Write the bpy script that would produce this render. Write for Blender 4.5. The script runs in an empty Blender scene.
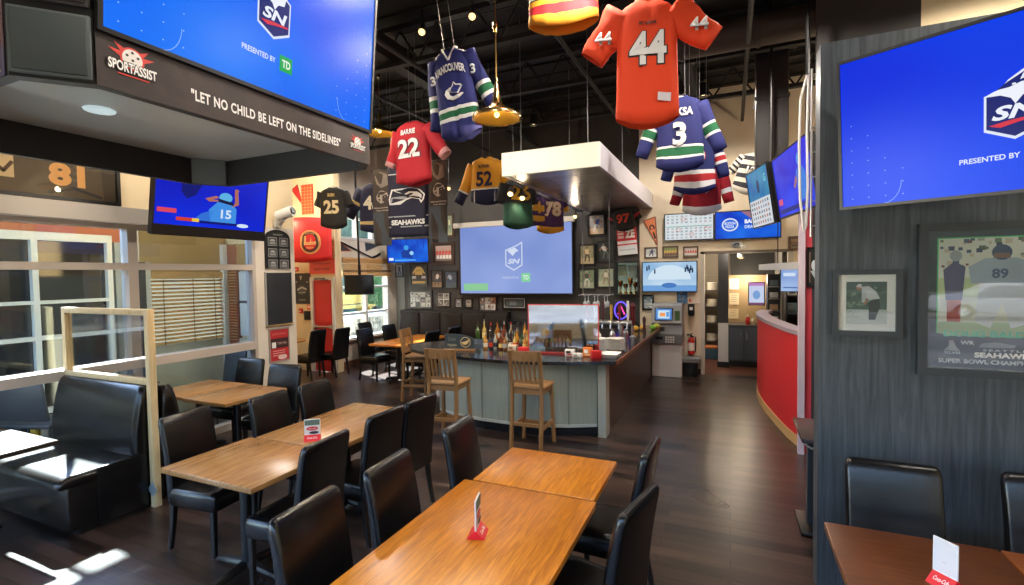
import bpy, bmesh, math, random
from mathutils import Vector, Matrix

random.seed(11)
SC = bpy.context.scene
COL = SC.collection
PI = math.pi
EXPO = 0.75
EM = 1.0 / (2 ** EXPO)          # lamps of a screen read at face value under the exposure


def rad(d):
    return d * PI / 180.0


def lin(c):
    out = []
    for v in c[:3]:
        v = v / 255.0
        out.append(v / 12.92 if v <= 0.04045 else ((v + 0.055) / 1.055) ** 2.4)
    return (out[0], out[1], out[2], 1.0)


# ------------------------------------------------------------------ materials
_cache = {}


def new_mat(name):
    m = bpy.data.materials.new(name)
    m.use_nodes = True
    nt = m.node_tree
    b = nt.nodes['Principled BSDF']
    return m, nt, b


def mat(rgb, rough=0.55, metal=0.0, spec=0.5, name=None):
    k = (tuple(rgb), rough, metal, spec)
    if k in _cache:
        return _cache[k]
    m, nt, b = new_mat(name or 'paint_%d_%d_%d' % tuple(int(v) for v in rgb[:3]))
    b.inputs['Base Color'].default_value = lin(rgb)
    b.inputs['Roughness'].default_value = rough
    b.inputs['Metallic'].default_value = metal
    b.inputs['Specular IOR Level'].default_value = spec
    _cache[k] = m
    return m


def glow(rgb, s=1.0):
    k = ('glow', tuple(rgb), s)
    if k in _cache:
        return _cache[k]
    m, nt, b = new_mat('lit_%d_%d_%d' % tuple(int(v) for v in rgb[:3]))
    b.inputs['Base Color'].default_value = (0.004, 0.004, 0.006, 1)
    b.inputs['Roughness'].default_value = 0.25
    b.inputs['Specular IOR Level'].default_value = 0.12
    b.inputs['Emission Color'].default_value = lin(rgb)
    b.inputs['Emission Strength'].default_value = s * EM
    _cache[k] = m
    return m


def ramp(nt, stops):
    r = nt.nodes.new('ShaderNodeValToRGB')
    el = r.color_ramp.elements
    while len(el) < len(stops):
        el.new(0.5)
    for e, (p, c) in zip(el, stops):
        e.position = p
        e.color = lin(c)
    return r


def coords(nt, scale=(1, 1, 1), kind='Object', rot=(0, 0, 0)):
    t = nt.nodes.new('ShaderNodeTexCoord')
    mp = nt.nodes.new('ShaderNodeMapping')
    mp.inputs['Scale'].default_value = scale
    mp.inputs['Rotation'].default_value = rot
    nt.links.new(t.outputs[kind], mp.inputs['Vector'])
    return mp.outputs['Vector']


def noise(nt, vec, scale=5, detail=3, rough=0.5, dist=0.0):
    n = nt.nodes.new('ShaderNodeTexNoise')
    n.inputs['Scale'].default_value = scale
    n.inputs['Detail'].default_value = detail
    n.inputs['Roughness'].default_value = rough
    n.inputs['Distortion'].default_value = dist
    nt.links.new(vec, n.inputs['Vector'])
    return n.outputs['Fac']


def bump(nt, b, fac, strength=0.2, dist=0.01):
    n = nt.nodes.new('ShaderNodeBump')
    n.inputs['Strength'].default_value = strength
    n.inputs['Distance'].default_value = dist
    nt.links.new(fac, n.inputs['Height'])
    nt.links.new(n.outputs['Normal'], b.inputs['Normal'])


def grain(name, dark, light, stretch=(1, 12, 12), scale=3.0, rough=0.4, bmp=0.05, detail=5, spec=0.5):
    """Wood whose grain runs along the axis with the smallest stretch."""
    m, nt, b = new_mat(name)
    v = coords(nt, stretch)
    f = noise(nt, v, scale, detail, 0.6, 0.6)
    r = ramp(nt, [(0.3, dark), (0.7, light)])
    nt.links.new(f, r.inputs['Fac'])
    nt.links.new(r.outputs['Color'], b.inputs['Base Color'])
    b.inputs['Roughness'].default_value = rough
    b.inputs['Specular IOR Level'].default_value = spec
    if bmp:
        bump(nt, b, f, bmp, 0.004)
    return m


def speckle(name, a, c, scale=8, rough=0.6, bmp=0.0, metal=0.0, lo=0.35, hi=0.65, stretch=(1, 1, 1), spec=0.5):
    m, nt, b = new_mat(name)
    v = coords(nt, stretch)
    f = noise(nt, v, scale, 4, 0.6)
    r = ramp(nt, [(lo, a), (hi, c)])
    nt.links.new(f, r.inputs['Fac'])
    nt.links.new(r.outputs['Color'], b.inputs['Base Color'])
    b.inputs['Roughness'].default_value = rough
    b.inputs['Metallic'].default_value = metal
    b.inputs['Specular IOR Level'].default_value = spec
    if bmp:
        bump(nt, b, f, bmp, 0.004)
    return m


def screen_wash(name, a, c, scale=1.4, s=1.0):
    """The picture of a lit display: a soft two-tone wash."""
    m, nt, b = new_mat(name)
    v = coords(nt)
    f = noise(nt, v, scale, 1, 0.4)
    r = ramp(nt, [(0.3, a), (0.7, c)])
    nt.links.new(f, r.inputs['Fac'])
    b.inputs['Base Color'].default_value = (0.004, 0.004, 0.006, 1)
    b.inputs['Roughness'].default_value = 0.25
    b.inputs['Specular IOR Level'].default_value = 0.12
    nt.links.new(r.outputs['Color'], b.inputs['Emission Color'])
    b.inputs['Emission Strength'].default_value = s * EM
    return m


def clear(name, tint=(255, 255, 255), gloss=0.08, rough=0.02):
    """Thin glass or acrylic sheet: mostly see-through with a mirror part."""
    m = bpy.data.materials.new(name)
    m.use_nodes = True
    nt = m.node_tree
    nt.nodes.clear()
    o = nt.nodes.new('ShaderNodeOutputMaterial')
    mix = nt.nodes.new('ShaderNodeMixShader')
    t = nt.nodes.new('ShaderNodeBsdfTransparent')
    g = nt.nodes.new('ShaderNodeBsdfGlossy')
    t.inputs['Color'].default_value = lin(tint)
    g.inputs['Roughness'].default_value = rough
    lw = nt.nodes.new('ShaderNodeLayerWeight')
    lw.inputs['Blend'].default_value = 0.25
    ad = nt.nodes.new('ShaderNodeMath')
    ad.operation = 'ADD'
    ad.use_clamp = True
    ad.inputs[1].default_value = gloss - 0.04
    ml = nt.nodes.new('ShaderNodeMath')
    ml.operation = 'MULTIPLY'
    ml.inputs[1].default_value = 0.6
    nt.links.new(lw.outputs['Fresnel'], ml.inputs[0])
    nt.links.new(ml.outputs[0], ad.inputs[0])
    nt.links.new(ad.outputs[0], mix.inputs['Fac'])
    nt.links.new(t.outputs[0], mix.inputs[1])
    nt.links.new(g.outputs[0], mix.inputs[2])
    nt.links.new(mix.outputs[0], o.inputs['Surface'])
    return m


# ------------------------------------------------------------------ mesh builder
def rrect(w, d, r, n=3):
    """Rounded rectangle outline (counter-clockwise), centred."""
    pts = []
    for cx, cy, a0 in ((w / 2 - r, d / 2 - r, 0), (-w / 2 + r, d / 2 - r, 90), (-w / 2 + r, -d / 2 + r, 180), (w / 2 - r, -d / 2 + r, 270)):
        for k in range(n + 1):
            a = rad(a0 + 90.0 * k / n)
            pts.append((cx + r * math.cos(a), cy + r * math.sin(a)))
    return pts


_text_cache = {}


def text_polys(s, bold=0.0, shear=0.0, spacing=1.0):
    k = (s, bold, shear, spacing)
    if k in _text_cache:
        return _text_cache[k]
    cu = bpy.data.curves.new('lettering', 'FONT')
    cu.body = s
    cu.size = 1.0
    cu.align_x = 'CENTER'
    cu.align_y = 'CENTER'
    cu.offset = bold
    cu.shear = shear
    cu.space_character = spacing
    cu.resolution_u = 3
    ob = bpy.data.objects.new('lettering', cu)
    COL.objects.link(ob)
    dg = bpy.context.evaluated_depsgraph_get()
    me = bpy.data.meshes.new_from_object(ob.evaluated_get(dg))
    vs = [(v.co.x, v.co.y) for v in me.vertices]
    fs = [tuple(p.vertices) for p in me.polygons]
    bpy.data.objects.remove(ob)
    bpy.data.curves.remove(cu)
    bpy.data.meshes.remove(me)
    if vs:
        x0 = min(v[0] for v in vs); x1 = max(v[0] for v in vs)
        y0 = min(v[1] for v in vs); y1 = max(v[1] for v in vs)
        cx, cy = (x0 + x1) / 2, (y0 + y1) / 2
        vs = [(x - cx, y - cy) for x, y in vs]
        ext = (x1 - x0, y1 - y0)
    else:
        ext = (1, 1)
    _text_cache[k] = (vs, fs, ext)
    return _text_cache[k]


class MB:
    def __init__(self):
        self.v = []
        self.f = []
        self.fm = []
        self.mats = []
        self.T = Matrix.Identity(4)

    def mi(self, m):
        if m not in self.mats:
            self.mats.append(m)
        return self.mats.index(m)

    def add(self, vs, fs, m):
        o = len(self.v)
        self.v += [tuple(self.T @ Vector(p)) for p in vs]
        k = self.mi(m)
        for f in fs:
            self.f.append(tuple(i + o for i in f))
            self.fm.append(k)

    def at(self, loc=(0, 0, 0), rot=(0, 0, 0)):
        from mathutils import Euler
        self.T = Matrix.Translation(loc) @ Euler(rot).to_matrix().to_4x4()
        return self

    def box(self, c, s, m, bev=0.0, rot=None, seg=2):
        b = bmesh.new()
        bmesh.ops.create_cube(b, size=1.0)
        bmesh.ops.scale(b, vec=s, verts=b.verts)
        if bev > 0:
            bmesh.ops.bevel(b, geom=b.edges[:], offset=min(bev, min(s) * 0.49), segments=seg, affect='EDGES', profile=0.5)
        if rot is not None:
            from mathutils import Euler
            bmesh.ops.transform(b, matrix=Euler(rot).to_matrix().to_4x4(), verts=b.verts)
        b.verts.index_update()
        vs = [(v.co.x + c[0], v.co.y + c[1], v.co.z + c[2]) for v in b.verts]
        fs = [tuple(v.index for v in f.verts) for f in b.faces]
        b.free()
        self.add(vs, fs, m)

    def span(self, x0, x1, y0, y1, z0, z1, m, bev=0.0):
        self.box(((x0 + x1) / 2, (y0 + y1) / 2, (z0 + z1) / 2), (abs(x1 - x0), abs(y1 - y0), abs(z1 - z0)), m, bev)

    def loft(self, loops, m, cap0=True, cap1=True, closed=False):
        n = len(loops[0])
        vs = [p for l in loops for p in l]
        fs = []
        L = len(loops)
        for i in range(L if closed else L - 1):
            a, b = i * n, ((i + 1) % L) * n
            for k in range(n):
                k2 = (k + 1) % n
                fs.append((a + k, a + k2, b + k2, b + k))
        if not closed:
            if cap0:
                fs.append(tuple(range(n - 1, -1, -1)))
            if cap1:
                fs.append(tuple(range((L - 1) * n, L * n)))
        self.add(vs, fs, m)

    def grid(self, rows, m):
        n = len(rows[0])
        fs = []
        for j in range(len(rows) - 1):
            for i in range(n - 1):
                fs.append((j * n + i, (j + 1) * n + i, (j + 1) * n + i + 1, j * n + i + 1))
        self.add([p for r in rows for p in r], fs, m)

    def loft_bands(self, loops, ms):
        """One skin over all the loops, one material per band between neighbours."""
        n = len(loops[0])
        o = len(self.v)
        self.v += [tuple(self.T @ Vector(p)) for l in loops for p in l]
        for i, m in enumerate(ms):
            k = self.mi(m)
            a, b = o + i * n, o + (i + 1) * n
            for q in range(n):
                q2 = (q + 1) % n
                self.f.append((a + q, a + q2, b + q2, b + q))
                self.fm.append(k)

    def tube(self, pts, r, m, n=8, closed=False):
        P = [Vector(p) for p in pts]
        rs = r if isinstance(r, (list, tuple)) else [r] * len(P)
        loops = []
        up = None
        for i, p in enumerate(P):
            if closed:
                d = P[(i + 1) % len(P)] - P[i - 1]
            else:
                d = P[min(i + 1, len(P) - 1)] - P[max(i - 1, 0)]
            d.normalize()
            if up is None:
                up = Vector((0, 0, 1)) if abs(d.z) < 0.9 else Vector((1, 0, 0))
            x = d.cross(up)
            if x.length < 1e-4:
                x = d.cross(Vector((0.3, 1, 0.2)))
            x.normalize()
            y = x.cross(d).normalized()
            up = y
            loops.append([tuple(p + x * (math.cos(2 * PI * k / n) * rs[i]) + y * (math.sin(2 * PI * k / n) * rs[i])) for k in range(n)])
        self.loft(loops, m, closed=closed)

    def lathe(self, prof, m, c=(0, 0, 0), n=24, cap=True):
        loops = [[(c[0] + r * math.cos(2 * PI * k / n), c[1] + r * math.sin(2 * PI * k / n), c[2] + z) for k in range(n)] for r, z in prof]
        self.loft(loops, m, cap, cap)

    def ball(self, c, r, m, n=12):
        r = r if isinstance(r, (tuple, list)) else (r, r, r)
        loops = []
        for i in range(1, n):
            a = PI * i / n
            loops.append([(c[0] + r[0] * math.sin(a) * math.cos(2 * PI * k / (n * 2)), c[1] + r[1] * math.sin(a) * math.sin(2 * PI * k / (n * 2)), c[2] - r[2] * math.cos(a)) for k in range(n * 2)])
        self.loft(loops, m)

    def prism(self, pts, y0, y1, m):
        """Outline in the XZ plane (counter-clockwise seen from -Y) given thickness along Y."""
        n = len(pts)
        vs = [(x, y0, z) for x, z in pts] + [(x, y1, z) for x, z in pts]
        fs = [tuple(range(n)), tuple(range(2 * n - 1, n - 1, -1))]
        for k in range(n):
            k2 = (k + 1) % n
            fs.append((k, k + n, k2 + n, k2))
        self.add(vs, fs, m)

    def slab(self, pts, z0, z1, m):
        """Outline in the XY plane (counter-clockwise from above) given thickness along Z."""
        n = len(pts)
        vs = [(x, y, z0) for x, y in pts] + [(x, y, z1) for x, y in pts]
        fs = [tuple(range(n - 1, -1, -1)), tuple(range(n, 2 * n))]
        for k in range(n):
            k2 = (k + 1) % n
            fs.append((k, k2, k2 + n, k + n))
        self.add(vs, fs, m)

    # ---- flat artwork on the local XZ plane that faces -Y
    def poly(self, pts, m, layer=1, fn=None):
        y = -0.0012 * layer
        if fn:
            vs = [fn(x, z, y) for x, z in pts]
        else:
            vs = [(x, y, z) for x, z in pts]
        self.add(vs, [tuple(range(len(pts)))], m)

    def rect(self, x0, x1, z0, z1, m, layer=1):
        self.poly([(x0, z0), (x1, z0), (x1, z1), (x0, z1)], m, layer)

    def disc(self, cx, cz, rx, rz, m, layer=1, n=20, a0=0, a1=360):
        pts = [(cx + rx * math.cos(rad(a0 + (a1 - a0) * k / n)), cz + rz * math.sin(rad(a0 + (a1 - a0) * k / n))) for k in range(n if a1 - a0 == 360 else n + 1)]
        self.poly(pts, m, layer)

    def stroke(self, pts, w, m, layer=1, closed=False):
        n = len(pts)
        for i in range(n if closed else n - 1):
            a, b = Vector(pts[i]), Vector(pts[(i + 1) % n])
            d = (b - a)
            if d.length < 1e-6:
                continue
            d.normalize()
            q = Vector((-d.y, d.x)) * w / 2
            e = d * w * 0.3
            self.poly([tuple(a - e - q), tuple(b + e - q), tuple(b + e + q), tuple(a - e + q)], m, layer)

    def text(self, s, cx, cz, m, h=None, w=None, layer=2, bold=0.0, shear=0.0, fn=None, arc=0.0, spacing=1.0):
        """Lettering fitted to cap height h and (optionally) width w."""
        vs, fs, ext = text_polys(s, bold, shear, spacing)
        kz = h / ext[1] if h else w / ext[0]
        kx = w / ext[0] if w else kz
        y = -0.0012 * layer
        out = []
        for x, z in vs:
            X, Zc = cx + x * kx, cz + z * kz
            if arc:
                Zc += arc * (1 - (2 * x / ext[0]) ** 2)
            out.append(fn(X, Zc, y) if fn else (X, y, Zc))
        self.add(out, fs, m)

    def build(self, name, parent=None, smooth=True, angle=35, solid=0.0):
        me = bpy.data.meshes.new(name)
        me.from_pydata(self.v, [], self.f)
        for m in self.mats:
            me.materials.append(m)
        if len(self.mats) > 1:
            me.polygons.foreach_set('material_index', self.fm)
        me.update()
        if smooth:
            me.shade_smooth()
            me.set_sharp_from_angle(angle=rad(angle))
        o = bpy.data.objects.new(name, me)
        COL.objects.link(o)
        if parent is not None:
            o.parent = parent
        if solid:
            md = o.modifiers.new('cloth', 'SOLIDIFY')
            md.thickness = solid
            md.offset = 0.0
        return o


def tag(o, label=None, cat=None, group=None, kind=None):
    if label: o['label'] = label
    if cat: o['category'] = cat
    if group: o['group'] = group
    if kind: o['kind'] = kind
    return o


def thing(name, label, cat, loc=(0, 0, 0), rotz=0.0, group=None, tilt=0.0, roll=0.0):
    o = bpy.data.objects.new(name, None)
    o.empty_display_size = 0.1
    COL.objects.link(o)
    o.location = loc
    o.rotation_euler = (tilt, roll, rotz)
    return tag(o, label, cat, group)


KIDS = {}


def dup(root, loc, rotz=None, label=None, group=None):
    def cp(o, par):
        c = o.copy()
        COL.objects.link(c)
        c.parent = par
        for ch in [x for x in bpy.data.objects if x.parent == o]:
            cp(ch, c)
        return c
    r = cp(root, None)
    r.location = loc
    if rotz is not None:
        r.rotation_euler = (root.rotation_euler[0], root.rotation_euler[1], rotz)
    if label: r['label'] = label
    if group: r['group'] = group
    return r


def struct(name, mb, parent=None, smooth=False):
    o = mb.build(name, parent, smooth=smooth)
    if parent is None:
        o['kind'] = 'structure'
    return o


# ------------------------------------------------------------------ shared materials
WHITE = mat((238, 238, 235), 0.5)
OFFWHITE = mat((215, 212, 205), 0.5)
BLACK = mat((14, 14, 15), 0.4)
JET = mat((6, 6, 7), 0.35)
CHAR = mat((40, 40, 42), 0.5)
STEEL = mat((190, 192, 195), 0.28, 1.0)
DULLMETAL = mat((120, 122, 125), 0.45, 1.0)
BRASS = mat((205, 160, 85), 0.22, 1.0)
RED = mat((190, 35, 38), 0.5)
GOLD = mat((225, 165, 55), 0.5)
leather = speckle('black_leather', (9, 9, 10), (17, 16, 17), 60, 0.27, 0.2, spec=0.45)
brownleather = speckle('brown_black_vinyl', (15, 13, 12), (22, 19, 17), 50, 0.25, 0.15, spec=0.45)
darkleg = mat((16, 13, 12), 0.4)
oak_warm = grain('warm_oak_top', (160, 88, 6), (214, 136, 26), (14, 1.2, 14), 4, 0.30, 0.03)
oak_pale = grain('pale_oak_top', (132, 92, 50), (176, 130, 78), (14, 1.2, 14), 4, 0.27, 0.03)
oak_dark = grain('red_oak_top', (78, 42, 20), (112, 64, 32), (1.2, 14, 14), 4, 0.28, 0.03)
stoolwood = grain('honey_wood', (122, 88, 52), (156, 118, 76), (14, 14, 1.4), 5, 0.4, 0.03)
pine = grain('raw_pine', (205, 178, 128), (226, 202, 156), (10, 10, 1.0), 4, 0.55, 0.02)
blindwood = grain('blind_wood', (176, 130, 76), (222, 178, 116), (14, 1.0, 14), 5, 0.5, 0.02)
# ================================================================== THE ROOM
XW = -6.2          # inner face of the window wall
YB = 10.5          # inner face of the back wall
ZC = 5.6           # ceiling deck


def floor_mat():
    m, nt, b = new_mat('dark_plank_floor')
    v = coords(nt)
    br = nt.nodes.new('ShaderNodeTexBrick')
    br.inputs['Scale'].default_value = 1.0
    br.inputs['Brick Width'].default_value = 1.3
    br.inputs['Row Height'].default_value = 0.125
    br.inputs['Mortar Size'].default_value = 0.005
    br.inputs['Mortar Smooth'].default_value = 0.8
    br.offset = 0.37
    br.inputs['Color1'].default_value = (0.25, 0.25, 0.25, 1)
    br.inputs['Color2'].default_value = (0.75, 0.75, 0.75, 1)
    br.inputs['Mortar'].default_value = (0.0, 0.0, 0.0, 1)
    nt.links.new(v, br.inputs['Vector'])
    g = noise(nt, coords(nt, (0.5, 9, 1)), 3, 2, 0.5, 0.0)
    mx = nt.nodes.new('ShaderNodeMath'); mx.operation = 'MULTIPLY_ADD'
    mx.inputs[1].default_value = 0.72
    nt.links.new(br.outputs['Color'], mx.inputs[0])
    ml = nt.nodes.new('ShaderNodeMath'); ml.operation = 'MULTIPLY'; ml.inputs[1].default_value = 0.4
    nt.links.new(g, ml.inputs[0])
    nt.links.new(ml.outputs[0], mx.inputs[2])
    r = ramp(nt, [(0.1, (8, 6, 6)), (0.36, (20, 15, 14)), (0.74, (70, 53, 46))])
    nt.links.new(mx.outputs[0], r.inputs['Fac'])
    nt.links.new(r.outputs['Color'], b.inputs['Base Color'])
    n2 = noise(nt, coords(nt, (0.6, 0.9, 1)), 2, 1)
    rr = nt.nodes.new('ShaderNodeMapRange')
    rr.inputs['To Min'].default_value = 0.25
    rr.inputs['To Max'].default_value = 0.33
    nt.links.new(n2, rr.inputs['Value'])
    nt.links.new(rr.outputs[0], b.inputs['Roughness'])
    b.inputs['Specular IOR Level'].default_value = 0.55
    return m


cream = speckle('cream_wall', (226, 206, 168), (232, 213, 176), 2, 0.75)
sandwall = speckle('sand_wall', (214, 200, 176), (222, 208, 186), 2, 0.75)
columnpaint = speckle('pale_column', (206, 198, 186), (214, 206, 195), 2, 0.6)
darkwall = speckle('charcoal_wall', (52, 50, 49), (58, 56, 55), 3, 0.7)
greywall = mat((118, 122, 120), 0.7)
alu = mat((178, 168, 160), 0.45, 0.0)
alu_light = mat((214, 214, 214), 0.4)
ledge = mat((186, 178, 168), 0.5)
winglass = clear('window_glass', (235, 245, 250), 0.07)
panelwood = grain('grey_wood_panel', (46, 52, 58), (80, 88, 96), (14, 14, 0.7), 3, 0.42, 0.04)
decks = mat((11, 10, 10), 0.8)
joistm = mat((20, 18, 17), 0.7)

# floor
b = MB(); b.span(-9.7, 4.3, -2.6, YB + 0.1, -0.1, 0.0, floor_mat()); struct('floor', b)
b = MB(); b.span(-1.4, 3.0, YB + 0.1, 14.2, -0.1, 0.0, speckle('kitchen_tile', (86, 50, 38), (104, 64, 48), 5, 0.35)); struct('floor_kitchen', b)

# ceiling deck
b = MB()
b.span(-9.7, 4.3, -2.6, YB + 0.2, ZC, ZC + 0.1, decks)
for i in range(28):
    y = -2.4 + i * 0.47
    b.span(-9.7, 4.3, y, y + 0.03, ZC - 0.035, ZC, joistm)
struct('ceiling', b)

# window wall (left)
b = MB()
b.span(XW - 0.2, XW, -2.6, 5.66, 2.80, ZC, cream)
b.span(XW - 0.2, XW, 4.97, 5.66, 0, 2.80, columnpaint)
b.span(XW - 0.2, XW, -2.6, -1.9, 0, 2.80, cream)
b.span(-9.7, XW - 0.2, 5.5, 5.66, 0, ZC, cream)
struct('wall_left', b)
b = MB(); b.span(XW - 0.02, XW + 0.14, -2.6, 4.97, 2.68, 2.85, ledge); 
struct('trim_1', b)


def window_band(n, y0, y1):
    """One bay of the window wall: aluminium rails and mullions, panes above and below the sill."""
    fr = MB()
    for (a, c) in ((y0, y0 + 0.05), (y1 - 0.05, y1)):
        fr.span(XW - 0.14, XW, a, c, 0, 2.68, alu)
    for (z0, z1, d) in ((0, 0.09, 0), (1.05, 1.15, 0.05), (2.17, 2.245, 0), (2.63, 2.68, 0)):
        fr.span(XW - 0.14, XW + d, y0 + 0.05, y1 - 0.05, z0, z1, alu)
    root = struct('window_%d' % n, fr)
    p = MB(); p.span(XW - 0.09, XW - 0.08, y0 + 0.05, y1 - 0.05, 1.15, 2.17, winglass); p.build('pane', root, False)
    p = MB(); p.span(XW - 0.09, XW - 0.08, y0 + 0.05, y1 - 0.05, 2.245, 2.63, winglass); p.build('pane', root, False)
    p = MB(); p.span(XW - 0.09, XW - 0.08, y0 + 0.05, y1 - 0.05, 0.09, 1.05, winglass); p.build('pane', root, False)


window_band(1, -1.9, 0.4)
window_band(2, 0.4, 3.39)
window_band(3, 3.39, 4.97)

# entry wall (faces the camera) and the far left wall beside it
b = MB()
b.span(-9.7, -8.4, 8.1, 8.28, 0, ZC, cream)
b.span(-8.4, -7.72, 8.1, 8.28, 2.02, ZC, cream)
b.span(-7.72, -7.7, 8.1, 8.28, 0, ZC, cream)
struct('wall_entry', b)
b = MB()
XF = -7.95
b.span(XF - 0.2, XF, 8.28, 8.5, 0, ZC, columnpaint)
b.span(XF - 0.2, XF, 10.2, YB + 0.2, 0, ZC, columnpaint)
b.span(XF - 0.2, XF, 8.5, 10.2, 0, 0.6, columnpaint)
b.span(XF - 0.2, XF, 8.5, 10.2, 2.42, 2.9, columnpaint)
b.span(XF - 0.2, XF, 8.5, 10.2, 3.9, ZC, columnpaint)
b.span(-9.7, -9.6, 5.66, 8.1, 0, ZC, cream)
struct('wall_far_left', b)


def far_window(n, y0, y1, z0, z1, rows, cols):
    fr = MB()
    w = 0.06
    fr.span(XF - 0.12, XF + 0.02, y0, y1, z0, z0 + w, alu_light)
    fr.span(XF - 0.12, XF + 0.02, y0, y1, z1 - w, z1, alu_light)
    for k in range(cols + 1):
        y = y0 + (y1 - y0 - w) * k / cols
        fr.span(XF - 0.1, XF + 0.01, y, y + w, z0 + w, z1 - w, alu_light)
    for k in range(1, rows):
        z = z0 + (z1 - z0) * k / rows
        fr.span(XF - 0.09, XF, y0 + w, y1 - w, z - 0.025, z + 0.025, alu_light)
    root = struct('window_%d' % n, fr)
    for k in range(cols):
        a = y0 + (y1 - y0 - w) * k / cols + w
        c = y0 + (y1 - y0 - w) * (k + 1) / cols
        p = MB(); p.span(XF - 0.06, XF - 0.055, a, c, z0 + w, z1 - w, winglass); p.build('pane', root, False)


far_window(4, 8.5, 10.2, 0.6, 2.42, 3, 2)
far_window(5, 8.5, 10.2, 2.9, 3.9, 2, 3)

# red entry door
b = MB()
redpaint = mat((186, 36, 40), 0.4)
b.span(-8.40, -8.33, 8.06, 8.2, 0, 2.06, alu_light); b.span(-7.79, -7.72, 8.06, 8.2, 0, 2.06, alu_light); b.span(-8.33, -7.79, 8.06, 8.2, 1.99, 2.06, alu_light)
root = struct('door_1', b)
b = MB(); b.span(-8.33, -7.79, 8.1, 8.15, 0.01, 1.99, redpaint, 0.006); b.span(-8.27, -7.85, 8.09, 8.1, 1.08, 1.9, mat((200, 44, 48), 0.35), 0.003); b.span(-8.27, -7.85, 8.09, 8.1, 0.12, 0.9, mat((200, 44, 48), 0.35), 0.003); leaf = b.build('door_leaf', root, False)
b = MB(); b.tube([(-8.3, 8.03, 0.99), (-7.8, 8.03, 0.99)], 0.022, STEEL); b.box((-8.28, 8.065, 0.99), (0.05, 0.08, 0.07), STEEL); b.box((-7.83, 8.065, 0.99), (0.05, 0.08, 0.07), STEEL); b.build('push_bar', leaf)
b = MB(); b.box((-8.1, 8.06, 2.02), (0.3, 0.05, 0.05), DULLMETAL); b.tube([(-8.1, 8.04, 2.0), (-7.95, 7.95, 2.0), (-7.86, 8.06, 2.0)], 0.01, DULLMETAL); b.build('door_closer', root)

# back wall: charcoal stretch, then sand coloured stretch with the kitchen opening
b = MB()
b.span(XF, -7.68, YB, YB + 0.2, 0, ZC, greywall)
b.span(-7.68, -1.73, YB, YB + 0.2, 0, ZC, darkwall)
struct('wall_back', b)
b = MB()
b.span(-1.73, -0.5, YB, YB + 0.2, 0, ZC, sandwall)
b.span(-0.5, 1.05, YB, YB + 0.2, 2.42, ZC, sandwall)
b.span(1.05, 3.0, YB, YB + 0.2, 0, ZC, sandwall)
struct('wall_kitchen', b)
b = MB()
b.span(-0.54, -0.47, YB - 0.02, YB + 0.22, 0, 2.45, mat((196, 190, 178), 0.5))
b.span(0.98, 1.07, YB - 0.02, YB + 0.22, 0, 2.45, mat((196, 190, 178), 0.5))
b.span(-0.54, 1.07, YB - 0.02, YB + 0.22, 2.4, 2.45, mat((120, 110, 100), 0.5))
struct('trim_2', b)
b = MB(); b.span(-1.73, -0.54, YB - 0.015, YB, 0, 0.1, mat((70, 60, 54), 0.5)); b.span(-7.68, -1.73, YB - 0.015, YB, 0, 0.12, JET); struct('baseboard_back', b)
b = MB(); b.span(XF, XF + 0.015, 8.3, YB, 0, 0.14, mat((110, 74, 52), 0.5)); struct('baseboard_far_left', b)

# right side: service wall beyond the grey partition, outer walls behind the camera
b = MB()
b.span(1.75, 4.3, 6.3, 6.45, 2.4, ZC, cream)
b.span(0.86, 1.75, 6.3, 6.45, 2.4, ZC, mat((44, 40, 38), 0.7))
b.span(1.0, 4.3, 6.3, 6.45, 0, 2.4, mat((58, 54, 54), 0.6))
struct('wall_service', b)
b = MB(); b.span(4.2, 4.35, -2.6, 6.3, 0, ZC, cream); b.span(3.0, 3.15, 6.45, 14.2, 0, ZC, cream); struct('wall_right', b)
b = MB()
b.span(-6.2, 4.2, -2.75, -2.6, 2.9, ZC, cream)
b.span(-6.2, 4.2, -2.75, -2.6, 0, 0.5, cream)
for x in (-6.2, -3.6, -1.0, 1.6, 4.1):
    b.span(x, x + 0.12, -2.75, -2.6, 0.5, 2.9, cream)
struct('wall_front', b)
b = MB()
b.span(0.5, 4.2, 3.55, 3.72, 0, 3.42, panelwood)
struct('wall_partition', b)

# kitchen beyond the opening
b = MB()
kd = mat((34, 33, 34), 0.7)
b.span(-1.4, 3.0, 14.1, 14.2, 0, 2.7, mat((150, 140, 126), 0.6))
b.span(-1.4, -1.3, YB + 0.2, 14.2, 0, 2.7, mat((176, 168, 156), 0.6))
b.span(0.0, 3.0, 12.4, 12.5, 1.96, 2.7, kd)
b.span(0.9, 1.0, YB + 0.2, 12.5, 0, 2.7, mat((96, 92, 88), 0.6))
struct('wall_pantry', b)
b = MB(); b.span(-1.4, 3.0, YB + 0.2, 14.2, 2.6, 2.7, mat((96, 90, 84), 0.6)); struct('ceiling_kitchen', b)
b = MB(); b.span(-0.24, -0.04, 11.4, 11.6, 0.95, 2.6, mat((44, 46, 52), 0.45)); b.span(-0.24, -0.04, 11.4, 11.6, 0.12, 0.95, mat((196, 198, 200), 0.4)); b.span(-0.255, -0.025, 11.385, 11.615, 0, 0.12, JET); struct('pillar_kitchen', b)

# ---------------------------------------------------------------- outdoors
b = MB(); b.span(-30, XW - 0.2, -14, 24, -0.14, -0.04, speckle('patio_concrete', (150, 146, 138), (172, 168, 158), 3, 0.8)); struct('ground_patio', b)
b = MB(); b.span(XW - 0.2, 30, -40, -2.75, -0.14, -0.04, speckle('asphalt', (16, 18, 22), (58, 59, 60), 0.5, 0.8)); struct('ground_street', b)
b = MB(); b.span(-20, 34, -26, -25, 0, 7.5, speckle('hedge_green', (16, 22, 16), (30, 38, 26), 1.6, 0.8)); b.span(-20, 34, -24.5, -22, -0.1, 0.9, speckle('lawn', (30, 38, 22), (40, 48, 28), 2, 0.8)); struct('landscape_hedge', b)
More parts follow.
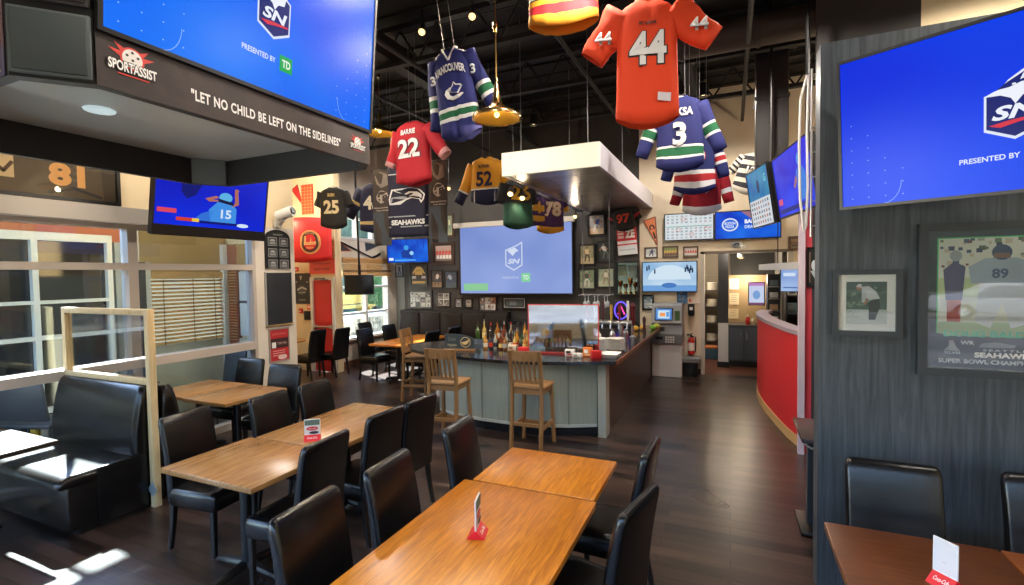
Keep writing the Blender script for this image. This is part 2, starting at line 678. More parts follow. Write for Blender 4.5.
# ================================================================== KINDS OF THING
def television(label, c, w, h, rotz, tilt, art, depth=0.06, bezel=0.018, lower=0.0, group=None, extra=None, name='television'):
    """A flat display whose picture faces local -Y. c is the centre of the glass."""
    root = thing(name, label, 'television', c, rotz, group, tilt)
    m = MB()
    m.box((0, depth * 0.5 + 0.004, 0), (w, depth, h), BLACK, 0.008)
    m.box((0, depth + 0.02, -0.02), (w * 0.6, 0.05, h * 0.6), JET, 0.01)
    m.build('housing', root, False)
    f = MB()
    for x0, x1, z0, z1 in ((-w / 2, w / 2, h / 2 - bezel, h / 2), (-w / 2, w / 2, -h / 2, -h / 2 + bezel + lower), (-w / 2, -w / 2 + bezel, -h / 2 + bezel + lower, h / 2 - bezel), (w / 2 - bezel, w / 2, -h / 2 + bezel + lower, h / 2 - bezel)):
        f.span(x0, x1, -0.008, 0.004, z0, z1, JET)
    f.build('bezel', root, False)
    s = MB()
    art(s, w - 2 * bezel, h - 2 * bezel - lower, lower / 2)
    s.build('screen', root, False)
    if extra:
        extra(root)
    return root


def picture(label, c, w, h, rotz, art, fw=0.03, fm=None, border=0.0, bm=None, group=None, name='picture_frame', cat='picture', glass=None, depth=0.03):
    """A framed picture; c is the centre of its back, picture faces local -Y."""
    fm = fm or JET
    root = thing(name, label, cat, c, rotz, group)
    f = MB()
    for x0, x1, z0, z1 in ((-w / 2, w / 2, h / 2 - fw, h / 2), (-w / 2, w / 2, -h / 2, -h / 2 + fw), (-w / 2, -w / 2 + fw, -h / 2 + fw, h / 2 - fw), (w / 2 - fw, w / 2, -h / 2 + fw, h / 2 - fw)):
        f.span(x0, x1, -depth, 0, z0, z1, fm)
    f.build('frame', root, False)
    iw, ih = w - 2 * fw, h - 2 * fw
    if border > 0:
        q = MB(); q.span(-iw / 2, iw / 2, -0.012, -0.002, -ih / 2, ih / 2, bm or OFFWHITE); q.build('mount_board', root, False)
        iw -= 2 * border; ih -= 2 * border
    p = MB()
    p.at((0, -0.013, 0))
    art(p, iw, ih)
    p.build('photograph', root, False)
    if glass:
        g = MB(); g.span(-(w / 2 - fw), w / 2 - fw, -depth + 0.004, -depth + 0.006, -(h / 2 - fw), h / 2 - fw, glass); g.build('glass_pane', root, False)
    return root


def P(c):
    return mat(c, 0.5)


def art_player(bg, ground, kit, kit2, skin=(150, 105, 80), seed=0, crowd=None, lean=0.0, text=None):
    """A sports photograph: stand behind, pitch below, one player in kit."""
    def f(m, w, h):
        R = random.Random(seed)
        m.rect(-w / 2, w / 2, -h / 2, h / 2, P(bg), 0)
        m.rect(-w / 2, w / 2, -h / 2, -h * 0.18, P(ground), 1)
        if crowd:
            for k in range(26):
                x = R.uniform(-0.48, 0.44) * w; z = R.uniform(-0.14, 0.46) * h
                s = R.uniform(0.02, 0.05) * w
                m.rect(x, x + s, z, min(z + s * 1.3, h * 0.49), P(R.choice(crowd)), 1)
        L = lean * w
        m.poly([(-0.10 * w + L * .3, 0.02 * h), (0.12 * w + L * .3, 0.0), (0.14 * w + L, 0.24 * h), (0.05 * w + L, 0.30 * h), (-0.1 * w + L, 0.28 * h), (-0.17 * w + L, 0.22 * h)], P(kit), 2)
        m.poly([(-0.10 * w + L * .3, 0.03 * h), (-0.16 * w, -0.14 * h), (-0.2 * w, -0.38 * h), (-0.11 * w, -0.38 * h), (-0.05 * w, -0.14 * h), (0.02 * w, -0.04 * h), (0.12 * w, -0.16 * h), (0.11 * w, -0.40 * h), (0.2 * w, -0.40 * h), (0.21 * w, -0.14 * h), (0.12 * w + L * .3, 0.02 * h)], P(kit2), 2)
        m.poly([(-0.17 * w + L, 0.22 * h), (-0.3 * w + L, 0.08 * h), (-0.24 * w + L, 0.05 * h), (-0.11 * w + L, 0.16 * h)], P(skin), 3)
        m.poly([(0.14 * w + L, 0.24 * h), (0.3 * w + L, 0.15 * h), (0.28 * w + L, 0.10 * h), (0.12 * w + L, 0.15 * h)], P(skin), 3)
        m.disc(-0.01 * w + L, 0.36 * h, 0.07 * w, 0.07 * h, P(kit2), 3)
        m.disc(-0.01 * w + L, 0.345 * h, 0.045 * w, 0.04 * h, P(skin), 4)
    return f


def art_tiles(bg, tiles, cols, rows, gap=0.06, seed=0):
    """A collage of small pictures on a board."""
    def f(m, w, h):
        R = random.Random(seed)
        m.rect(-w / 2, w / 2, -h / 2, h / 2, P(bg), 0)
        cw, ch = w / cols, h / rows
        for i in range(cols):
            for j in range(rows):
                x, z = -w / 2 + i * cw, -h / 2 + j * ch
                g = gap * min(cw, ch) * R.uniform(0.8, 2.2)
                m.rect(x + g, x + cw - g, z + g, z + ch - g, P(R.choice(tiles)), 1)
                for k in range(4):
                    a = x + g + R.uniform(0, 0.6) * (cw - 2 * g); e = z + g + R.uniform(0, 0.6) * (ch - 2 * g)
                    m.rect(a, a + 0.35 * (cw - 2 * g), e, e + 0.35 * (ch - 2 * g), P(R.choice(tiles)), 2)
    return f


def art_team(bg, row_a, row_b, caption=None):
    """Two rows of a team in a group photograph."""
    def f(m, w, h):
        m.rect(-w / 2, w / 2, -h / 2, h / 2, P(bg), 0)
        for j, (c, z) in enumerate(((row_a, 0.08), (row_b, -0.2))):
            n = 5
            for i in range(n):
                x = (-0.40 + 0.8 * (i + 0.5 * (j % 2) * 0.4) / (n - 1)) * w
                m.poly([(x - 0.08 * w, (z - 0.2) * h), (x + 0.08 * w, (z - 0.2) * h), (x + 0.07 * w, (z + 0.08) * h), (x - 0.07 * w, (z + 0.08) * h)], P(c), 1 + j)
                m.disc(x, (z + 0.15) * h, 0.035 * w, 0.065 * h, P((176, 130, 105)), 2 + j, 10)
        m.rect(-w / 2, w / 2, -h / 2, -0.36 * h, P((120, 110, 96)), 4)
    return f


# ---- the sports channel shield used on the displays
def shield_pts(cx, cz, s):
    return [(cx + s * x, cz + s * z) for x, z in ((-0.40, -0.42), (0, -0.62), (0.40, -0.42), (0.42, 0.26), (0.25, 0.36), (-0.05, 0.30), (-0.40, 0.20))]


def art_shield(m, cx, cz, s, outline, fill, white, red, line=None, bird=True, glowing=glow):
    m.poly(shield_pts(cx, cz, s * 1.08), glowing(outline), 2)
    m.poly(shield_pts(cx, cz, s * 0.99), glowing(fill), 3)
    if bird:
        head = [(-0.44, 0.20), (-0.30, 0.27), (-0.20, 0.30), (-0.10, 0.44), (0.10, 0.58), (0.30, 0.66), (0.46, 0.62), (0.40, 0.44), (0.30, 0.30), (0.26, 0.16), (0.10, 0.12), (0.0, -0.02), (-0.06, 0.10), (-0.2, 0.18)]
        m.poly([(cx + s * x, cz + s * z) for x, z in head][::-1], glowing(white), 4)
        dark = [(-0.26, 0.29), (-0.10, 0.41), (0.12, 0.54), (0.30, 0.60), (0.36, 0.46), (0.26, 0.36), (0.08, 0.36), (-0.08, 0.30)]
        m.poly([(cx + s * x, cz + s * z) for x, z in dark][::-1], glowing(fill), 5)
        m.poly([(cx + s * x, cz + s * z) for x, z in ((0.06, 0.40), (0.20, 0.44), (0.32, 0.56), (0.22, 0.56), (0.10, 0.50))][::-1], glowing(white), 6)
        m.disc(cx - 0.02 * s, cz + 0.345 * s, 0.03 * s, 0.018 * s, glowing(white), 6, 10)
    m.text('SN', cx + 0.01 * s, cz - 0.15 * s, glowing(white), h=0.26 * s, w=0.66 * s, layer=6, bold=0.035, shear=0.25)
    m.poly([(cx + s * x, cz + s * z) for x, z in ((-0.36, -0.36), (-0.1, -0.31), (0.36, -0.27), (0.36, -0.31), (0.05, -0.36), (-0.2, -0.42))], glowing(red), 6)


def art_channel(bird_shift=0.0, wash=None, sparkle=True, scale=0.36):
    """SN shield, PRESENTED BY and the green TD square on a bright blue picture."""
    def f(m, w, h, dz=0.0):
        m.at((0, 0, dz))
        m.rect(-w / 2, w / 2, -h / 2, h / 2, wash, 0)
        s = h * scale
        art_shield(m, 0, 0, s, (225, 232, 250), (14, 30, 110), (235, 240, 252), (214, 50, 70))
        m.text('PRESENTED BY', -0.36 * s, -h * 0.30, glow((225, 235, 252)), w=s * 0.86, h=h * 0.032, layer=2, bold=0.02)
        q = s * 0.18
        m.rect(0.36 * s - q, 0.36 * s + q, -h * 0.30 - q, -h * 0.30 + q, glow((30, 170, 80)), 2)
        m.text('TD', 0.36 * s, -h * 0.30, glow((240, 250, 240)), w=q * 1.3, h=q * 1.0, layer=4, bold=0.03)
        if sparkle:
            R = random.Random(5)
            for sx in (-1, 1):
                for i in range(4):
                    for j in range(7):
                        x = sx * (w / 2 - w * (0.035 + 0.055 * i)); z = -h / 2 + h * (0.05 + 0.085 * j)
                        if j < 7 - i * 1.6:
                            d = h * 0.0042
                            m.poly([(x - d, z), (x, z - d), (x + d, z), (x, z + d)], glow((170, 205, 255)), 1)
                arc = [(sx * (w * 0.36 - w * 0.055 * math.sin(rad(a))), -h * 0.5 + h * 0.14 * (1 - math.cos(rad(a)))) for a in range(0, 91, 15)]
                m.stroke(arc, h * 0.003, glow((150, 195, 255)), 1)
        m.at()
    return f


blue_wash = screen_wash('blue_broadcast', (0, 74, 240), (16, 122, 252), 1.1)
deep_wash = screen_wash('deep_blue_broadcast', (0, 16, 180), (2, 44, 224), 1.3)
proj_wash = screen_wash('projected_blue', (116, 140, 205), (146, 166, 222), 0.8)


# ---- jerseys
def jersey(label, c, rotz, W=0.60, L=0.80, body=(), sleeves=(), sl=0.55, sa=22, sw=0.125, neck='v', collar=None, texts=(), cord=1.0, name='hanging_jersey', group='jerseys hung from the ceiling', tilt=0.0, roll=0.0, drop=0.05, seed=0, art=None, flip_sleeve=None, cat='jersey'):
    """A jersey on a hanger with its shown side facing local -Y; c is the collar point.
    body: list of (fraction from the shoulder where the band ends, material)."""
    root = thing(name, label, cat, c, rotz, group, tilt, roll)
    k = W / 0.56
    prof = [(0.0, 0.085, 0.045), (0.035, 0.125, 0.06), (0.07, 0.20, 0.075), (0.11, 0.245, 0.085), (0.2, 0.262, 0.092), (0.35, 0.262, 0.095), (0.6, 0.268, 0.09), (0.85, 0.275, 0.085), (1.0, 0.28, 0.082)]

    def at(t):
        for (t0, a0, b0), (t1, a1, b1) in zip(prof, prof[1:]):
            if t <= t1:
                q = (t - t0) / (t1 - t0)
                return (a0 + (a1 - a0) * q) * k, (b0 + (b1 - b0) * q) * k
        return prof[-1][1] * k, prof[-1][2] * k

    def yy(x, t, side):
        a, bq = at(t)
        u = max(-1, min(1, x / a))
        y = bq * math.sqrt(max(0, 1 - abs(u) ** 4.5))
        wr = (0.007 * math.sin(11 * u + 2.3 * math.sin(5 * t + seed) + seed) * (0.25 + t) + 0.010 * t * math.sin(19 * u + 4 * t + seed)) * (1 - u * u)
        return (-y - wr) if side < 0 else (y - wr)

    def pt(x, t, side):
        a, bq = at(t)
        u = x / a
        z = -t * L
        if t > 0.8:
            z += (t - 0.8) / 0.2 * drop * (u * u * 1.4 - 0.7)
        if t < 0.12 and side < 0:
            z -= 0.02 * (1 - min(1, abs(x) / (0.1 * k))) * (1 - t / 0.12)
        return (x, yy(x, t, side), z)

    def surf(X, Zc, lift):
        t = max(0.0, min(1.0, -Zc / L))
        p = pt(X, t, -1)
        return (X, p[1] - 0.007 + lift, Zc)
    # body, split at the band borders
    edges = [0.0, 0.035, 0.07, 0.11, 0.16, 0.22, 0.3, 0.4, 0.5, 0.6, 0.7, 0.8, 0.9, 1.0]
    edges = sorted(set(edges + [e for e, _ in body if e < 1]))
    m = MB()
    us = [-1 + 2 * i / 16 for i in range(17)]
    us = [math.sin(u * PI / 2) for u in us]

    def ring(t):
        a, _ = at(t)
        return [pt(a * u, t, -1) for u in us] + [pt(a * u, t, 1) for u in us[::-1][1:-1]]

    def band(bands, t):
        for e, bm_ in bands:
            if t < e:
                return bm_
        return bands[-1][1]
    m.loft_bands([ring(t) for t in edges], [band(body, (t0 + t1) / 2) for t0, t1 in zip(edges, edges[1:])])
    m.build('body', root, angle=80, solid=0.004)
    # sleeves
    for s in (-1, 1):
        ang = sa if not (flip_sleeve and s in flip_sleeve) else flip_sleeve[s]
        d = Vector((s * math.sin(rad(ang)), 0, -math.cos(rad(ang))))
        nrm = Vector((math.cos(rad(ang)), 0, s * math.sin(rad(ang))))
        start = Vector((s * 0.215 * k, 0, -0.125 * k))
        m = MB()
        ed = sorted(set([0, 0.12, 0.25, 0.4, 0.55, 0.7, 0.85, 1.0] + [e for e, _ in sleeves if e < 1]))

        def sring(t):
            r1 = (sw * (1 - 0.28 * t)) * k
            r2 = (0.078 - 0.02 * t) * k
            ce = start + d * (t * sl * k) + Vector((0, 0.03 * math.sin(t * 2) * k, 0))
            out = []
            for q in range(14):
                a = 2 * PI * q / 14
                wob = 1 + 0.09 * math.sin(3 * a + 9 * t + seed + s)
                out.append(tuple(ce + nrm * (math.cos(a) * r1 * wob) + Vector((0, 1, 0)) * (math.sin(a) * r2 * wob)))
            return out
        m.loft_bands([sring(t) for t in ed], [band(sleeves, (t0 + t1) / 2) for t0, t1 in zip(ed, ed[1:])])
        for (tx, th, tt, tm) in [q for q in texts if q[0] == 'sleeve'][0:1] and [q[1:] for q in texts if q[0] == 'sleeve']:
            ce = start + d * (tt * sl * k)

            def sf(X, Zc, lift, ce=ce, tt=tt):
                return (ce.x + X, ce.y - (0.078 - 0.02 * tt) * k * 1.08 - 0.006 + lift * 0.5, ce.z + Zc)
            m.text(tx, 0, 0, tm, h=th, layer=2, bold=0.03, fn=sf)
        m.build('sleeve', root, angle=80, solid=0.004)
    # collar
    m = MB()
    if neck == 'v':
        pts = [(-0.085 * k, yy(-0.06 * k, 0.0, 1), 0.012), (-0.088 * k, yy(-0.08 * k, 0.02, -1), -0.004), (0, yy(0, 0.16, -1) - 0.006, -0.155 * L), (0.088 * k, yy(0.08 * k, 0.02, -1), -0.004), (0.085 * k, yy(0.06 * k, 0.0, 1), 0.012)]
        m.tube(pts[0:3], 0.012, collar or WHITE, 6)
        m.tube(pts[2:5], 0.012, collar or WHITE, 6)
        m.poly([(-0.075 * k, -0.004), (0, -0.14 * L), (0.075 * k, -0.004)], JET, 1, fn=lambda X, Zc, l: (X, yy(X, max(0, -Zc / L), -1) - 0.007, Zc))
    else:
        n = 18
        m.tube([(0.088 * k * math.cos(2 * PI * i / n), 0.05 * k * math.sin(2 * PI * i / n), -0.008 + (-0.018 * (1 if math.sin(2 * PI * i / n) < 0 else 0))) for i in range(n)], 0.012, collar or WHITE, 6, closed=True)
    m.build('collar', root)
    # lettering
    for q in texts:
        if q[0] == 'sleeve':
            continue
        m = MB()
        s_, hh, zz, tm, om, ww = q[:6]
        arc = q[6] if len(q) > 6 else 0
        xx = q[7] if len(q) > 7 else 0
        if om is not None:
            m.text(s_, xx, zz, om, h=hh, w=ww, layer=1, bold=0.07, fn=surf, arc=arc)
        m.text(s_, xx, zz, tm, h=hh * (0.94 if om is not None else 1), w=ww * 0.93 if (ww and om is not None) else ww, layer=8, bold=0.035, fn=surf, arc=arc)
        m.build('number' if s_.isdigit() else 'lettering', root, False)
    if art:
        m = MB()
        art(m, surf, k)
        m.build('emblem', root, False)
    # hanger with its two cords
    m = MB()
    m.tube([(-0.2 * k, 0, -0.1 * k), (0, 0, 0.02), (0.2 * k, 0, -0.1 * k)], 0.006, DULLMETAL, 6)
    m.tube([(-0.06, 0, 0.0), (-0.06, 0, cord)], 0.0025, mat((150, 150, 150), 0.4), 5)
    m.tube([(0.06, 0, 0.0), (0.06, 0, cord)], 0.0025, mat((150, 150, 150), 0.4), 5)
    m.build('hanger', root)
    return root
# ================================================================== LEFT SIDE: patio, booth, boards
white_frame = mat((214, 222, 226), 0.4)
pane_dark = mat((26, 30, 36), 0.08, 0, 0.8)
root = thing('patio_building', 'low terracotta patio building seen through the front window, with a white gridded glass roll-up door', 'building', (-9.0, 2.5, 0))
m = MB(); m.span(-0.3, 0, -5, 2.5, 2.66, 3.1, mat((176, 104, 78), 0.7)); m.span(-0.3, 0, 2.16, 2.5, -0.05, 2.66, mat((150, 162, 172), 0.6)); m.span(-0.3, -0.2, -5, 2.16, -0.05, 2.66, mat((60, 52, 48), 0.7)); m.build('wall', root, False)
m = MB()
for z, t in ((2.70, 0.12), (2.245, 0.05), (1.755, 0.05), (1.245, 0.06), (0.70, 0.06), (0.2, 0.08)):
    m.span(-0.03, 0.05, -4.9, 2.1, z - t / 2, z + t / 2, white_frame)
for k in range(8):
    y = 2.06 - 0.92 * k
    m.span(-0.03, 0.055, y - 0.035, y + 0.035, 0.0, 2.7, white_frame)
m.build('roll_up_door', root, False)
m = MB(); m.span(-0.05, -0.04, -4.9, 2.1, 0.1, 2.7, pane_dark); m.build('glazing', root, False)

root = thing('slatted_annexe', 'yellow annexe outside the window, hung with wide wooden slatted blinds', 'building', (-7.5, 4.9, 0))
m = MB(); m.span(-0.2, 0, -0.72, 0.56, -0.05, 1.1, mat((196, 186, 160), 0.7)); m.span(-0.2, 0, -0.72, 0.56, 2.14, 3.6, mat((168, 132, 82), 0.7)); m.span(-0.2, -0.15, -0.72, 0.56, 1.1, 2.14, glow((236, 222, 190), 1.0)); m.span(-0.2, 0.02, -0.78, -0.66, -0.05, 2.3, mat((50, 54, 58), 0.6)); m.span(-0.1, 0.03, -0.66, -0.60, -0.05, 2.3, mat((206, 200, 186), 0.6)); m.build('wall', root, False)  # glowing panel added behind the slats as backlight; upper wall raised for shade
m = MB(); m.span(-0.02, 0.08, 0.46, 0.56, -0.05, 2.6, mat((224, 226, 226), 0.5)); m.build('corner_post', root, False)
m = MB(); m.span(-0.02, 0.06, -0.6, 0.46, 2.06, 2.16, blindwood)
for k in range(17):
    m.box((0.02, -0.07, 2.03 - k * 0.056), (0.045, 1.06, 0.008), blindwood, 0, (0, rad(32), 0))
for y in (-0.45, -0.02, 0.32):
    m.span(0.04, 0.044, y, y + 0.012, 1.1, 2.06, mat((120, 84, 46), 0.6))
m.build('blind', root, False)

root = thing('brick_screen_wall', 'narrow reddish strip with fine slats and a bright pane, right of the wooden blinds outside', 'wall', (-7.0, 5.46, 0))
m = MB(); m.span(-0.42, -0.2, -0.03, 0.02, -0.05, 2.6, mat((150, 88, 66), 0.7)); m.span(-0.2, 0.6, -0.03, 0.02, -0.05, 1.1, mat((200, 190, 170), 0.7)); m.span(-0.2, 0.6, -0.03, 0.02, 2.2, 2.6, mat((172, 138, 88), 0.7)); m.build('wall', root, False)
m = MB()
for k in range(26):
    m.box((-0.31, -0.05, 2.2 - k * 0.045), (0.2, 0.03, 0.007), blindwood, 0, (rad(-30), 0, 0))
m.build('slat_blind', root, False)
m = MB(); m.span(-0.18, 0.6, -0.02, 0.0, 1.14, 2.16, mat((206, 214, 216), 0.15)); m.span(-0.2, 0.6, -0.035, -0.02, 1.66, 1.7, CHAR); m.build('pane', root, False)


def patio_chair(label, c, rz, w):
    root = thing('patio_chair', label, 'chair', c, rz, 'patio chairs beyond the window')
    m = MB(); m.box((0, 0, 0.43), (w, 0.45, 0.05), CHAR, 0.015); m.build('seat', root)
    m = MB(); m.box((0, -0.25, 0.74), (w, 0.04, 0.5), mat((46, 48, 52), 0.55), 0.02, (rad(8), 0, 0)); m.build('backrest', root)
    for sx in (-1, 1):
        for sy in (-1, 1):
            m = MB(); m.tube([(sx * (w / 2 - 0.03), sy * 0.19, -0.03), (sx * (w / 2 - 0.03), sy * 0.19, 0.42)], 0.016, CHAR, 6); m.build('leg', root)


patio_chair('wide dark patio chair behind the glass, just above the booth back', (-7.35, 2.95, 0), rad(20), 0.75)
patio_chair('dark patio chair behind the acrylic screen, outside the window', (-7.0, 3.62, 0), rad(160), 0.8)
patio_chair('small dark patio chair outside by the bright pane, right of the wooden blinds', (-6.75, 4.75, 0), rad(180), 0.45)
m = MB(); m.tube([(-7.6, 3.02, -0.04), (-7.6, 3.02, 0.70)], 0.045, mat((236, 196, 70), 0.5), 14); m.ball((-7.6, 3.02, 0.70), 0.045, mat((236, 196, 70), 0.5), 6)
o = m.build('bollard'); tag(o, 'short yellow bollard outside, seen under the sill behind the booth', 'bollard')

# ---- booth bench
root = thing('booth_bench', 'black vinyl booth bench against the window, lit by a patch of sun', 'bench', (-5.50, 2.4, 0))
m = MB(); m.box((0, 0.0, 0.22), (1.36, 0.62, 0.36), brownleather, 0.012); m.build('base', root)
m = MB(); m.box((0, 0.02, 0.025), (1.38, 0.52, 0.05), JET); m.build('plinth', root)
m = MB(); m.loft([[(x, y - 0.02, 0.395) for x, y in rrect(1.36, 0.66, 0.03)], [(x, y - 0.03, 0.41) for x, y in rrect(1.38, 0.70, 0.04)], [(x, y - 0.03, 0.455) for x, y in rrect(1.38, 0.70, 0.05)], [(x, y - 0.025, 0.478) for x, y in rrect(1.36, 0.66, 0.06)], [(x, y - 0.02, 0.49) for x, y in rrect(1.27, 0.56, 0.06)]], brownleather); m.build('seat_cushion', root, angle=60)
m = MB()
loops = []
for z, y0, y1, ins in ((0.44, 0.19, 0.36, 0.0), (0.52, 0.17, 0.38, 0.0), (0.7, 0.175, 0.395, 0.0), (0.9, 0.205, 0.40, 0.0), (1.03, 0.235, 0.395, 0.0), (1.085, 0.255, 0.385, 0.01), (1.105, 0.28, 0.36, 0.03)):
    loops.append([(x, (y0 + y1) / 2 + y, z) for x, y in rrect(1.38 - 2 * ins, y1 - y0, min(0.05, (y1 - y0) * 0.45), 4)])
m.loft(loops, brownleather); m.build('backrest', root, angle=60)
m = MB(); m.box((0.688, 0.15, 0.26), (0.016, 0.52, 0.48), leather, 0.006); m.build('end_panel', root)

# second bench, back to back with the first
root = thing('booth_bench', 'rounded black booth back just behind the pine post, facing the window tables', 'bench', (-5.52, 3.02, 0))
m = MB(); m.box((0, 0.02, 0.22), (1.36, 0.40, 0.44), brownleather, 0.012); m.build('base', root)
m = MB()
loops = []
for z, y0, y1, ins in ((0.40, -0.20, -0.02, 0.0), (0.7, -0.2, 0.0, 0.0), (0.9, -0.19, -0.03, 0.0), (1.02, -0.18, -0.06, 0.01), (1.06, -0.16, -0.09, 0.03)):
    loops.append([(x, (y0 + y1) / 2 + y, z) for x, y in rrect(1.38 - 2 * ins, y1 - y0, min(0.05, (y1 - y0) * 0.45), 4)])
m.loft(loops, brownleather); m.build('backrest', root, angle=60)

# ---- pine-framed acrylic screen on the booth back
root = thing('booth_screen', 'pale pine frame holding a clear acrylic sheet above the booth back', 'screen', (-5.48, 2.71, 0))
m = MB(); m.span(0.69, 0.75, -0.03, 0.03, 0.0, 1.79, pine, 0.004); m.build('post', root)
m = MB(); m.span(-0.66, -0.60, -0.03, 0.03, 1.108, 1.79, pine, 0.004); m.build('post', root)
m = MB(); m.span(-0.60, 0.69, -0.03, 0.03, 1.735, 1.79, pine, 0.004); m.build('rail', root)
m = MB(); m.span(-0.60, 0.69, -0.03, 0.03, 1.108, 1.16, pine, 0.004); m.build('rail', root)
m = MB(); m.span(-0.60, 0.69, -0.004, 0.0, 1.16, 1.735, clear('acrylic', (250, 250, 250), 0.1)); m.build('acrylic_sheet', root, False)
m = MB(); m.prism([(0.66, 0.16), (0.73, 0.1), (0.8, 0.17), (0.73, 0.24)], -0.035, -0.032, mat((170, 185, 190), 0.3, 0.5)); m.build('corner_plate', root, False)

# ---- boards on the pale column, all facing the room
def art_menu(m, w, h):
    m.rect(-w / 2, w / 2, -h / 2, h / 2, P((18, 18, 18)), 0)
    m.text('Favourites', 0, h * 0.36, P((190, 190, 185)), w=w * 0.5, h=h * 0.04, layer=1)
    for i in range(2):
        for j in range(3):
            x, z = (-0.25 + 0.5 * i) * w, (0.18 - 0.26 * j) * h
            m.rect(x - 0.17 * w, x + 0.17 * w, z - 0.1 * h, z + 0.1 * h, P((150, 148, 142)), 1)
            m.rect(x - 0.15 * w, x + 0.15 * w, z - 0.085 * h, z + 0.085 * h, P((70, 72, 74)), 2)
            m.disc(x, z + 0.03 * h, 0.1 * w, 0.03 * h, P((170, 168, 160)), 3, 10, 0, 180)
            m.rect(x - 0.1 * w, x + 0.1 * w, z - 0.05 * h, z, P((120, 120, 118)), 3)


root = thing('arched_board', 'black arch-topped board with six grey panels, high on the pale column', 'sign', (XW + 0.002, 5.34, 2.48), rad(90))
m = MB()
arch = [(-0.22, -0.29), (0.22, -0.29), (0.22, 0.16)] + [(0.22 * math.cos(rad(a)), 0.16 + 0.13 * math.sin(rad(a))) for a in range(15, 180, 15)] + [(-0.22, 0.16)]
m.prism(arch, -0.025, 0, JET); m.build('backing', root, False)
m = MB(); m.at((0, -0.027, -0.02)); art_menu2 = art_menu
for i in range(2):
    for j in range(3):
        x, z = -0.1 + 0.2 * i, 0.13 - 0.165 * j
        m.rect(x - 0.075, x + 0.075, z - 0.06, z + 0.06, P((62, 64, 66)), 1)
        m.stroke([(x - 0.075, z - 0.06), (x + 0.075, z - 0.06), (x + 0.075, z + 0.06), (x - 0.075, z + 0.06)], 0.008, P((140, 140, 138)), 2, True)
        m.disc(x, z + 0.005, 0.045, 0.03, P((150, 150, 148)), 3, 12, 0, 180)
        m.rect(x - 0.05, x + 0.05, z - 0.04, z - 0.005, P((120, 122, 122)), 3)
m.text('FAVOURITES', 0, 0.235, P((170, 170, 165)), w=0.17, h=0.025, layer=2)
m.build('panels', root, False)

root = thing('chalkboard', 'large blank chalkboard with a thin brass ledge, on the pale column', 'board', (XW + 0.002, 5.34, 1.745), rad(90))
m = MB(); m.span(-0.225, 0.225, -0.025, 0, -0.385, 0.385, mat((24, 28, 36), 0.6)); m.build('slate', root, False)
m = MB(); m.span(-0.235, 0.235, -0.05, 0, -0.40, -0.385, mat((170, 140, 90), 0.4)); m.build('ledge', root, False)
m = MB()
m.span(-0.24, -0.225, -0.03, 0, -0.385, 0.395, mat((150, 150, 148), 0.4)); m.build('edge_strip', root, False)
m = MB(); m.span(0.225, 0.24, -0.03, 0, -0.385, 0.395, mat((190, 190, 186), 0.4)); m.build('edge_strip', root, False)


def art_redposter(m, w, h):
    m.rect(-w / 2, w / 2, -h / 2, h / 2, P((176, 40, 46)), 0)
    m.rect(-w / 2, w / 2, -0.1 * h, 0.22 * h, P((60, 34, 36)), 1)
    m.rect(-0.42 * w, -0.2 * w, -0.08 * h, 0.1 * h, P((220, 220, 216)), 2)
    m.text('TAP IN', 0.12 * w, 0.05 * h, P((200, 170, 160)), w=0.5 * w, h=0.08 * h, layer=2)
    for k in range(3):
        m.rect(-0.38 * w, 0.3 * w, (-0.2 - 0.07 * k) * h, (-0.175 - 0.07 * k) * h, P((214, 150, 148)), 2)
    m.disc(0.15 * w, -0.4 * h, 0.25 * w, 0.08 * h, P((220, 190, 185)), 2)
    m.text('GAME NIGHT', 0, 0.36 * h, P((214, 120, 118)), w=0.8 * w, h=0.07 * h, layer=2)


picture('red and black poster in a grey frame, low on the pale column', (XW + 0.002, 5.32, 1.05), 0.36, 0.5, rad(90), art_redposter, 0.018, mat((150, 132, 128), 0.5), name='poster', cat='poster', depth=0.02)

# security camera
root = thing('security_camera', 'white security camera on a slanted bracket above the arched board', 'camera', (XW, 5.34, 2.86))
m = MB(); m.box((0.03, 0, 0), (0.06, 0.12, 0.12), WHITE, 0.015); m.tube([(0.05, 0, 0.0), (0.18, -0.02, 0.07)], 0.045, OFFWHITE, 12); m.build('bracket', root)
m = MB(); m.tube([(0.10, -0.05, 0.10), (0.34, 0.0, 0.17)], [0.075, 0.08], WHITE, 16); hs = m.build('housing', root)
m = MB(); m.tube([(0.335, 0.0, 0.168), (0.36, 0.005, 0.176)], [0.055, 0.05], JET, 14); m.build('lens', hs)


# framed 81 jersey above the window
def art_81(m, w, h):
    m.rect(-w / 2, w / 2, -h / 2, h / 2, P((64, 48, 26)), 0)
    m.poly([(-0.30 * w, -h / 2), (0.42 * w, -h / 2), (0.40 * w, 0.2 * h), (0.28 * w, 0.48 * h), (-0.2 * w, 0.48 * h), (-0.30 * w, 0.2 * h)], P((86, 68, 38)), 1)
    m.rect(-w / 2, -0.07 * w, -0.26 * h, 0.5 * h, P((226, 196, 142)), 2)
    m.stroke([(-0.3 * w, -0.2 * h), (-0.2 * w, 0.06 * h), (-0.12 * w, -0.16 * h), (-0.08 * w, 0.0)], 0.03, P((90, 56, 34)), 3)
    m.rect(-0.5 * w, -0.07 * w, 0.12 * h, 0.17 * h, P((206, 84, 40)), 3)
    m.text('81', 0.205 * w, -0.09 * h, P((246, 178, 96)), h=0.42 * h, w=0.205 * w, layer=3, bold=0.05)
    m.stroke([(0.1 * w, -0.44 * h), (0.24 * w, -0.32 * h), (0.4 * w, -0.44 * h)], 0.03, P((40, 30, 18)), 3)


picture('wide dark frame holding a brown jersey numbered 81, above the window', (XW + 0.002, 2.5, 3.18), 1.56, 0.62, rad(90), art_81, 0.035, JET, name='framed_jersey', cat='framed jersey', glass=clear('frame_glass', (255, 255, 255), 0.06))


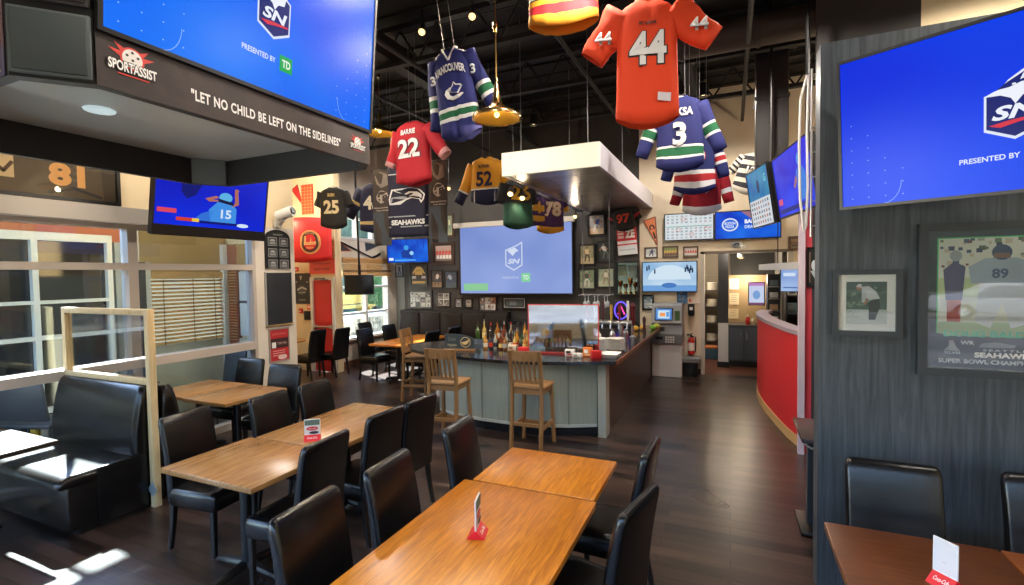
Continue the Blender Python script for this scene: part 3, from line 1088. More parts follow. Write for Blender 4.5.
# television on an arm in front of the window header
def art_football(m, w, h, dz=0.0):
    m.at((0, 0, dz))
    m.rect(-w / 2, w / 2, -h / 2, h / 2, deep_wash, 0)
    m.T = Matrix.Translation((0, 0, dz - 0.42 * h)) @ Matrix.Diagonal((1, 1, 0.72, 1)) @ Matrix.Translation((0, 0, 0.42 * h))
    dk, lt, wt, sk = glow((8, 20, 110)), glow((60, 140, 225)), glow((205, 225, 245)), glow((170, 105, 90))
    m.poly([(-0.3 * w, 0.5 * h), (-0.12 * w, 0.5 * h), (-0.18 * w, 0.2 * h), (-0.25 * w, 0.1 * h), (-0.3 * w, 0.25 * h)], dk, 1)
    m.poly([(-0.04 * w, -0.4 * h), (0.2 * w, -0.42 * h), (0.2 * w, -0.02 * h), (0.15 * w, 0.12 * h), (0.02 * w, 0.12 * h), (-0.06 * w, -0.1 * h)], lt, 2)
    m.poly([(-0.2 * w, -0.4 * h), (-0.04 * w, -0.42 * h), (-0.02 * w, -0.1 * h), (-0.12 * w, -0.2 * h)], glow((45, 110, 210)), 2)
    m.disc(0.09 * w, 0.24 * h, 0.062 * w, 0.12 * h, glow((90, 175, 225)), 3)
    m.poly([(0.02 * w, 0.2 * h), (0.16 * w, 0.14 * h), (0.17 * w, 0.06 * h), (0.02 * w, 0.12 * h)], glow((14, 20, 60)), 4)
    m.poly([(0.15 * w, 0.02 * h), (0.22 * w, 0.1 * h), (0.205 * w, 0.42 * h), (0.17 * w, 0.42 * h), (0.18 * w, 0.14 * h)], sk, 3)
    m.disc(0.19 * w, 0.45 * h, 0.022 * w, 0.04 * h, sk, 4, 10)
    m.poly([(0.02 * w, 0.12 * h), (-0.06 * w, 0.1 * h), (-0.1 * w, 0.16 * h), (0.0 * w, 0.26 * h), (0.03 * w, 0.22 * h), (-0.03 * w, 0.16 * h), (0.02 * w, 0.16 * h)], sk, 3)
    m.text('15', 0.10 * w, -0.17 * h, wt, h=0.22 * h, w=0.1 * w, layer=5, bold=0.03)
    m.rect(-0.48 * w, -0.33 * w, -0.26 * h, -0.16 * h, glow((214, 70, 90)), 2)
    m.rect(-0.33 * w, -0.15 * w, -0.42 * h, -0.34 * h, glow((200, 60, 40)), 2)
    m.rect(-0.2 * w, -0.14 * w, -0.42 * h, -0.34 * h, glow((230, 190, 60)), 3)
    m.rect(-0.14 * w, 0.32 * w, -0.44 * h, -0.38 * h, dk, 3)
    m.disc(0.27 * w, -0.42 * h, 0.06 * w, 0.05 * h, wt, 4, 12)
    m.at()


def arm_mount(d):
    def f(root):
        m = MB(); m.tube([(0, 0.07, 0), (0, d, 0.12)], 0.025, JET, 8); m.box((0, d, 0.12), (0.25, 0.02, 0.3), JET); m.build('wall_arm', root)
    return f


television('television of a football player raising an arm, hung before the window header', (-5.52, 3.92, 2.93), 1.38, 0.80, rad(90), rad(9), art_football, lower=0.10, extra=arm_mount(0.62))


# ---- beyond the far left window: stone planter, yellow bench, added sun-blocking hedge
root = thing('stone_planter', 'low stone wall outside the shaded far window', 'wall', (-9.6, 10.6, -0.04))
m = MB(); m.span(-0.25, 0.25, -2.1, 3.0, 0, 0.95, speckle('field_stone', (96, 88, 76), (196, 186, 166), 7, 0.85, 0.4)); m.build('stonework', root, False)
m = MB(); m.span(-0.3, 0.3, -2.15, 3.05, 0.95, 1.02, mat((206, 200, 186), 0.7)); m.build('coping', root, False)
root = thing('patio_bench', 'yellow wooden bench outside behind the black television', 'bench', (-10.6, 11.4, -0.04))
yb = mat((206, 168, 74), 0.6)
m = MB(); m.span(-0.2, 0.25, -1.2, 1.2, 1.15, 1.22, yb); m.build('seat', root, False)
m = MB(); m.span(-0.3, -0.25, -1.2, 1.2, 1.25, 1.62, yb); m.build('backrest', root, False)
for y in (-1.0, 1.0):
    m = MB(); m.span(-0.3, 0.22, y - 0.05, y + 0.05, 0, 1.15, yb); m.build('leg', root, False)
b = MB(); b.span(-17, -16, 3, 26, -0.1, 7.5, speckle('added_hedge_green', (34, 46, 28), (96, 104, 76), 1.3, 0.8)); struct('landscape_added_hedge', b)  # hedge added to block sun through the far windows and dim their view
m = MB(); m.lathe([(0.5, 0.0), (0.42, 0.5), (0.2, 1.1), (0.02, 1.5)], speckle('shrub_green', (40, 72, 30), (84, 120, 54), 12, 0.8), n=12); m.lathe([(0.05, -1.0), (0.05, 0.02)], mat((70, 50, 36), 0.7), n=8)
o = m.build('conical_shrub'); o.location = (-12.0, 14.6, 1.0); tag(o, 'small conical green shrub outside the far window', 'shrub')
# ================================================================== TABLES, CHAIRS, STOOLS
def make_table(label, x0, x1, y0, y1, top, group=None, thick=0.038, cross=True, name='dining_table', ped=None, h=0.76, edge=None, round_=False):
    cx, cy = (x0 + x1) / 2, (y0 + y1) / 2
    w, d = x1 - x0, y1 - y0
    root = thing(name, label, 'table', (cx, cy, 0), 0, group)
    m = MB()
    if round_:
        m.lathe([(w / 2 - 0.01, h - thick), (w / 2, h - thick + 0.008), (w / 2, h - 0.008), (w / 2 - 0.01, h)], top, n=36)
    else:
        m.box((0, 0, h - thick / 2), (w, d, thick), top, 0.005)
    m.build('tabletop', root)
    px, py = ped or (0, 0)
    m = MB(); m.tube([(px, py, 0.05), (px, py, h - thick)], 0.038, darkleg, 14); m.box((px, py, h - thick - 0.008), (min(0.4, w * .6), min(0.4, d * .6), 0.016), darkleg); m.build('pedestal', root)
    m = MB()
    for a in (0, 90):
        L = 0.62 if (w if a == 0 else d) > 0.6 else 0.5
        q = rad(a)
        dx, dy = math.cos(q) * L / 2, math.sin(q) * L / 2
        m.tube([(px - dx, py - dy, 0.018), (px - dx * .9, py - dy * .9, 0.03), (px, py, 0.062), (px + dx * .9, py + dy * .9, 0.03), (px + dx, py + dy, 0.018)], [0.018, 0.026, 0.034, 0.026, 0.018], darkleg, 8)
    m.build('cross_base', root)
    return root


make_table('large warm oak table in the right foreground, carrying a red-footed tent card', -1.54, -0.69, 1.38, 2.69, oak_warm, 'warm oak tables')
make_table('smaller warm oak table end to end behind the large foreground one', -1.49, -0.71, 2.705, 3.33, oak_warm, 'warm oak tables')
make_table('oak table with its near corner by the lone left chair, first of the left run', -3.58, -2.69, 2.07, 2.765, oak_pale, 'pale oak tables', ped=(0.04, -0.08))
make_table('long oak table with a white and red tent card, second of the left run', -3.53, -2.72, 2.78, 3.94, oak_pale, 'pale oak tables')
make_table('oak table against the window behind the booth screen', -6.12, -5.455, 3.43, 4.19, oak_pale, 'pale oak tables')
make_table('oak table beside the window table, nearer the aisle', -5.445, -4.76, 3.40, 4.18, oak_pale, 'pale oak tables')
make_table('dark booth table at the left edge in front of the vinyl bench', -6.1, -5.0, 1.36, 2.13, grain('brown_booth_top', (36, 27, 20), (48, 37, 28), (1.2, 12, 12), 4, 0.6, 0.03, 5, 0.2), ped=(0, -0.1))
make_table('red-brown oak table in the right corner, carrying a white tent card', 0.44, 1.12, 1.7, 2.915, oak_dark, 'red-brown tables')
make_table('red-brown oak table cut by the right edge of the frame', 1.128, 1.85, 1.7, 2.915, grain('red_oak_light', (112, 62, 30), (150, 86, 42), (1.2, 14, 14), 4, 0.28, 0.03), 'red-brown tables')
make_table('oak table in the far left corner by the red door', -8.9, -8.05, 7.05, 7.75, oak_pale, round_=True)
make_table('oak table near the bar end, nearer one of the back pair', -6.35, -5.55, 7.5, 8.28, oak_warm, 'back tables')
make_table('oak table near the bar end, farther one of the back pair', -6.35, -5.55, 8.32, 9.1, oak_warm, 'back tables')


# ---- upholstered dining chair: faces local +Y, back at -Y
def make_chair(label, lm):
    root = thing('dining_chair', label, 'chair', (0, 0, 0), 0, 'black leather dining chairs')
    m = MB()
    m.loft([[(x, y + 0.01, z) for x, y in rrect(w, d, r)] for w, d, r, z in ((0.41, 0.43, 0.02, 0.345), (0.43, 0.45, 0.03, 0.36), (0.435, 0.455, 0.035, 0.44), (0.425, 0.445, 0.04, 0.47), (0.39, 0.41, 0.05, 0.485), (0.30, 0.32, 0.05, 0.49))], lm)
    m.build('seat', root, angle=60)
    m = MB()
    loops = []
    for z, th, ins in ((0.36, 0.055, 0.004), (0.42, 0.062, 0), (0.5, 0.066, 0), (0.62, 0.066, 0), (0.74, 0.064, 0), (0.86, 0.06, 0), (0.95, 0.056, 0), (0.985, 0.05, 0.006), (1.0, 0.034, 0.02), (1.004, 0.016, 0.035)):
        q = max(0, (z - 0.45) / 0.55)
        y = -0.205 - 0.025 * q - 0.055 * q * q
        loops.append([(x, y + yy, z) for x, yy in rrect(0.43 - 2 * ins, th, min(0.022, th * 0.45), 3)])
    m.loft(loops, lm)
    m.build('backrest', root, angle=60)
    for sx in (-1, 1):
        m = MB(); m.loft([[(sx * 0.185 + x, 0.195 + y, z) for x, y in rrect(a, a, 0.004, 1)] for a, z in ((0.03, 0), (0.042, 0.36))], darkleg); m.build('leg', root, False)
        m = MB(); m.loft([[(sx * 0.185 + x, -0.19 + o + y, z) for x, y in rrect(a, a, 0.004, 1)] for a, o, z in ((0.03, -0.055, 0), (0.036, -0.02, 0.2), (0.042, 0.0, 0.38))], darkleg); m.build('leg', root, False)
    return root


CH = [
    ('black leather chair at bottom left-centre, nearest the camera, pushed to the foreground table', -1.54, 1.70, -87),
    ('second black chair along the left side of the foreground oak table', -1.52, 2.28, -86),
    ('third black chair along the left of the foreground tables, nearest the bar', -1.51, 3.06, -87),
    ('black chair on the right of the foreground table, nearest the camera, back toward the aisle', -0.66, 2.36, 77),
    ('black chair on the right of the smaller oak table, farther from the camera', -0.72, 3.06, 87),
    ('black chair with its seat showing, at the near right corner of the left oak run', -2.70, 2.41, 93),
    ('tall-looking black chair, middle of three on the right of the left oak run', -2.74, 3.10, 88),
    ('black chair farthest of three on the right of the left oak run', -2.72, 3.55, 88),
    ('black chair standing alone at the near left corner of the left oak run', -3.68, 2.52, -84),
    ('black chair, second along the left side of the left oak run', -3.56, 3.18, -86),
    ('black chair, third along the left side of the left oak run', -3.54, 3.70, -86),
    ('black chair with a pale sheen on its back, behind the aisle-side window table', -4.88, 4.05, 180 + 12),
    ('black chair with a pale sheen on its back, close against the window sill', -5.72, 4.22, 180 + 6),
    ('black chair half hidden by the pine post, at the near side of the window table', -5.60, 3.42, 0),
    ('black chair seen from the side by the red door, left of the pair', -7.83, 7.42, 94),
    ('black chair seen from the side by the red door, right of the pair', -7.60, 7.86, 92),
    ('black chair, mostly hidden, just right of the pale column', -9.0, 6.75, 0),
    ('black chair in profile at the near side of the back tables', -6.50, 7.86, -92),
    ('dark chair in front of the shaded window, against the wall', -7.45, 9.0, -90),
    ('dark chair behind the far back table, left side', -6.55, 8.72, -90),
    ('dark chair at the right of the back tables, behind the far stool', -5.42, 7.9, 88),
    ('dark chair at the far right of the back tables', -5.42, 8.7, 88),
    ('black chair with a silvery sheen between the grey panel and the corner table', 0.80, 2.96, 180),
    ('black chair cut by the right edge beside the grey panel', 1.50, 3.02, 180 + 4),
]
proto = None
for i, (lab, x, y, rz) in enumerate(CH):
    if proto is None:
        proto = make_chair(lab, leather)
        proto.location = (x, y, 0); proto.rotation_euler = (0, 0, rad(rz))
    else:
        dup(proto, (x, y, 0), rad(rz), lab)


# ---- wooden bar stool: faces local +Y
def make_stool(label):
    root = thing('bar_stool', label, 'stool', (0, 0, 0), 0, 'wooden bar stools')
    w = 0.40
    m = MB()
    m.loft([[(x, y + 0.01, z) for x, y in rrect(a, b, 0.03)] for a, b, z in ((0.40, 0.39, 0.715), (0.425, 0.41, 0.725), (0.425, 0.41, 0.74), (0.41, 0.395, 0.748), (0.3, 0.28, 0.742))], stoolwood)
    m.build('seat', root, angle=50)
    m = MB(); m.span(-0.18, 0.18, 0.165, 0.185, 0.65, 0.715, stoolwood); m.span(-0.18, 0.18, -0.185, -0.165, 0.65, 0.715, stoolwood); m.span(0.165, 0.185, -0.165, 0.165, 0.65, 0.715, stoolwood); m.span(-0.185, -0.165, -0.165, 0.165, 0.65, 0.715, stoolwood); m.build('apron', root, False)
    for sx in (-1, 1):
        m = MB(); m.loft([[(sx * (0.175 + 0.025 * q) + x, 0.17 + 0.02 * q + y, z) for x, y in rrect(0.042, 0.042, 0.006, 1)] for q, z in ((1, 0), (0, 0.72))], stoolwood); m.build('leg', root, False)
        m = MB(); m.loft([[(sx * 0.185 + x, yo + y, z) for x, y in rrect(0.042, 0.045, 0.006, 1)] for yo, z in ((-0.235, 0), (-0.195, 0.45), (-0.185, 0.74), (-0.205, 0.95), (-0.25, 1.17))], stoolwood); m.build('leg', root, False)
    def by(z):
        return -0.185 - 0.065 * max(0, (z - 0.74) / 0.39) ** 1.3
    m = MB()
    n = 8
    loops = []
    for i in range(n + 1):
        x = -0.17 + 0.34 * i / n
        dy = -0.025 * (1 - (x / 0.17) ** 2)
        loops.append([(x, by(1.03) + dy + a, z) for a, z in ((-0.012, 1.05), (0.012, 1.05), (0.004, 1.168), (-0.02, 1.168))])
    m.loft(loops, stoolwood); m.build('top_rail', root, False)
    m = MB(); m.box((0, by(0.8), 0.80), (0.33, 0.022, 0.04), stoolwood, 0.004); m.build('lower_rail', root, False)
    for k in range(5):
        x = -0.115 + 0.0575 * k
        dy = -0.025 * (1 - (x / 0.17) ** 2)
        m = MB(); m.loft([[(x + a, by(z) + d * q + b_, z) for a, b_ in rrect(0.03, 0.012, 0.003, 1)] for q, z, d in ((0.2, 0.81, dy), (0.7, 0.92, dy), (1.0, 1.06, dy))], stoolwood); m.build('slat', root, False)
    for z, pts in ((0.22, ((-0.19, 0.185), (0.19, 0.185))), (0.30, ((-0.19, -0.21), (0.19, -0.21))), (0.26, ((-0.19, -0.21), (-0.19, 0.185))), (0.26, ((0.19, -0.21), (0.19, 0.185)))):
        (xa, ya), (xb, yb) = pts
        m = MB(); m.span(min(xa, xb) - 0.012, max(xa, xb) + 0.012, min(ya, yb) - 0.012, max(ya, yb) + 0.012, z - 0.022, z + 0.022, stoolwood, 0.004); m.build('stretcher', root, False)
    return root


st = make_stool('honey wood bar stool at the left part of the bar front, near the slate sign')
st.location = (-3.22, 5.29, 0); st.rotation_euler = (0, 0, rad(4))
dup(st, (-2.17, 5.46, 0), rad(0), 'honey wood bar stool standing straight before the acrylic shield')
dup(st, (-4.74, 6.83, 0), rad(-78), 'honey wood bar stool at the far left end of the bar, seen from the side')


# ---- table tents
def tent_card(label, c, rz, cardw, cardh, face):
    root = thing('table_tent', label, 'table tent', c, rz, 'promotional table tents')
    m = MB()
    m.T = Matrix.Rotation(rad(90), 4, 'Z')
    m.prism([(-0.0, 0.045), (-0.045, 0.0), (0.045, 0.0)], -cardw / 2, cardw / 2, mat((214, 30, 44), 0.35))
    m.build('foot', root, False)
    m = MB(); m.span(-cardw / 2, cardw / 2, -0.003, 0.003, 0.04, cardh, mat((236, 236, 238), 0.35)); m.build('card', root, False)
    m = MB(); m.at((0, -0.004, 0)); face(m, cardw, cardh); m.build('print', root, False)
    m = MB()
    q = 0.7071

    def sl(X, Zc, l):
        return (X, -(0.0225 - Zc * q) - 0.0015, 0.0225 + Zc * q + 0.0015)
    m.text('Coca-Cola', 0, 0, WHITE, w=cardw * 0.62, h=0.018, layer=1, bold=0.01, shear=0.3, fn=sl)
    m.build('lettering', root, False)
    return root


def face_menu(m, w, h):
    m.rect(-w / 2 + .004, w / 2 - .004, 0.05, h - .004, P((226, 226, 222)), 1)
    m.rect(-w / 2 + .004, w / 2 - .004, h * 0.72, h - .004, P((92, 116, 104)), 2)
    m.disc(0, h * 0.56, w * 0.36, h * 0.1, P((200, 44, 54)), 3)
    m.text('Draft', 0, h * 0.56, WHITE, w=w * 0.45, h=h * 0.07, layer=4, shear=0.2)
    m.disc(w * 0.1, h * 0.36, w * 0.3, h * 0.07, P((44, 40, 40)), 3)


def face_blank(m, w, h):
    m.rect(-w / 2 + .004, w / 2 - .004, 0.05, h - .004, P((222, 222, 226)), 1)
    m.rect(-w * 0.08, w * 0.08, h * 0.5, h * 0.52, P((214, 190, 192)), 2)


tent_card('table tent seen edge-on with a red foot, on the warm oak foreground table', (-1.15, 2.13, 0.76), rad(106), 0.11, 0.19, face_menu)
tent_card('table tent with a red and white print, on the left oak run', (-3.04, 2.90, 0.76), rad(38), 0.12, 0.165, face_menu)
tent_card('blank white table tent with a bold red foot, on the right corner table', (0.80, 2.50, 0.76), rad(-50), 0.09, 0.185, face_blank)
# ================================================================== BAR
sage = grain('sage_beadboard', (144, 152, 140), (158, 166, 154), (14, 14, 0.8), 3, 0.5, 0.03)
topstone = speckle('dark_counter_top', (26, 26, 30), (40, 40, 46), 14, 0.16, 0.0, spec=0.6)
walnut = grain('dark_walnut_panel', (52, 36, 34), (72, 52, 48), (14, 0.8, 14), 3, 0.4, 0.03)
ZT = 0.97
root = thing('bar_counter', 'curved bar with a sage beadboard front, dark top and walnut side', 'bar', (-2.6, 6.2, 0))


def L(x, y):
    return (x + 2.6, y - 6.2)


front = [(-4.15, 6.55), (-3.80, 5.98), (-3.45, 5.82), (-3.0, 5.74), (-2.6, 5.72), (-2.2, 5.76), (-1.85, 5.87), (-1.53, 6.03)]
m = MB()
inner = [(-1.53, 6.35), (-1.95, 6.30), (-2.6, 6.22), (-3.3, 6.3), (-3.55, 6.45), (-3.9, 6.85)]
m.slab([L(*p) for p in front + inner], 0.12, 0.93, sage)
m.build('front_panel', root, False)
# beadboard grooves as battens
for (xa, ya), (xb, yb) in zip(front[1:], front[2:]):
    n = 1
    for k in range(n):
        q = k / n
        x, y = xa + (xb - xa) * q, ya + (yb - ya) * q
        a = math.atan2(yb - ya, xb - xa)
        m = MB(); m.box((x + 2.6, y - 6.2, 0.53), (0.02, 0.008, 0.79), mat((118, 126, 116), 0.5), 0, (0, 0, a)); m.build('batten', root, False)
m = MB()
kick = [(x, y + 0.05) for x, y in front] + [(-1.55, 6.3), (-2.6, 6.2), (-3.5, 6.4), (-3.85, 6.8)]
m.slab([L(*p) for p in kick], 0.0, 0.125, mat((20, 22, 26), 0.3))
m.build('kickboard', root, False)
m = MB()
trim = [(x, y - 0.012) for x, y in front[1:]] + [(x, y + 0.02) for x, y in front[1:]][::-1]
m.slab([L(*p) for p in trim], 0.125, 0.16, mat((182, 190, 186), 0.4))
m.build('trim_strip', root, False)
m = MB(); m.span(1.09, 1.19, -0.2, 0.0, 0, 0.93, mat((170, 174, 162), 0.5)); m.build('corner_post', root, False)
m = MB(); m.span(0.72, 1.17, 0.0, 4.1, 0.0, 0.93, walnut); m.build('side_panel', root, False)
m = MB()
outer = [(-4.72, 6.50), (-4.30, 6.02), (-3.95, 5.84), (-3.45, 5.70), (-3.0, 5.63), (-2.6, 5.61), (-2.2, 5.65), (-1.8, 5.76), (-1.28, 5.98)]
inn = [(-1.28, 6.62), (-2.0, 6.62), (-2.6, 6.55), (-3.3, 6.62), (-3.7, 6.85), (-4.2, 7.2)]
m.slab([L(*p) for p in outer + inn], 0.93, ZT, topstone)
m.build('counter_top', root, False)
m = MB(); m.span(0.62, 1.32, 0.42, 4.1, 0.93, ZT - 0.001, topstone); m.build('counter_top', root, False)
m = MB(); m.span(1.32, 1.345, -0.2, 4.1, 0.925, ZT + 0.004, mat((110, 66, 44), 0.35)); m.build('edge_rail', root, False)

# back bar along the charcoal wall
root = thing('back_bar', 'dark back bar cabinet under the projector screen', 'cabinet', (-3.9, 10.2, 0))
m = MB(); m.span(-0.6, 2.1, -0.28, 0.28, 0.0, 0.98, mat((38, 34, 34), 0.5)); m.build('body', root, False)
m = MB(); m.span(-0.62, 2.12, -0.3, 0.28, 0.98, 1.02, topstone); m.build('worktop', root, False)
for k in range(4):
    m = MB(); m.span(-0.55 + 0.66 * k, 0.05 + 0.66 * k, -0.295, -0.28, 0.12, 0.93, mat((52, 46, 44), 0.4), 0.004); dr = m.build('cabinet_door', root, False)
    m = MB(); m.tube([(-0.02 + 0.66 * k, -0.31, 0.6), (-0.02 + 0.66 * k, -0.31, 0.8)], 0.008, STEEL, 6); m.build('handle', dr)

root = thing('banquette', 'long dark banquette along the back wall, left of the bar', 'bench', (-6.2, 10.15, 0))
m = MB(); m.span(-1.45, 1.55, -0.35, 0.3, 0.0, 0.42, brownleather, 0.01); m.build('base', root)
m = MB(); m.span(-1.45, 1.55, 0.08, 0.3, 0.42, 1.2, mat((32, 26, 24), 0.65, 0, 0.3), 0.02)
for k in range(5):
    m.span(-1.42 + 0.6 * k, -0.86 + 0.6 * k, 0.04, 0.1, 0.5, 1.14, mat((38, 31, 28), 0.65, 0, 0.3), 0.02)
m.build('backrest', root)
m = MB(); m.span(-1.45, 1.55, -0.42, 0.08, 0.42, 0.5, leather, 0.02); m.build('seat_cushion', root)

# ---- slate sign with a hawk emblem
root = thing('slate_sign', 'dark slate sign with a gold hawk emblem on the bar top', 'sign', (-3.55, 6.13, ZT), rad(12))
m = MB(); m.prism([(-0.22, 0.03), (0.22, 0.03), (0.22, 0.15), (0.19, 0.19), (0.08, 0.225), (-0.06, 0.24), (-0.22, 0.24)], -0.008, 0.008, mat((44, 54, 62), 0.55)); m.build('slate', root, False)
m = MB(); m.span(-0.23, 0.23, -0.04, 0.04, 0.0, 0.03, stoolwood, 0.004); m.build('stand', root, False)
m = MB(); m.at((0, -0.009, 0))
gc = P((216, 190, 130))
n = 24
ring = [(0.09 + 0.07 * math.cos(2 * PI * k / n), 0.125 + 0.07 * math.sin(2 * PI * k / n)) for k in range(n)]
m.stroke(ring, 0.008, gc, 1, True)
m.poly([(0.03, 0.12), (0.06, 0.13), (0.10, 0.14), (0.17, 0.18), (0.13, 0.14), (0.16, 0.15), (0.12, 0.12), (0.14, 0.12), (0.10, 0.09), (0.06, 0.09)], gc, 2)
m.text('Cask', -0.11, 0.17, P((120, 120, 116)), w=0.12, h=0.05, layer=1, shear=0.3)
m.text('Hawks', -0.11, 0.085, P((190, 176, 140)), w=0.13, h=0.035, layer=1)
m.rect(-0.16, -0.06, 0.05, 0.055, P((150, 140, 120)), 1)
m.build('chalk_art', root, False)


# ---- bottles
def bottle(label, c, col, h, r, liq=None, cap=None, lab=None, first={}):
    root = thing('bottle', label, 'bottle', c, 0, 'bottles standing on the bar')
    m = MB()
    m.lathe([(r * 0.9, 0), (r, 0.01), (r, h * 0.56), (r * 0.85, h * 0.64), (r * 0.38, h * 0.74), (r * 0.34, h * 0.93), (r * 0.4, h * 0.95), (r * 0.4, h)], col, n=14)
    gl = m.build('glass', root, angle=50)
    m = MB(); m.lathe([(r * 0.3, h), (r * 0.2, h + 0.02), (r * 0.12, h + 0.05)], cap or STEEL, n=8); m.build('pourer', gl)
    if lab:
        m = MB(); m.lathe([(r * 1.015, h * 0.16), (r * 1.015, h * 0.45)], lab, n=14, cap=False); m.build('paper_label', gl)
    return root


glassy = lambda c: mat(c, 0.08, 0.0, 0.8)
BT = [
    ('amber', (150, 90, 26)), ('green', (52, 74, 34)), ('clear', (150, 152, 140)), ('dark brown', (44, 26, 16)), ('honey', (186, 126, 40)), ('russet', (110, 50, 22)), ('pale yellow', (190, 160, 84)), ('slate', (44, 46, 52)),
]
R = random.Random(3)
pos = ['just right of the slate sign', 'second right of the slate sign', 'third right of the slate sign', 'fourth right of the slate sign', 'fifth right of the slate sign', 'sixth right of the slate sign', 'seventh right of the slate sign', 'eighth right of the slate sign', 'ninth right of the slate sign']
labs = [(220, 214, 196), (200, 60, 40), (30, 34, 50), (230, 200, 120), (180, 180, 176)]
for i in range(9):
    n_, c_ = BT[(i * 3 + 4) % 8]
    bottle('%s liquor bottle in the front row, %s' % (n_, pos[i]), (-3.27 + i * 0.078, 6.40 + 0.03 * (i % 2), ZT), glassy(c_), R.uniform(0.19, 0.25), R.uniform(0.03, 0.037), cap=[STEEL, JET, BRASS][i % 3], lab=P(labs[i % 5]))
ordn = ['first', 'second', 'third', 'fourth', 'fifth', 'sixth', 'seventh', 'eighth', 'ninth', 'tenth']
for i in range(8):
    n_, c_ = BT[(i * 5 + 3) % 8]
    bottle('%s bottle in the middle row, %s from the slate sign' % (n_, ordn[i]), (-3.24 + i * 0.083, 6.53, ZT), glassy(c_), R.uniform(0.22, 0.28), R.uniform(0.03, 0.036), cap=[JET, BRASS, STEEL][i % 3], lab=P(labs[(i + 1) % 5]) if i % 2 else None)
# a raised rail behind for the last row
root = thing('bottle_rail', 'dark stepped rail behind the front bottles, raising the last row', 'shelf', (-3.15, 6.90, 0))
m = MB(); m.span(-0.6, 0.62, -0.09, 0.09, 0.0, 1.02, mat((30, 28, 28), 0.5)); m.build('step', root, False)
m = MB(); m.span(-0.6, 0.62, -0.1, -0.09, 0.95, 1.05, DULLMETAL); m.build('front_lip', root, False)
for i in range(10):
    n_, c_ = BT[(i * 5 + 1) % 8]
    bottle('%s bottle in the raised last row, %s from its left end' % (n_, ordn[i]), (-3.66 + i * 0.115, 6.90, 1.02), glassy(c_), R.uniform(0.23, 0.29), R.uniform(0.033, 0.042), cap=[JET, STEEL, RED][i % 3], lab=P(labs[(i + 2) % 5]) if i % 2 else None)

# brass garnish tray
root = thing('garnish_tray', 'brass garnish tray glowing amber between the bottles and the acrylic shield', 'tray', (-2.32, 6.75, 1.0))
m = MB(); m.box((0, 0, 0.06), (0.5, 0.16, 0.03), BRASS, 0.01); m.box((0, 0, 0.02), (0.46, 0.14, 0.05), JET, 0.01); m.tube([(-0.25, 0, 0.09), (0.3, 0.02, 0.1)], 0.018, BRASS, 8); m.build('tray', root)
for k in range(4):
    m = MB(); m.ball((-0.18 + 0.12 * k, 0, 0.085), (0.05, 0.05, 0.03), mat([(230, 180, 60), (120, 150, 50), (200, 60, 40), (240, 210, 120)][k], 0.5), 6); m.build('garnish', root)

# ---- acrylic shield on the bar
acr = clear('bar_acrylic', (225, 232, 236), 0.48, 0.04)
redm = mat((206, 64, 58), 0.4)
root = thing('bar_shield', 'glossy acrylic shield with red edges standing on the bar', 'shield', (-2.06, 6.32, ZT), rad(8))
W_ = 0.47
m = MB(); m.span(-W_, W_, -0.004, 0.004, 0.02, 0.66, acr); m.build('acrylic_sheet', root, False)
m = MB(); m.span(-W_, W_, -0.007, 0.007, 0.66, 0.672, redm); m.build('edge_strip', root, False)
for xa in (-W_ - 0.012, W_):
    m = MB(); m.span(xa, xa + 0.012, -0.007, 0.007, 0.0, 0.672, redm); m.build('edge_strip', root, False)
m = MB(); m.span(-W_, W_, -0.06, 0.06, 0.0, 0.02, mat((150, 40, 40), 0.4)); m.build('foot', root, False)


# touch terminal behind the shield
root = thing('till_terminal', 'small till terminal with an orange lit screen behind the acrylic shield', 'till', (-2.38, 6.52, ZT), rad(14))
m = MB(); m.box((0, 0, 0.02), (0.2, 0.14, 0.04), CHAR, 0.01); m.tube([(0, 0.02, 0.03), (0, 0.02, 0.18)], 0.025, CHAR); m.build('stand', root)
m = MB(); m.box((0, 0, 0.27), (0.24, 0.035, 0.22), mat((70, 80, 100), 0.4), 0.012); hs = m.build('housing', root)
m = MB(); m.at((0, -0.019, 0.27)); m.rect(-0.1, 0.1, -0.09, 0.09, glow((150, 170, 205), 0.8), 0); m.rect(-0.05, 0.05, -0.05, 0.05, glow((228, 170, 90)), 1); m.build('screen', hs, False)


# black cutlery caddies
def caddy(label, c, rz):
    root = thing('cutlery_caddy', label, 'caddy', c, rz, 'cutlery caddies on the bar')
    m = MB(); m.box((0, 0, 0.008), (0.15, 0.1, 0.016), JET)
    for x in (-0.07, 0, 0.07):
        m.box((x, 0, 0.075), (0.008, 0.1, 0.15), JET)
    for y in (-0.047, 0.047):
        m.box((0, y, 0.06), (0.15, 0.006, 0.12), JET)
    bxo = m.build('box', root, False)
    for k in range(6):
        m = MB(); x = -0.055 + 0.022 * k
        m.tube([(x, 0.01, 0.02), (x + 0.006, 0.0, 0.2)], 0.004, STEEL, 6); m.ball((x + 0.006, 0.0, 0.21), (0.011, 0.004, 0.02), STEEL, 5); m.build('cutlery', bxo)


caddy('black cutlery caddy behind the shield, left one', (-2.12, 6.5, ZT), 0.1)
caddy('black cutlery caddy behind the shield, right one', (-1.92, 6.53, ZT), 0.0)
caddy('black cutlery caddy just right of the shield edge', (-1.72, 6.42, ZT), -0.1)


def carton(label, c, s, col, rz, art=None, group='small cartons on the bar', nm='carton', cat='carton'):
    root = thing(nm, label, cat, c, rz, group)
    m = MB(); m.box((0, 0, s[2] / 2), s, col, 0.004); m.build('box', root)
    if art:
        q = MB(); q.at((0, -s[1] / 2 - 0.001, s[2] / 2)); art(q, s[0], s[2]); q.build('print', root, False)
    return root


def two_marks(c1, c2):
    def f(m, w, h):
        m.rect(-w * .36, w * .1, -h * .1, h * .3, P(c1), 1); m.rect(-w * .3, w * .36, -h * .36, -h * .18, P(c2), 1)
    return f


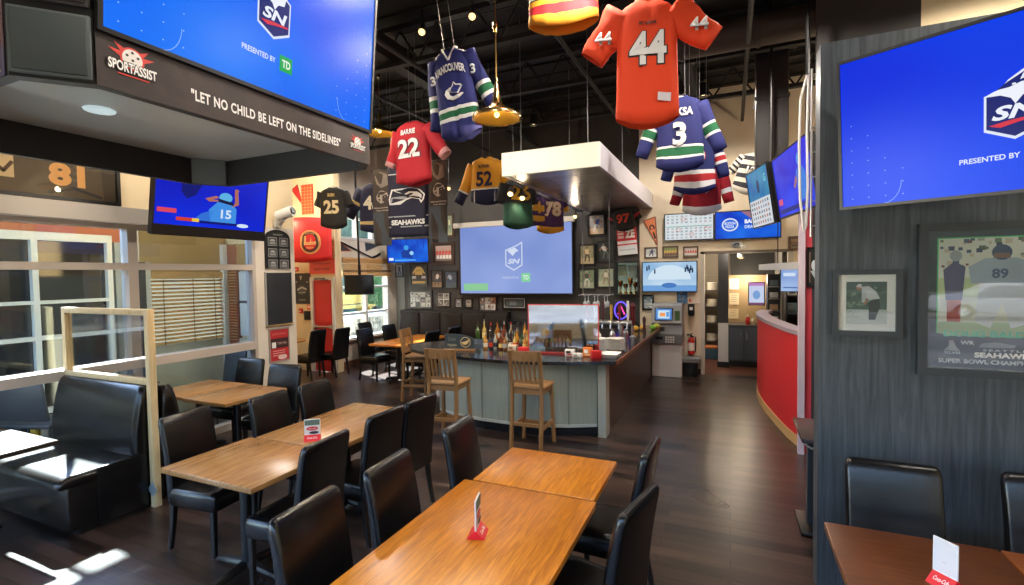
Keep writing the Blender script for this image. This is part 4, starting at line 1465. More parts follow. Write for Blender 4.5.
carton('white napkin carton with a dark print, in front of the shield', (-1.93, 6.22, ZT), (0.13, 0.08, 0.085), WHITE, 0.1, two_marks((60, 44, 40), (190, 60, 60)))
carton('white carton leaning low by the orange one on the bar', (-1.80, 6.12, ZT), (0.12, 0.07, 0.055), WHITE, -0.1, two_marks((160, 150, 140), (120, 110, 100)))
carton('orange carton with a white label at the right end of the bar', (-1.70, 6.25, ZT), (0.115, 0.08, 0.115), mat((232, 128, 48), 0.5), 0.05, two_marks((246, 240, 230), (250, 200, 160)))
carton('red napkin holder at the right front corner of the bar', (-1.56, 6.12, ZT), (0.12, 0.11, 0.10), mat((200, 34, 40), 0.4), 0.5, nm='napkin_holder', cat='napkin holder', group='red napkin holders')
carton('red napkin holder left of the shield on the bar', (-2.62, 6.3, ZT), (0.15, 0.1, 0.07), mat((200, 34, 40), 0.4), 0.05, nm='napkin_holder', cat='napkin holder', group='red napkin holders')
carton('white card box left of the red holder, by the bottles', (-2.80, 6.32, ZT), (0.12, 0.1, 0.09), mat((205, 190, 170), 0.5), 0.1, two_marks((150, 110, 80), (120, 90, 70)))


# ---- plates and glasses at the corner
def plate_stack(label0, x, y, n, r, col):
    where = ['lowest', 'second', 'third', 'fourth', 'fifth', 'sixth', 'seventh', 'eighth', 'ninth', 'tenth', 'eleventh', 'twelfth']
    first = None
    for k in range(n):
        w_ = 'topmost' if k == n - 1 else ('lowest' if k == 0 else where[k])
        lab = '%s plate of the %s' % (w_, label0)
        z = ZT + 0.018 * k
        if first is None:
            m = MB(); m.lathe([(r * 0.5, 0), (r * 0.62, 0.004), (r, 0.022), (r * 0.99, 0.026), (r * 0.6, 0.01), (0.001, 0.008)], col, n=26)
            first = m.build('plate'); first.location = (x, y, z)
            tag(first, 'white ' + lab, 'plate', 'stacked plates on the bar')
        else:
            o = first.copy(); COL.objects.link(o); o.location = (x, y, z); o['label'] = 'white ' + lab


plate_stack('round stack at the bar corner, next to the red holder', -1.64, 6.52, 11, 0.13, mat((222, 226, 228), 0.25))
plate_stack('stack behind the first one along the right counter', -1.47, 6.86, 9, 0.13, mat((226, 226, 222), 0.25))
m = MB(); m.loft([[(x, y, z) for x, y in rrect(a, a * 1.3, 0.02)] for a, z in ((0.2, 0), (0.21, 0.012), (0.24, 0.05), (0.225, 0.05), (0.19, 0.016))], mat((236, 236, 234), 0.3))
o = m.build('serving_tray'); o.location = (-1.42, 6.30, ZT); tag(o, 'shallow white tray right of the red holder, on the bar corner', 'tray')

# draught tower with handles
root = thing('beer_tower', 'chrome draught tower with tall tap handles behind the plates', 'tower', (-1.72, 7.5, ZT))
m = MB(); m.tube([(-0.2, 0, 0), (-0.2, 0, 0.3)], 0.035, STEEL, 14); m.tube([(0.2, 0, 0), (0.2, 0, 0.3)], 0.035, STEEL, 14); m.tube([(-0.36, 0, 0.32), (0.36, 0, 0.32)], 0.045, STEEL, 14); m.build('column', root)
for k, col in enumerate([(150, 30, 34), (210, 210, 206), (70, 20, 28), (196, 160, 70), (120, 24, 40), (220, 220, 216)]):
    x = -0.31 + 0.125 * k
    m = MB(); m.tube([(x, -0.02, 0.34), (x, -0.11, 0.30), (x, -0.12, 0.24)], 0.014, STEEL, 8); m.build('spout', root)
    m = MB(); m.loft([[(x + a, -0.05 + b_, z) for a, b_ in rrect(w_, 0.03, 0.008, 2)] for w_, z in ((0.02, 0.35), (0.034, 0.42), (0.044, 0.56), (0.03, 0.60 + 0.03 * (k % 3)))], mat(col, 0.35)); m.build('tap_handle', root)

# wall of shakers, syrup bottles by the counter
for k, (nm_, col, hh, where) in enumerate([('chrome cocktail shaker', None, 0.24, 'first from the plates along the right counter'), ('white squeeze bottle', (232, 232, 228), 0.22, 'left of the chrome shaker on the right counter'), ('chrome cocktail shaker', None, 0.21, 'second along the right counter, before the dark tap handle')]):
    root = thing('cocktail_shaker' if col is None else 'squeeze_bottle', '%s, %s' % (nm_, where), 'shaker' if col is None else 'bottle', ((-1.62, 7.35, ZT), (-1.80, 7.22, ZT), (-1.5, 7.75, ZT))[k])
    mm = STEEL if col is None else mat(col, 0.35)
    m = MB(); m.lathe([(0.035, 0), (0.045, hh * 0.6), (0.044, hh * 0.68)], mm, n=16); m.build('body', root)
    m = MB(); m.lathe([(0.044, hh * 0.68), (0.03, hh * 0.84), (0.016, hh * 0.9), (0.015, hh)], mm, n=16); m.build('cap', root)
root = thing('tap_handle_post', 'tall dark red tap handle standing alone at the right counter', 'tap', (-1.50, 8.35, ZT))
m = MB(); m.lathe([(0.05, 0), (0.05, 0.01), (0.025, 0.03), (0.025, 0.2)], STEEL, n=14); m.build('base', root)
m = MB(); m.lathe([(0.03, 0.2), (0.05, 0.3), (0.04, 0.42), (0.055, 0.52), (0.02, 0.58)], mat((86, 26, 34), 0.35), n=14); m.build('handle', root)
root = thing('pepper_mill', 'dark brown pepper mill near the end of the right counter', 'mill', (-1.44, 9.2, ZT))
m = MB(); m.lathe([(0.035, 0), (0.03, 0.05), (0.022, 0.14), (0.032, 0.2)], mat((66, 36, 26), 0.4), n=14); m.build('body', root)
m = MB(); m.lathe([(0.032, 0.2), (0.034, 0.24), (0.012, 0.28)], mat((66, 36, 26), 0.4), n=14); m.build('cap', root)
for k, (c_, x, y, lab) in enumerate([((236, 190, 70), -1.62, 9.3, 'yellow lemon left of the pepper mill'), ((240, 180, 80), -1.5, 9.42, 'orange lemon just left of the pepper mill'), ((120, 180, 60), -1.33, 9.5, 'green lime right of the pepper mill'), ((190, 196, 70), -1.3, 9.8, 'yellow-green lime at the counter end')]):
    m = MB(); m.ball((0, 0, 0.05), (0.06, 0.05, 0.05), mat(c_, 0.45), 8); m.ball((0.058, 0, 0.05), (0.014, 0.012, 0.012), mat(c_, 0.45), 5)
    o = m.build('citrus_fruit'); o.location = (x, y, ZT); tag(o, lab, 'fruit')

# neon sign inside the bar
root = thing('neon_sign', 'small purple and blue neon sign behind the taps', 'sign', (-2.0, 9.9, 1.02))
m = MB(); m.box((0, 0, 0.02), (0.25, 0.1, 0.04), JET); m.box((0, 0.02, 0.26), (0.34, 0.02, 0.44), JET, 0.01); m.build('backing', root)
m = MB()
m.tube([(0.13 * math.cos(a * PI / 8), -0.012, 0.28 + 0.17 * math.sin(a * PI / 8)) for a in range(16)], 0.014, glow((90, 70, 230), 2.5), 6, closed=True)
m.tube([(-0.06, -0.012, 0.2), (0.0, -0.012, 0.36), (0.07, -0.012, 0.2)], 0.016, glow((230, 60, 140), 2.5), 6); m.build('tubing', root)

# hanging glass rack
root = thing('glass_rack', 'overhead rack of upturned wine glasses beside the taps', 'rack', (-2.0, 7.9, 1.58))
m = MB()
for x in (-0.22, 0.22):
    m.tube([(x, 0, 0.12), (x, 0, 1.75)], 0.008, DULLMETAL, 6)
for k in range(4):
    m.tube([(-0.24 + 0.16 * k, -0.2, 0.12), (-0.24 + 0.16 * k, 0.2, 0.12)], 0.006, STEEL, 6)
m.tube([(-0.25, 0, 0.125), (0.25, 0, 0.125)], 0.008, STEEL, 6)
m.build('rails', root)
wg = None
for k in range(6):
    lab = 'upturned wine glass in the %s row of the overhead rack, %s' % (['near', 'far'][k // 3], ['left', 'middle', 'right'][k % 3])
    c = (-2.16 + 0.16 * (k % 3), 7.80 + 0.2 * (k // 3), 1.5)
    if wg is None:
        m = MB(); m.lathe([(0.028, 0.0), (0.036, 0.04), (0.03, 0.08), (0.006, 0.1), (0.005, 0.17), (0.03, 0.188), (0.03, 0.192)], mat((190, 200, 206), 0.08, 0, 0.9), n=14)
        wg = m.build('wine_glass'); wg.location = c; tag(wg, lab, 'glass', 'upturned wine glasses')
    else:
        o = wg.copy(); COL.objects.link(o); o.location = c; o['label'] = lab
# ================================================================== BACK WALL
YF = YB - 0.002


def on_back(label, x0, x1, z0, z1, art, fw=0.03, fm=None, border=0.0, bm=None, group='framed sports pictures on the charcoal wall', **k):
    return picture(label, ((x0 + x1) / 2, YF, (z0 + z1) / 2), x1 - x0, z1 - z0, 0, art, fw, fm, border, bm, group, **k)


crowd_a = [(120, 110, 110), (70, 74, 90), (160, 150, 140), (50, 46, 50), (150, 90, 80)]
brownf = mat((60, 36, 26), 0.4)


def art_jerseycollage(m, w, h):
    m.rect(-w / 2, w / 2, -h / 2, h / 2, P((40, 34, 30)), 0)
    m.poly([(-0.25 * w, -0.02 * h), (0.25 * w, -0.02 * h), (0.25 * w, 0.3 * h), (0.12 * w, 0.4 * h), (-0.12 * w, 0.4 * h), (-0.25 * w, 0.3 * h)], P((206, 168, 90)), 1)
    for s in (-1, 1):
        m.poly([(s * 0.25 * w, 0.3 * h), (s * 0.42 * w, 0.06 * h), (s * 0.34 * w, 0.02 * h), (s * 0.25 * w, 0.16 * h)][::s], P((206, 168, 90)), 1)
        m.rect(s * 0.31 * w - 0.13 * w, s * 0.31 * w + 0.13 * w, -0.2 * h, -0.07 * h, P((186, 180, 170)), 2)
    m.rect(-0.42 * w, 0.42 * w, -0.45 * h, -0.33 * h, P((196, 156, 80)), 2)
    m.text('BOSTON', 0, 0.2 * h, P((50, 40, 30)), w=0.36 * w, h=0.08 * h, layer=3)


on_back('brown framed team photograph with red and white shirts, left of the projector screen', -6.80, -6.17, 2.32, 2.88, art_team((176, 150, 140), (200, 70, 66), (226, 220, 214)), 0.045, brownf, 0.05, mat((52, 40, 34), 0.6))
on_back('framed black and gold jersey collage under the small television', -7.49, -6.96, 1.80, 2.37, art_jerseycollage, 0.035)
on_back('framed football photograph in white and black kit, middle of the left group', -6.86, -6.52, 1.74, 2.19, art_player((58, 54, 48), (132, 104, 72), (206, 204, 196), (60, 60, 66), seed=2, crowd=crowd_a, lean=0.08), 0.025)
on_back('framed football photograph in pale blue kit, left of the screen corner', -6.47, -6.10, 1.72, 2.17, art_player((54, 66, 84), (70, 84, 92), (150, 170, 196), (60, 74, 104), seed=4, crowd=[(60, 90, 130), (110, 120, 140), (40, 44, 60)], lean=-0.1), 0.025)
on_back('black frame holding a grey collage of portraits above the banquette', -7.55, -6.83, 1.21, 1.69, art_tiles((130, 130, 128), [(190, 190, 186), (90, 92, 94), (150, 150, 148), (60, 62, 64), (210, 210, 206)], 4, 3, 0.05, 3), 0.05)
on_back('black frame holding a white card of small grey photographs', -6.70, -6.31, 1.28, 1.64, art_tiles((206, 204, 200), [(150, 148, 144), (90, 88, 86), (190, 188, 184)], 2, 2, 0.06, 8), 0.03)
on_back('small portrait frame, left of the two tiny ones under the screen', -6.19, -5.97, 1.25, 1.50, art_player((120, 128, 138), (140, 146, 150), (190, 190, 190), (70, 74, 84), seed=9), 0.03)
on_back('small portrait frame, right of the two tiny ones under the screen', -5.91, -5.69, 1.25, 1.49, art_player((150, 148, 144), (120, 118, 112), (90, 92, 96), (180, 180, 176), seed=10), 0.03)
on_back('framed sheet of bright player portraits below the screen, left of the cabinet', -5.53, -5.04, 1.18, 1.55, art_tiles((120, 122, 124), [(214, 212, 208), (160, 110, 90), (90, 96, 104), (200, 196, 190)], 3, 2, 0.05, 12), 0.03)


def art_wide(m, w, h):
    m.rect(-w / 2, w / 2, -h / 2, h / 2, P((36, 42, 46)), 0)
    m.stroke([(-w * .45, -h * .38), (w * .45, -h * .38), (w * .45, h * .38), (-w * .45, h * .38)], 0.012, P((200, 204, 206)), 2, True)
    m.rect(-w * .38, w * .38, -h * .26, h * .26, P((76, 88, 94)), 1)
    m.rect(-w * .2, w * .1, -h * .2, h * .1, P((120, 130, 134)), 2)


on_back('wide dark picture with a thin white inner line, below the projector screen', -4.90, -4.29, 1.24, 1.54, art_wide, 0.02)
on_back('narrow frame with a pale green print high beside the projector roller', -6.42, -6.17, 2.99, 3.56, art_player((128, 140, 118), (150, 160, 130), (190, 200, 170), (90, 100, 90), seed=14), 0.05, brownf)
on_back('small grey figure print on the grey strip by the shaded window', -8.02 + 0.08, -7.70, 2.03, 2.37, art_player((128, 136, 146), (110, 116, 124), (40, 44, 60), (34, 36, 44), seed=15), 0.02)
on_back('framed hockey photograph in blue and white, highest of the right group', -2.83, -2.44, 2.86, 3.33, art_player((150, 150, 150), (206, 180, 150), (60, 80, 150), (206, 206, 210), seed=16, crowd=[(200, 60, 50), (230, 220, 210), (60, 70, 110)], lean=0.1), 0.035)
on_back('dark framed action photograph with a white streak, above two lower frames', -2.63, -2.25, 2.29, 2.74, art_player((40, 48, 44), (36, 40, 40), (196, 196, 190), (80, 90, 84), seed=17, crowd=[(60, 70, 64), (30, 34, 34)], lean=-0.14), 0.025)
on_back('framed baseball photograph in cream kit beside the screen, upper left of the right group', -3.03, -2.67, 2.23, 2.69, art_player((136, 132, 104), (176, 160, 124), (196, 176, 140), (70, 60, 50), seed=18, crowd=[(120, 130, 90), (180, 170, 140)]), 0.03)
on_back('framed photograph in pale green tones, lower right of the right group', -2.63, -2.25, 1.74, 2.17, art_player((146, 160, 140), (170, 176, 150), (206, 206, 190), (150, 130, 100), seed=19, crowd=[(180, 190, 160), (120, 140, 110)]), 0.025)
on_back('framed outdoor photograph in grey green, lower left of the right group', -3.05, -2.67, 1.70, 2.16, art_player((112, 130, 104), (150, 156, 134), (70, 80, 76), (196, 196, 186), seed=20, crowd=[(90, 110, 84), (160, 170, 150)]), 0.03)

# trophy case set on the charcoal wall
root = thing('trophy_case', 'mirrored trophy case with brass cups at the right end of the charcoal wall', 'display case', (-1.98, YB, 1.58))
m = MB()
m.span(-0.24, 0.24, -0.14, 0, 0, 0.02, JET); m.span(-0.24, 0.24, -0.14, 0, 0.68, 0.7, JET); m.span(-0.24, -0.225, -0.14, 0, 0.02, 0.68, JET); m.span(0.225, 0.24, -0.14, 0, 0.02, 0.68, JET); m.span(-0.225, 0.225, -0.01, -0.002, 0.02, 0.68, mat((120, 128, 122), 0.12, 1.0)); m.build('cabinet', root, False)
for k, (x, h_) in enumerate(((-0.15, 0.3), (-0.04, 0.24), (0.06, 0.36), (0.16, 0.27))):
    m = MB(); m.lathe([(0.03, 0.02), (0.03, 0.05), (0.008, 0.07), (0.008, 0.02 + h_ * 0.5), (0.035, h_ * 0.75), (0.04, h_)], BRASS, (x, -0.07, 0), 14); m.build('trophy_cup', root)
m = MB()
m.rect(-0.2, -0.02, 0.4, 0.64, P((120, 136, 116)), 1); m.rect(0.02, 0.2, 0.36, 0.62, P((110, 124, 120)), 1); m.at()
m.build('card', root, False).location = (0, -0.02, 0)

# small bright television under the hawk banner
def art_blueplay(m, w, h, dz=0.0):
    m.at((0, 0, dz))
    m.rect(-w / 2, w / 2, -h / 2, h / 2, screen_wash('blue_play', (6, 40, 170), (20, 110, 235), 3), 0)
    m.poly([(-0.15 * w, -0.3 * h), (0.12 * w, -0.32 * h), (0.14 * w, 0.02 * h), (-0.02 * w, 0.12 * h), (-0.16 * w, -0.05 * h)], glow((20, 60, 150)), 1)
    m.disc(-0.03 * w, 0.14 * h, 0.06 * w, 0.11 * h, glow((60, 160, 230)), 2)
    m.disc(0.1 * w, -0.1 * h, 0.05 * w, 0.09 * h, glow((150, 210, 245)), 3)
    m.rect(-0.47 * w, -0.36 * w, -0.42 * h, -0.30 * h, glow((220, 235, 250)), 2)
    m.rect(-0.32 * w, 0.2 * w, -0.44 * h, -0.38 * h, glow((90, 170, 240)), 2)
    for k in range(7):
        m.rect((-0.45 + 0.14 * k) * w, (-0.43 + 0.14 * k) * w, 0.1 * h, 0.48 * h, glow((14, 60, 180)), 1)
    m.at()


television('small bright blue television hung just below the hawk banner', (-7.13, 9.9, 2.66), 1.06, 0.58, rad(14), rad(4), art_blueplay, extra=arm_mount(0.55))

# black television hung from the ceiling before the shaded window
def art_off(m, w, h, dz=0.0):
    m.at((0, 0, dz)); m.rect(-w / 2, w / 2, -h / 2, h / 2, mat((16, 18, 22), 0.12, 0, 0.6), 0); m.at()


def pole_mount(root):
    m = MB(); m.tube([(0.0, 0.09, 0.1), (0.0, 0.09, 0.42)], 0.03, JET, 8); m.tube([(0, 0.09, 0.40), (0, -0.05, 3.6)], 0.022, JET, 8); m.build('ceiling_pole', root)


television('switched-off black television on a ceiling pole before the shaded window', (-7.2, 8.25, 1.88), 0.60, 0.42, rad(30), rad(3), art_off, extra=pole_mount)

# projector screen
root = thing('projector_screen', 'wide projector screen showing a pale blue broadcast, above the back bar', 'projector screen', (-4.56, YB - 0.12, 2.40))
m = MB(); m.span(-1.56, 1.46, -0.03, 0.10, 0.78, 0.90, mat((176, 172, 164), 0.5), 0.01); m.build('roller_case', root, False)
m = MB(); m.span(-1.43, 1.43, 0.0, 0.006, -0.82, 0.8, JET); m.build('border', root, False)
m = MB(); m.at((0, -0.002, 0))
m.rect(-1.38, 1.40, -0.78, 0.78, proj_wash, 0)
pw = glow((210, 220, 240))
sx, sz, ss = 0.02, 0.10, 0.56
m.stroke([(sx - 0.36 * ss, sz + 0.2 * ss), (sx - 0.36 * ss, sz - 0.42 * ss), (sx, sz - 0.62 * ss), (sx + 0.36 * ss, sz - 0.42 * ss), (sx + 0.36 * ss, sz + 0.5 * ss), (sx + 0.1 * ss, sz + 0.36 * ss)], 0.025, pw, 2, True)
m.poly([(sx - 0.30 * ss, sz + 0.19 * ss), (sx - 0.05 * ss, sz - 0.04 * ss), (sx + 0.1 * ss, sz + 0.12 * ss), (sx + 0.22 * ss, sz + 0.16 * ss), (sx + 0.05 * ss, sz + 0.30 * ss)], pw, 2)
m.text('SN', sx, sz - 0.26 * ss, pw, h=0.2 * ss, w=0.56 * ss, layer=3, bold=0.04, shear=0.25)
m.text('PRESENTED BY', -0.06, -0.42, glow((206, 218, 240)), w=0.42, h=0.045, layer=2)
m.rect(0.20, 0.42, -0.52, -0.32, glow((132, 208, 160)), 2)
m.text('TD', 0.31, -0.42, glow((220, 244, 226)), w=0.14, h=0.1, layer=3, bold=0.03)
m.rect(-1.3, -0.65, -0.72, -0.55, glow((140, 200, 150)), 2)
m.build('picture', root, False)

# tilted red and white club sign and the dark 97 shirt above it
root = thing('club_sign', 'tilted red and white sign lettered ZE beside the soffit end', 'sign', (-1.98, YB - 0.04, 2.72), 0, None, 0, rad(-4))
m = MB(); m.span(-0.2, 0.2, -0.02, 0.02, -0.29, 0.29, mat((196, 44, 54), 0.5)); m.build('board', root, False)
m = MB(); m.at((0, -0.022, 0))
m.rect(-0.2, 0.2, -0.29, -0.09, P((214, 220, 226)), 1); m.rect(-0.2, 0.2, -0.06, 0.0, P((226, 226, 228)), 1)
m.text('ZE', 0.07, 0.14, WHITE, w=0.2, h=0.17, layer=2, bold=0.05)
for k in range(3):
    m.rect(-0.18, -0.06, 0.06 + 0.07 * k, 0.11 + 0.07 * k, P((230, 190, 190)), 2)
m.rect(-0.16, 0.16, -0.2, -0.17, P((180, 190, 205)), 2)
m.build('print', root, False)

# ---- sand coloured wall
g2 = 'three small pictures over the rink television'
bf = mat((84, 62, 48), 0.45)
on_back('small framed hockey print, left of three over the rink television', -1.63, -1.36, 2.34, 2.57, art_player((190, 200, 206), (214, 220, 224), (60, 70, 130), (40, 44, 60), seed=31, lean=0.1), 0.03, bf, group=g2)
on_back('small framed team print in green and gold, middle of three over the rink television', -1.27, -0.96, 2.34, 2.58, art_team((130, 150, 96), (206, 176, 80), (110, 60, 70)), 0.03, bf, group=g2)
on_back('small framed print in red, right of three over the rink television', -0.87, -0.58, 2.33, 2.56, art_team((206, 196, 190), (196, 90, 84), (206, 206, 206)), 0.03, bf, group=g2)


def art_rink(m, w, h, dz=0.0):
    m.at((0, 0, dz))
    m.rect(-w / 2, w / 2, -h / 2, h / 2, screen_wash('ice_rink', (132, 176, 216), (196, 220, 238), 2), 0)
    m.disc(0, -0.1 * h, 0.4 * w, 0.5 * h, glow((206, 226, 240)), 1, 24, 0, 180)
    m.rect(-w / 2, w / 2, -h / 2, -0.3 * h, glow((110, 160, 214)), 2)
    m.disc(0, -0.3 * h, 0.14 * w, 0.09 * h, glow((70, 120, 190)), 3)
    for x, z in ((-0.42, 0.3), (-0.38, 0.34), (-0.27, 0.2), (0.3, 0.24), (0.35, 0.26), (0.33, 0.33), (0.4, 0.3), (0.43, 0.22), (0.38, 0.2)):
        m.rect((x - 0.014) * w, (x + 0.014) * w, (z - 0.09) * h, (z + 0.03) * h, glow((24, 36, 70)), 3)
        m.disc(x * w, (z + 0.05) * h, 0.012 * w, 0.03 * h, glow((40, 40, 60)), 3, 8)
    m.at()


television('television showing a pale ice rink, left of the kitchen opening', (-1.13, YB - 0.12, 1.96), 1.07, 0.62, 0, 0.0, art_rink)
m = MB(); m.tube([(-0.98, YB - 0.012, 1.7), (-0.98, YB - 0.012, 1.38)], 0.006, JET, 6); o = m.build('power_cord'); tag(o, 'black cord hanging from the rink television to the machine', 'cord')
on_back('black frame with a pale blue certificate, left of the grey cash machine', -1.68, -1.44, 1.27, 1.59, art_tiles((150, 176, 190), [(206, 216, 220), (90, 130, 150), (226, 230, 230)], 1, 4, 0.1, 40), 0.035, group=None)
on_back('blue and tan notice under the right end of the rink television', -0.99, -0.79, 1.41, 1.66, art_tiles((90, 130, 170), [(60, 100, 150), (170, 150, 120), (110, 150, 190)], 2, 2, 0.02, 41), 0.008, mat((90, 120, 150), 0.5), group=None, name='notice', cat='notice')
on_back('small white notice with orange lettering over the black dispenser', -0.78, -0.56, 1.42, 1.53, art_tiles((226, 214, 200), [(226, 120, 80), (236, 226, 216)], 3, 1, 0.12, 42), 0.006, OFFWHITE, group=None, name='notice', cat='notice')
root = thing('hand_dispenser', 'black wall dispenser with a white label, beside the kitchen opening', 'dispenser', (-0.715, YB, 1.29))
m = MB(); m.span(-0.06, 0.06, -0.1, 0, -0.1, 0.12, JET, 0.015); m.build('housing', root); m = MB(); m.span(-0.03, 0.03, -0.104, -0.1, 0.0, 0.06, WHITE); m.build('label_plate', root, False); m = MB(); m.span(-0.05, 0.05, -0.14, -0.02, -0.12, -0.1, CHAR, 0.006); m.build('drip_tray', root)

# cash machine
grey_m = mat((150, 154, 158), 0.4)
root = thing('cash_machine', 'grey cash machine with a lit screen at the end of the bar', 'cash machine', (-1.14, 10.2, 0))
m = MB(); m.span(-0.28, 0.28, -0.22, 0.28, 0, 0.66, mat((206, 208, 208), 0.4), 0.012); m.build('lower_cabinet', root, False)
m = MB(); m.prism([(-0.29, 0.66), (0.29, 0.66), (0.29, 0.84), (-0.29, 0.84)], -0.27, 0.28, mat((96, 98, 102), 0.45)); m.span(-0.29, 0.29, -0.18, 0.28, 0.84, 1.03, grey_m, 0.01); ks = m.build('keypad_shelf', root, False)
m = MB(); m.loft([[(-0.28, y0, z) , (0.28, y0, z), (0.28, 0.28, z), (-0.28, 0.28, z)] for y0, z in ((-0.2, 1.03), (-0.24, 1.06), (-0.17, 1.40), (-0.13, 1.43))], grey_m); hd = m.build('head', root, False)
m = MB(); m.T = Matrix.Translation((0, -0.215, 1.23)) @ Matrix.Rotation(rad(-12), 4, 'X'); m.span(-0.22, 0.12, -0.012, 0.0, -0.125, 0.13, JET); m.T = Matrix.Translation((0, -0.23, 1.23)) @ Matrix.Rotation(rad(-12), 4, 'X')
m.rect(-0.20, 0.10, -0.105, 0.11, glow((70, 130, 200)), 0); m.rect(-0.16, 0.06, -0.08, 0.08, glow((196, 222, 240)), 1); m.rect(-0.12, -0.02, -0.04, 0.03, glow((240, 150, 80)), 2); m.rect(0.0, 0.05, -0.05, 0.05, glow((90, 150, 210)), 2); m.build('screen', hd, False)
m = MB(); m.span(0.16, 0.25, -0.23, -0.2, 1.1, 1.3, mat((60, 90, 50), 0.4)); m.build('card_reader', hd, False)
m = MB()
for r_ in range(3):
    for c_ in range(4):
        m.box((0.0 + 0.045 * c_, -0.275, 0.70 + 0.045 * r_), (0.034, 0.014, 0.032), mat((200, 200, 200), 0.4), 0.003)
m.build('keypad', ks, False)
m = MB(); m.span(-0.2, -0.06, -0.28, -0.265, 0.74, 0.80, JET); m.span(-0.24, -0.04, -0.19, -0.178, 0.9, 0.98, mat((60, 62, 66), 0.4)); m.build('cash_slot', ks, False)

# fire extinguisher
root = thing('fire_extinguisher', 'red fire extinguisher on the wall beside the kitchen opening', 'fire extinguisher', (-0.715, YB - 0.08, 0.40))
m = MB(); m.lathe([(0.05, 0), (0.065, 0.015), (0.068, 0.05), (0.068, 0.27), (0.05, 0.32), (0.025, 0.345)], mat((186, 34, 32), 0.3), n=18); cl = m.build('cylinder', root)
m = MB(); m.lathe([(0.0685, 0.08), (0.0685, 0.24)], mat((226, 222, 214), 0.5), n=18, cap=False); m.build('instruction_label', cl)
m = MB(); m.box((0, 0, 0.37), (0.04, 0.04, 0.05), JET, 0.006); m.box((-0.03, 0, 0.405), (0.12, 0.02, 0.015), JET, 0, (0, rad(-12), 0)); m.box((-0.03, 0, 0.38), (0.1, 0.02, 0.012), JET); vv = m.build('valve', root)
m = MB(); m.tube([(0.02, -0.01, 0.36), (0.08, -0.02, 0.35), (0.085, -0.03, 0.2), (0.078, -0.035, 0.06)], 0.011, JET, 8); m.build('hose', vv)

# small bin with a grey top below
root = thing('waste_bin', 'black bin under a grey shelf, below the fire extinguisher', 'bin', (-0.73, 10.27, 0))
m = MB(); m.loft([[(x, y, z) for x, y in rrect(w_, d_, 0.02)] for w_, d_, z in ((0.26, 0.24, 0), (0.32, 0.3, 0.30), (0.33, 0.31, 0.3))], JET); m.build('tub', root)
m = MB(); m.span(-0.19, 0.19, -0.18, 0.2, 0.33, 0.37, mat((126, 128, 132), 0.4), 0.008); m.span(-0.17, 0.17, -0.17, -0.15, 0.29, 0.33, mat((126, 128, 132), 0.4)); m.span(-0.18, -0.16, -0.16, 0.18, 0.29, 0.33, mat((126, 128, 132), 0.4)); m.build('lid', root)


# wall screens: keno board and blue promotion
def art_keno(m, w, h, dz=0.0):
    m.at((0, 0, dz))
    m.rect(-w / 2, w / 2, -h / 2, h / 2, glow((214, 222, 226)), 0)
    R = random.Random(4)
    for i in range(10):
        for j in range(8):
            x, z = (-0.44 + 0.098 * i) * w, (-0.42 + 0.12 * j) * h
            if j == 4:
                continue
            c = R.choice([(120, 130, 140), (90, 110, 120), (150, 160, 150), (170, 120, 110)])
            m.rect(x - 0.022 * w, x + 0.022 * w, z - 0.03 * h, z + 0.03 * h, glow(c), 1)
            m.rect(x - 0.012 * w, x + 0.012 * w, z - 0.008 * h, z + 0.014 * h, glow((226, 232, 236)), 2)
    for x, z in ((-0.12, 0.3), (0.06, -0.3), (0.36, -0.1), (-0.22, -0.1)):
        m.stroke([(x * w + 0.045 * w * math.cos(rad(a)), z * h + 0.08 * h * math.sin(rad(a))) for a in range(0, 360, 30)], 0.008, glow((206, 80, 60)), 3, True)
    m.rect(-0.48 * w, 0.48 * w, 0.0 * h, 0.03 * h, glow((110, 170, 150)), 1)
    m.at()


def art_promo(m, w, h, dz=0.0):
    m.at((0, 0, dz))
    m.rect(-w / 2, w / 2, -h / 2, h / 2, screen_wash('promo_blue', (10, 50, 190), (30, 110, 230), 3), 0)
    m.poly([(-0.1 * w, 0.5 * h), (0.2 * w, 0.5 * h), (0.06 * w, 0.22 * h)], glow((150, 110, 130)), 1)
    x, z, r_ = -0.27 * w, 0.02 * h, 0.25 * h
    m.disc(x, z, r_ * 1.15, r_, glow((220, 230, 245)), 1)
    m.disc(x, z, r_ * 0.95, r_ * 0.8, glow((50, 110, 220)), 2)
    m.text('BOSTON', x, z + 0.2 * r_, glow((235, 240, 250)), w=1.5 * r_, h=0.4 * r_, layer=3, bold=0.02)
    m.text('PIZZA', x, z - 0.3 * r_, glow((235, 240, 250)), w=1.2 * r_, h=0.4 * r_, layer=3, bold=0.02)
    m.text('BAR', 0.04 * w, 0.12 * h, glow((240, 245, 252)), h=0.15 * h, w=0.16 * w, layer=3, bold=0.05)
    m.text('DEALS', 0.06 * w, -0.08 * h, glow((200, 220, 250)), h=0.12 * h, w=0.2 * w, layer=3, bold=0.04)
    m.at()


redbez = mat((120, 60, 56), 0.4)
television('wall screen with a white number board, above the three small pictures', (-0.755, YB - 0.12, 2.945), 0.93, 0.54, 0, 0.0, art_keno)
television('wall screen with a blue promotion, right of the white number board', (0.29, YB - 0.12, 2.93), 1.14, 0.54, 0, 0.0, art_promo)

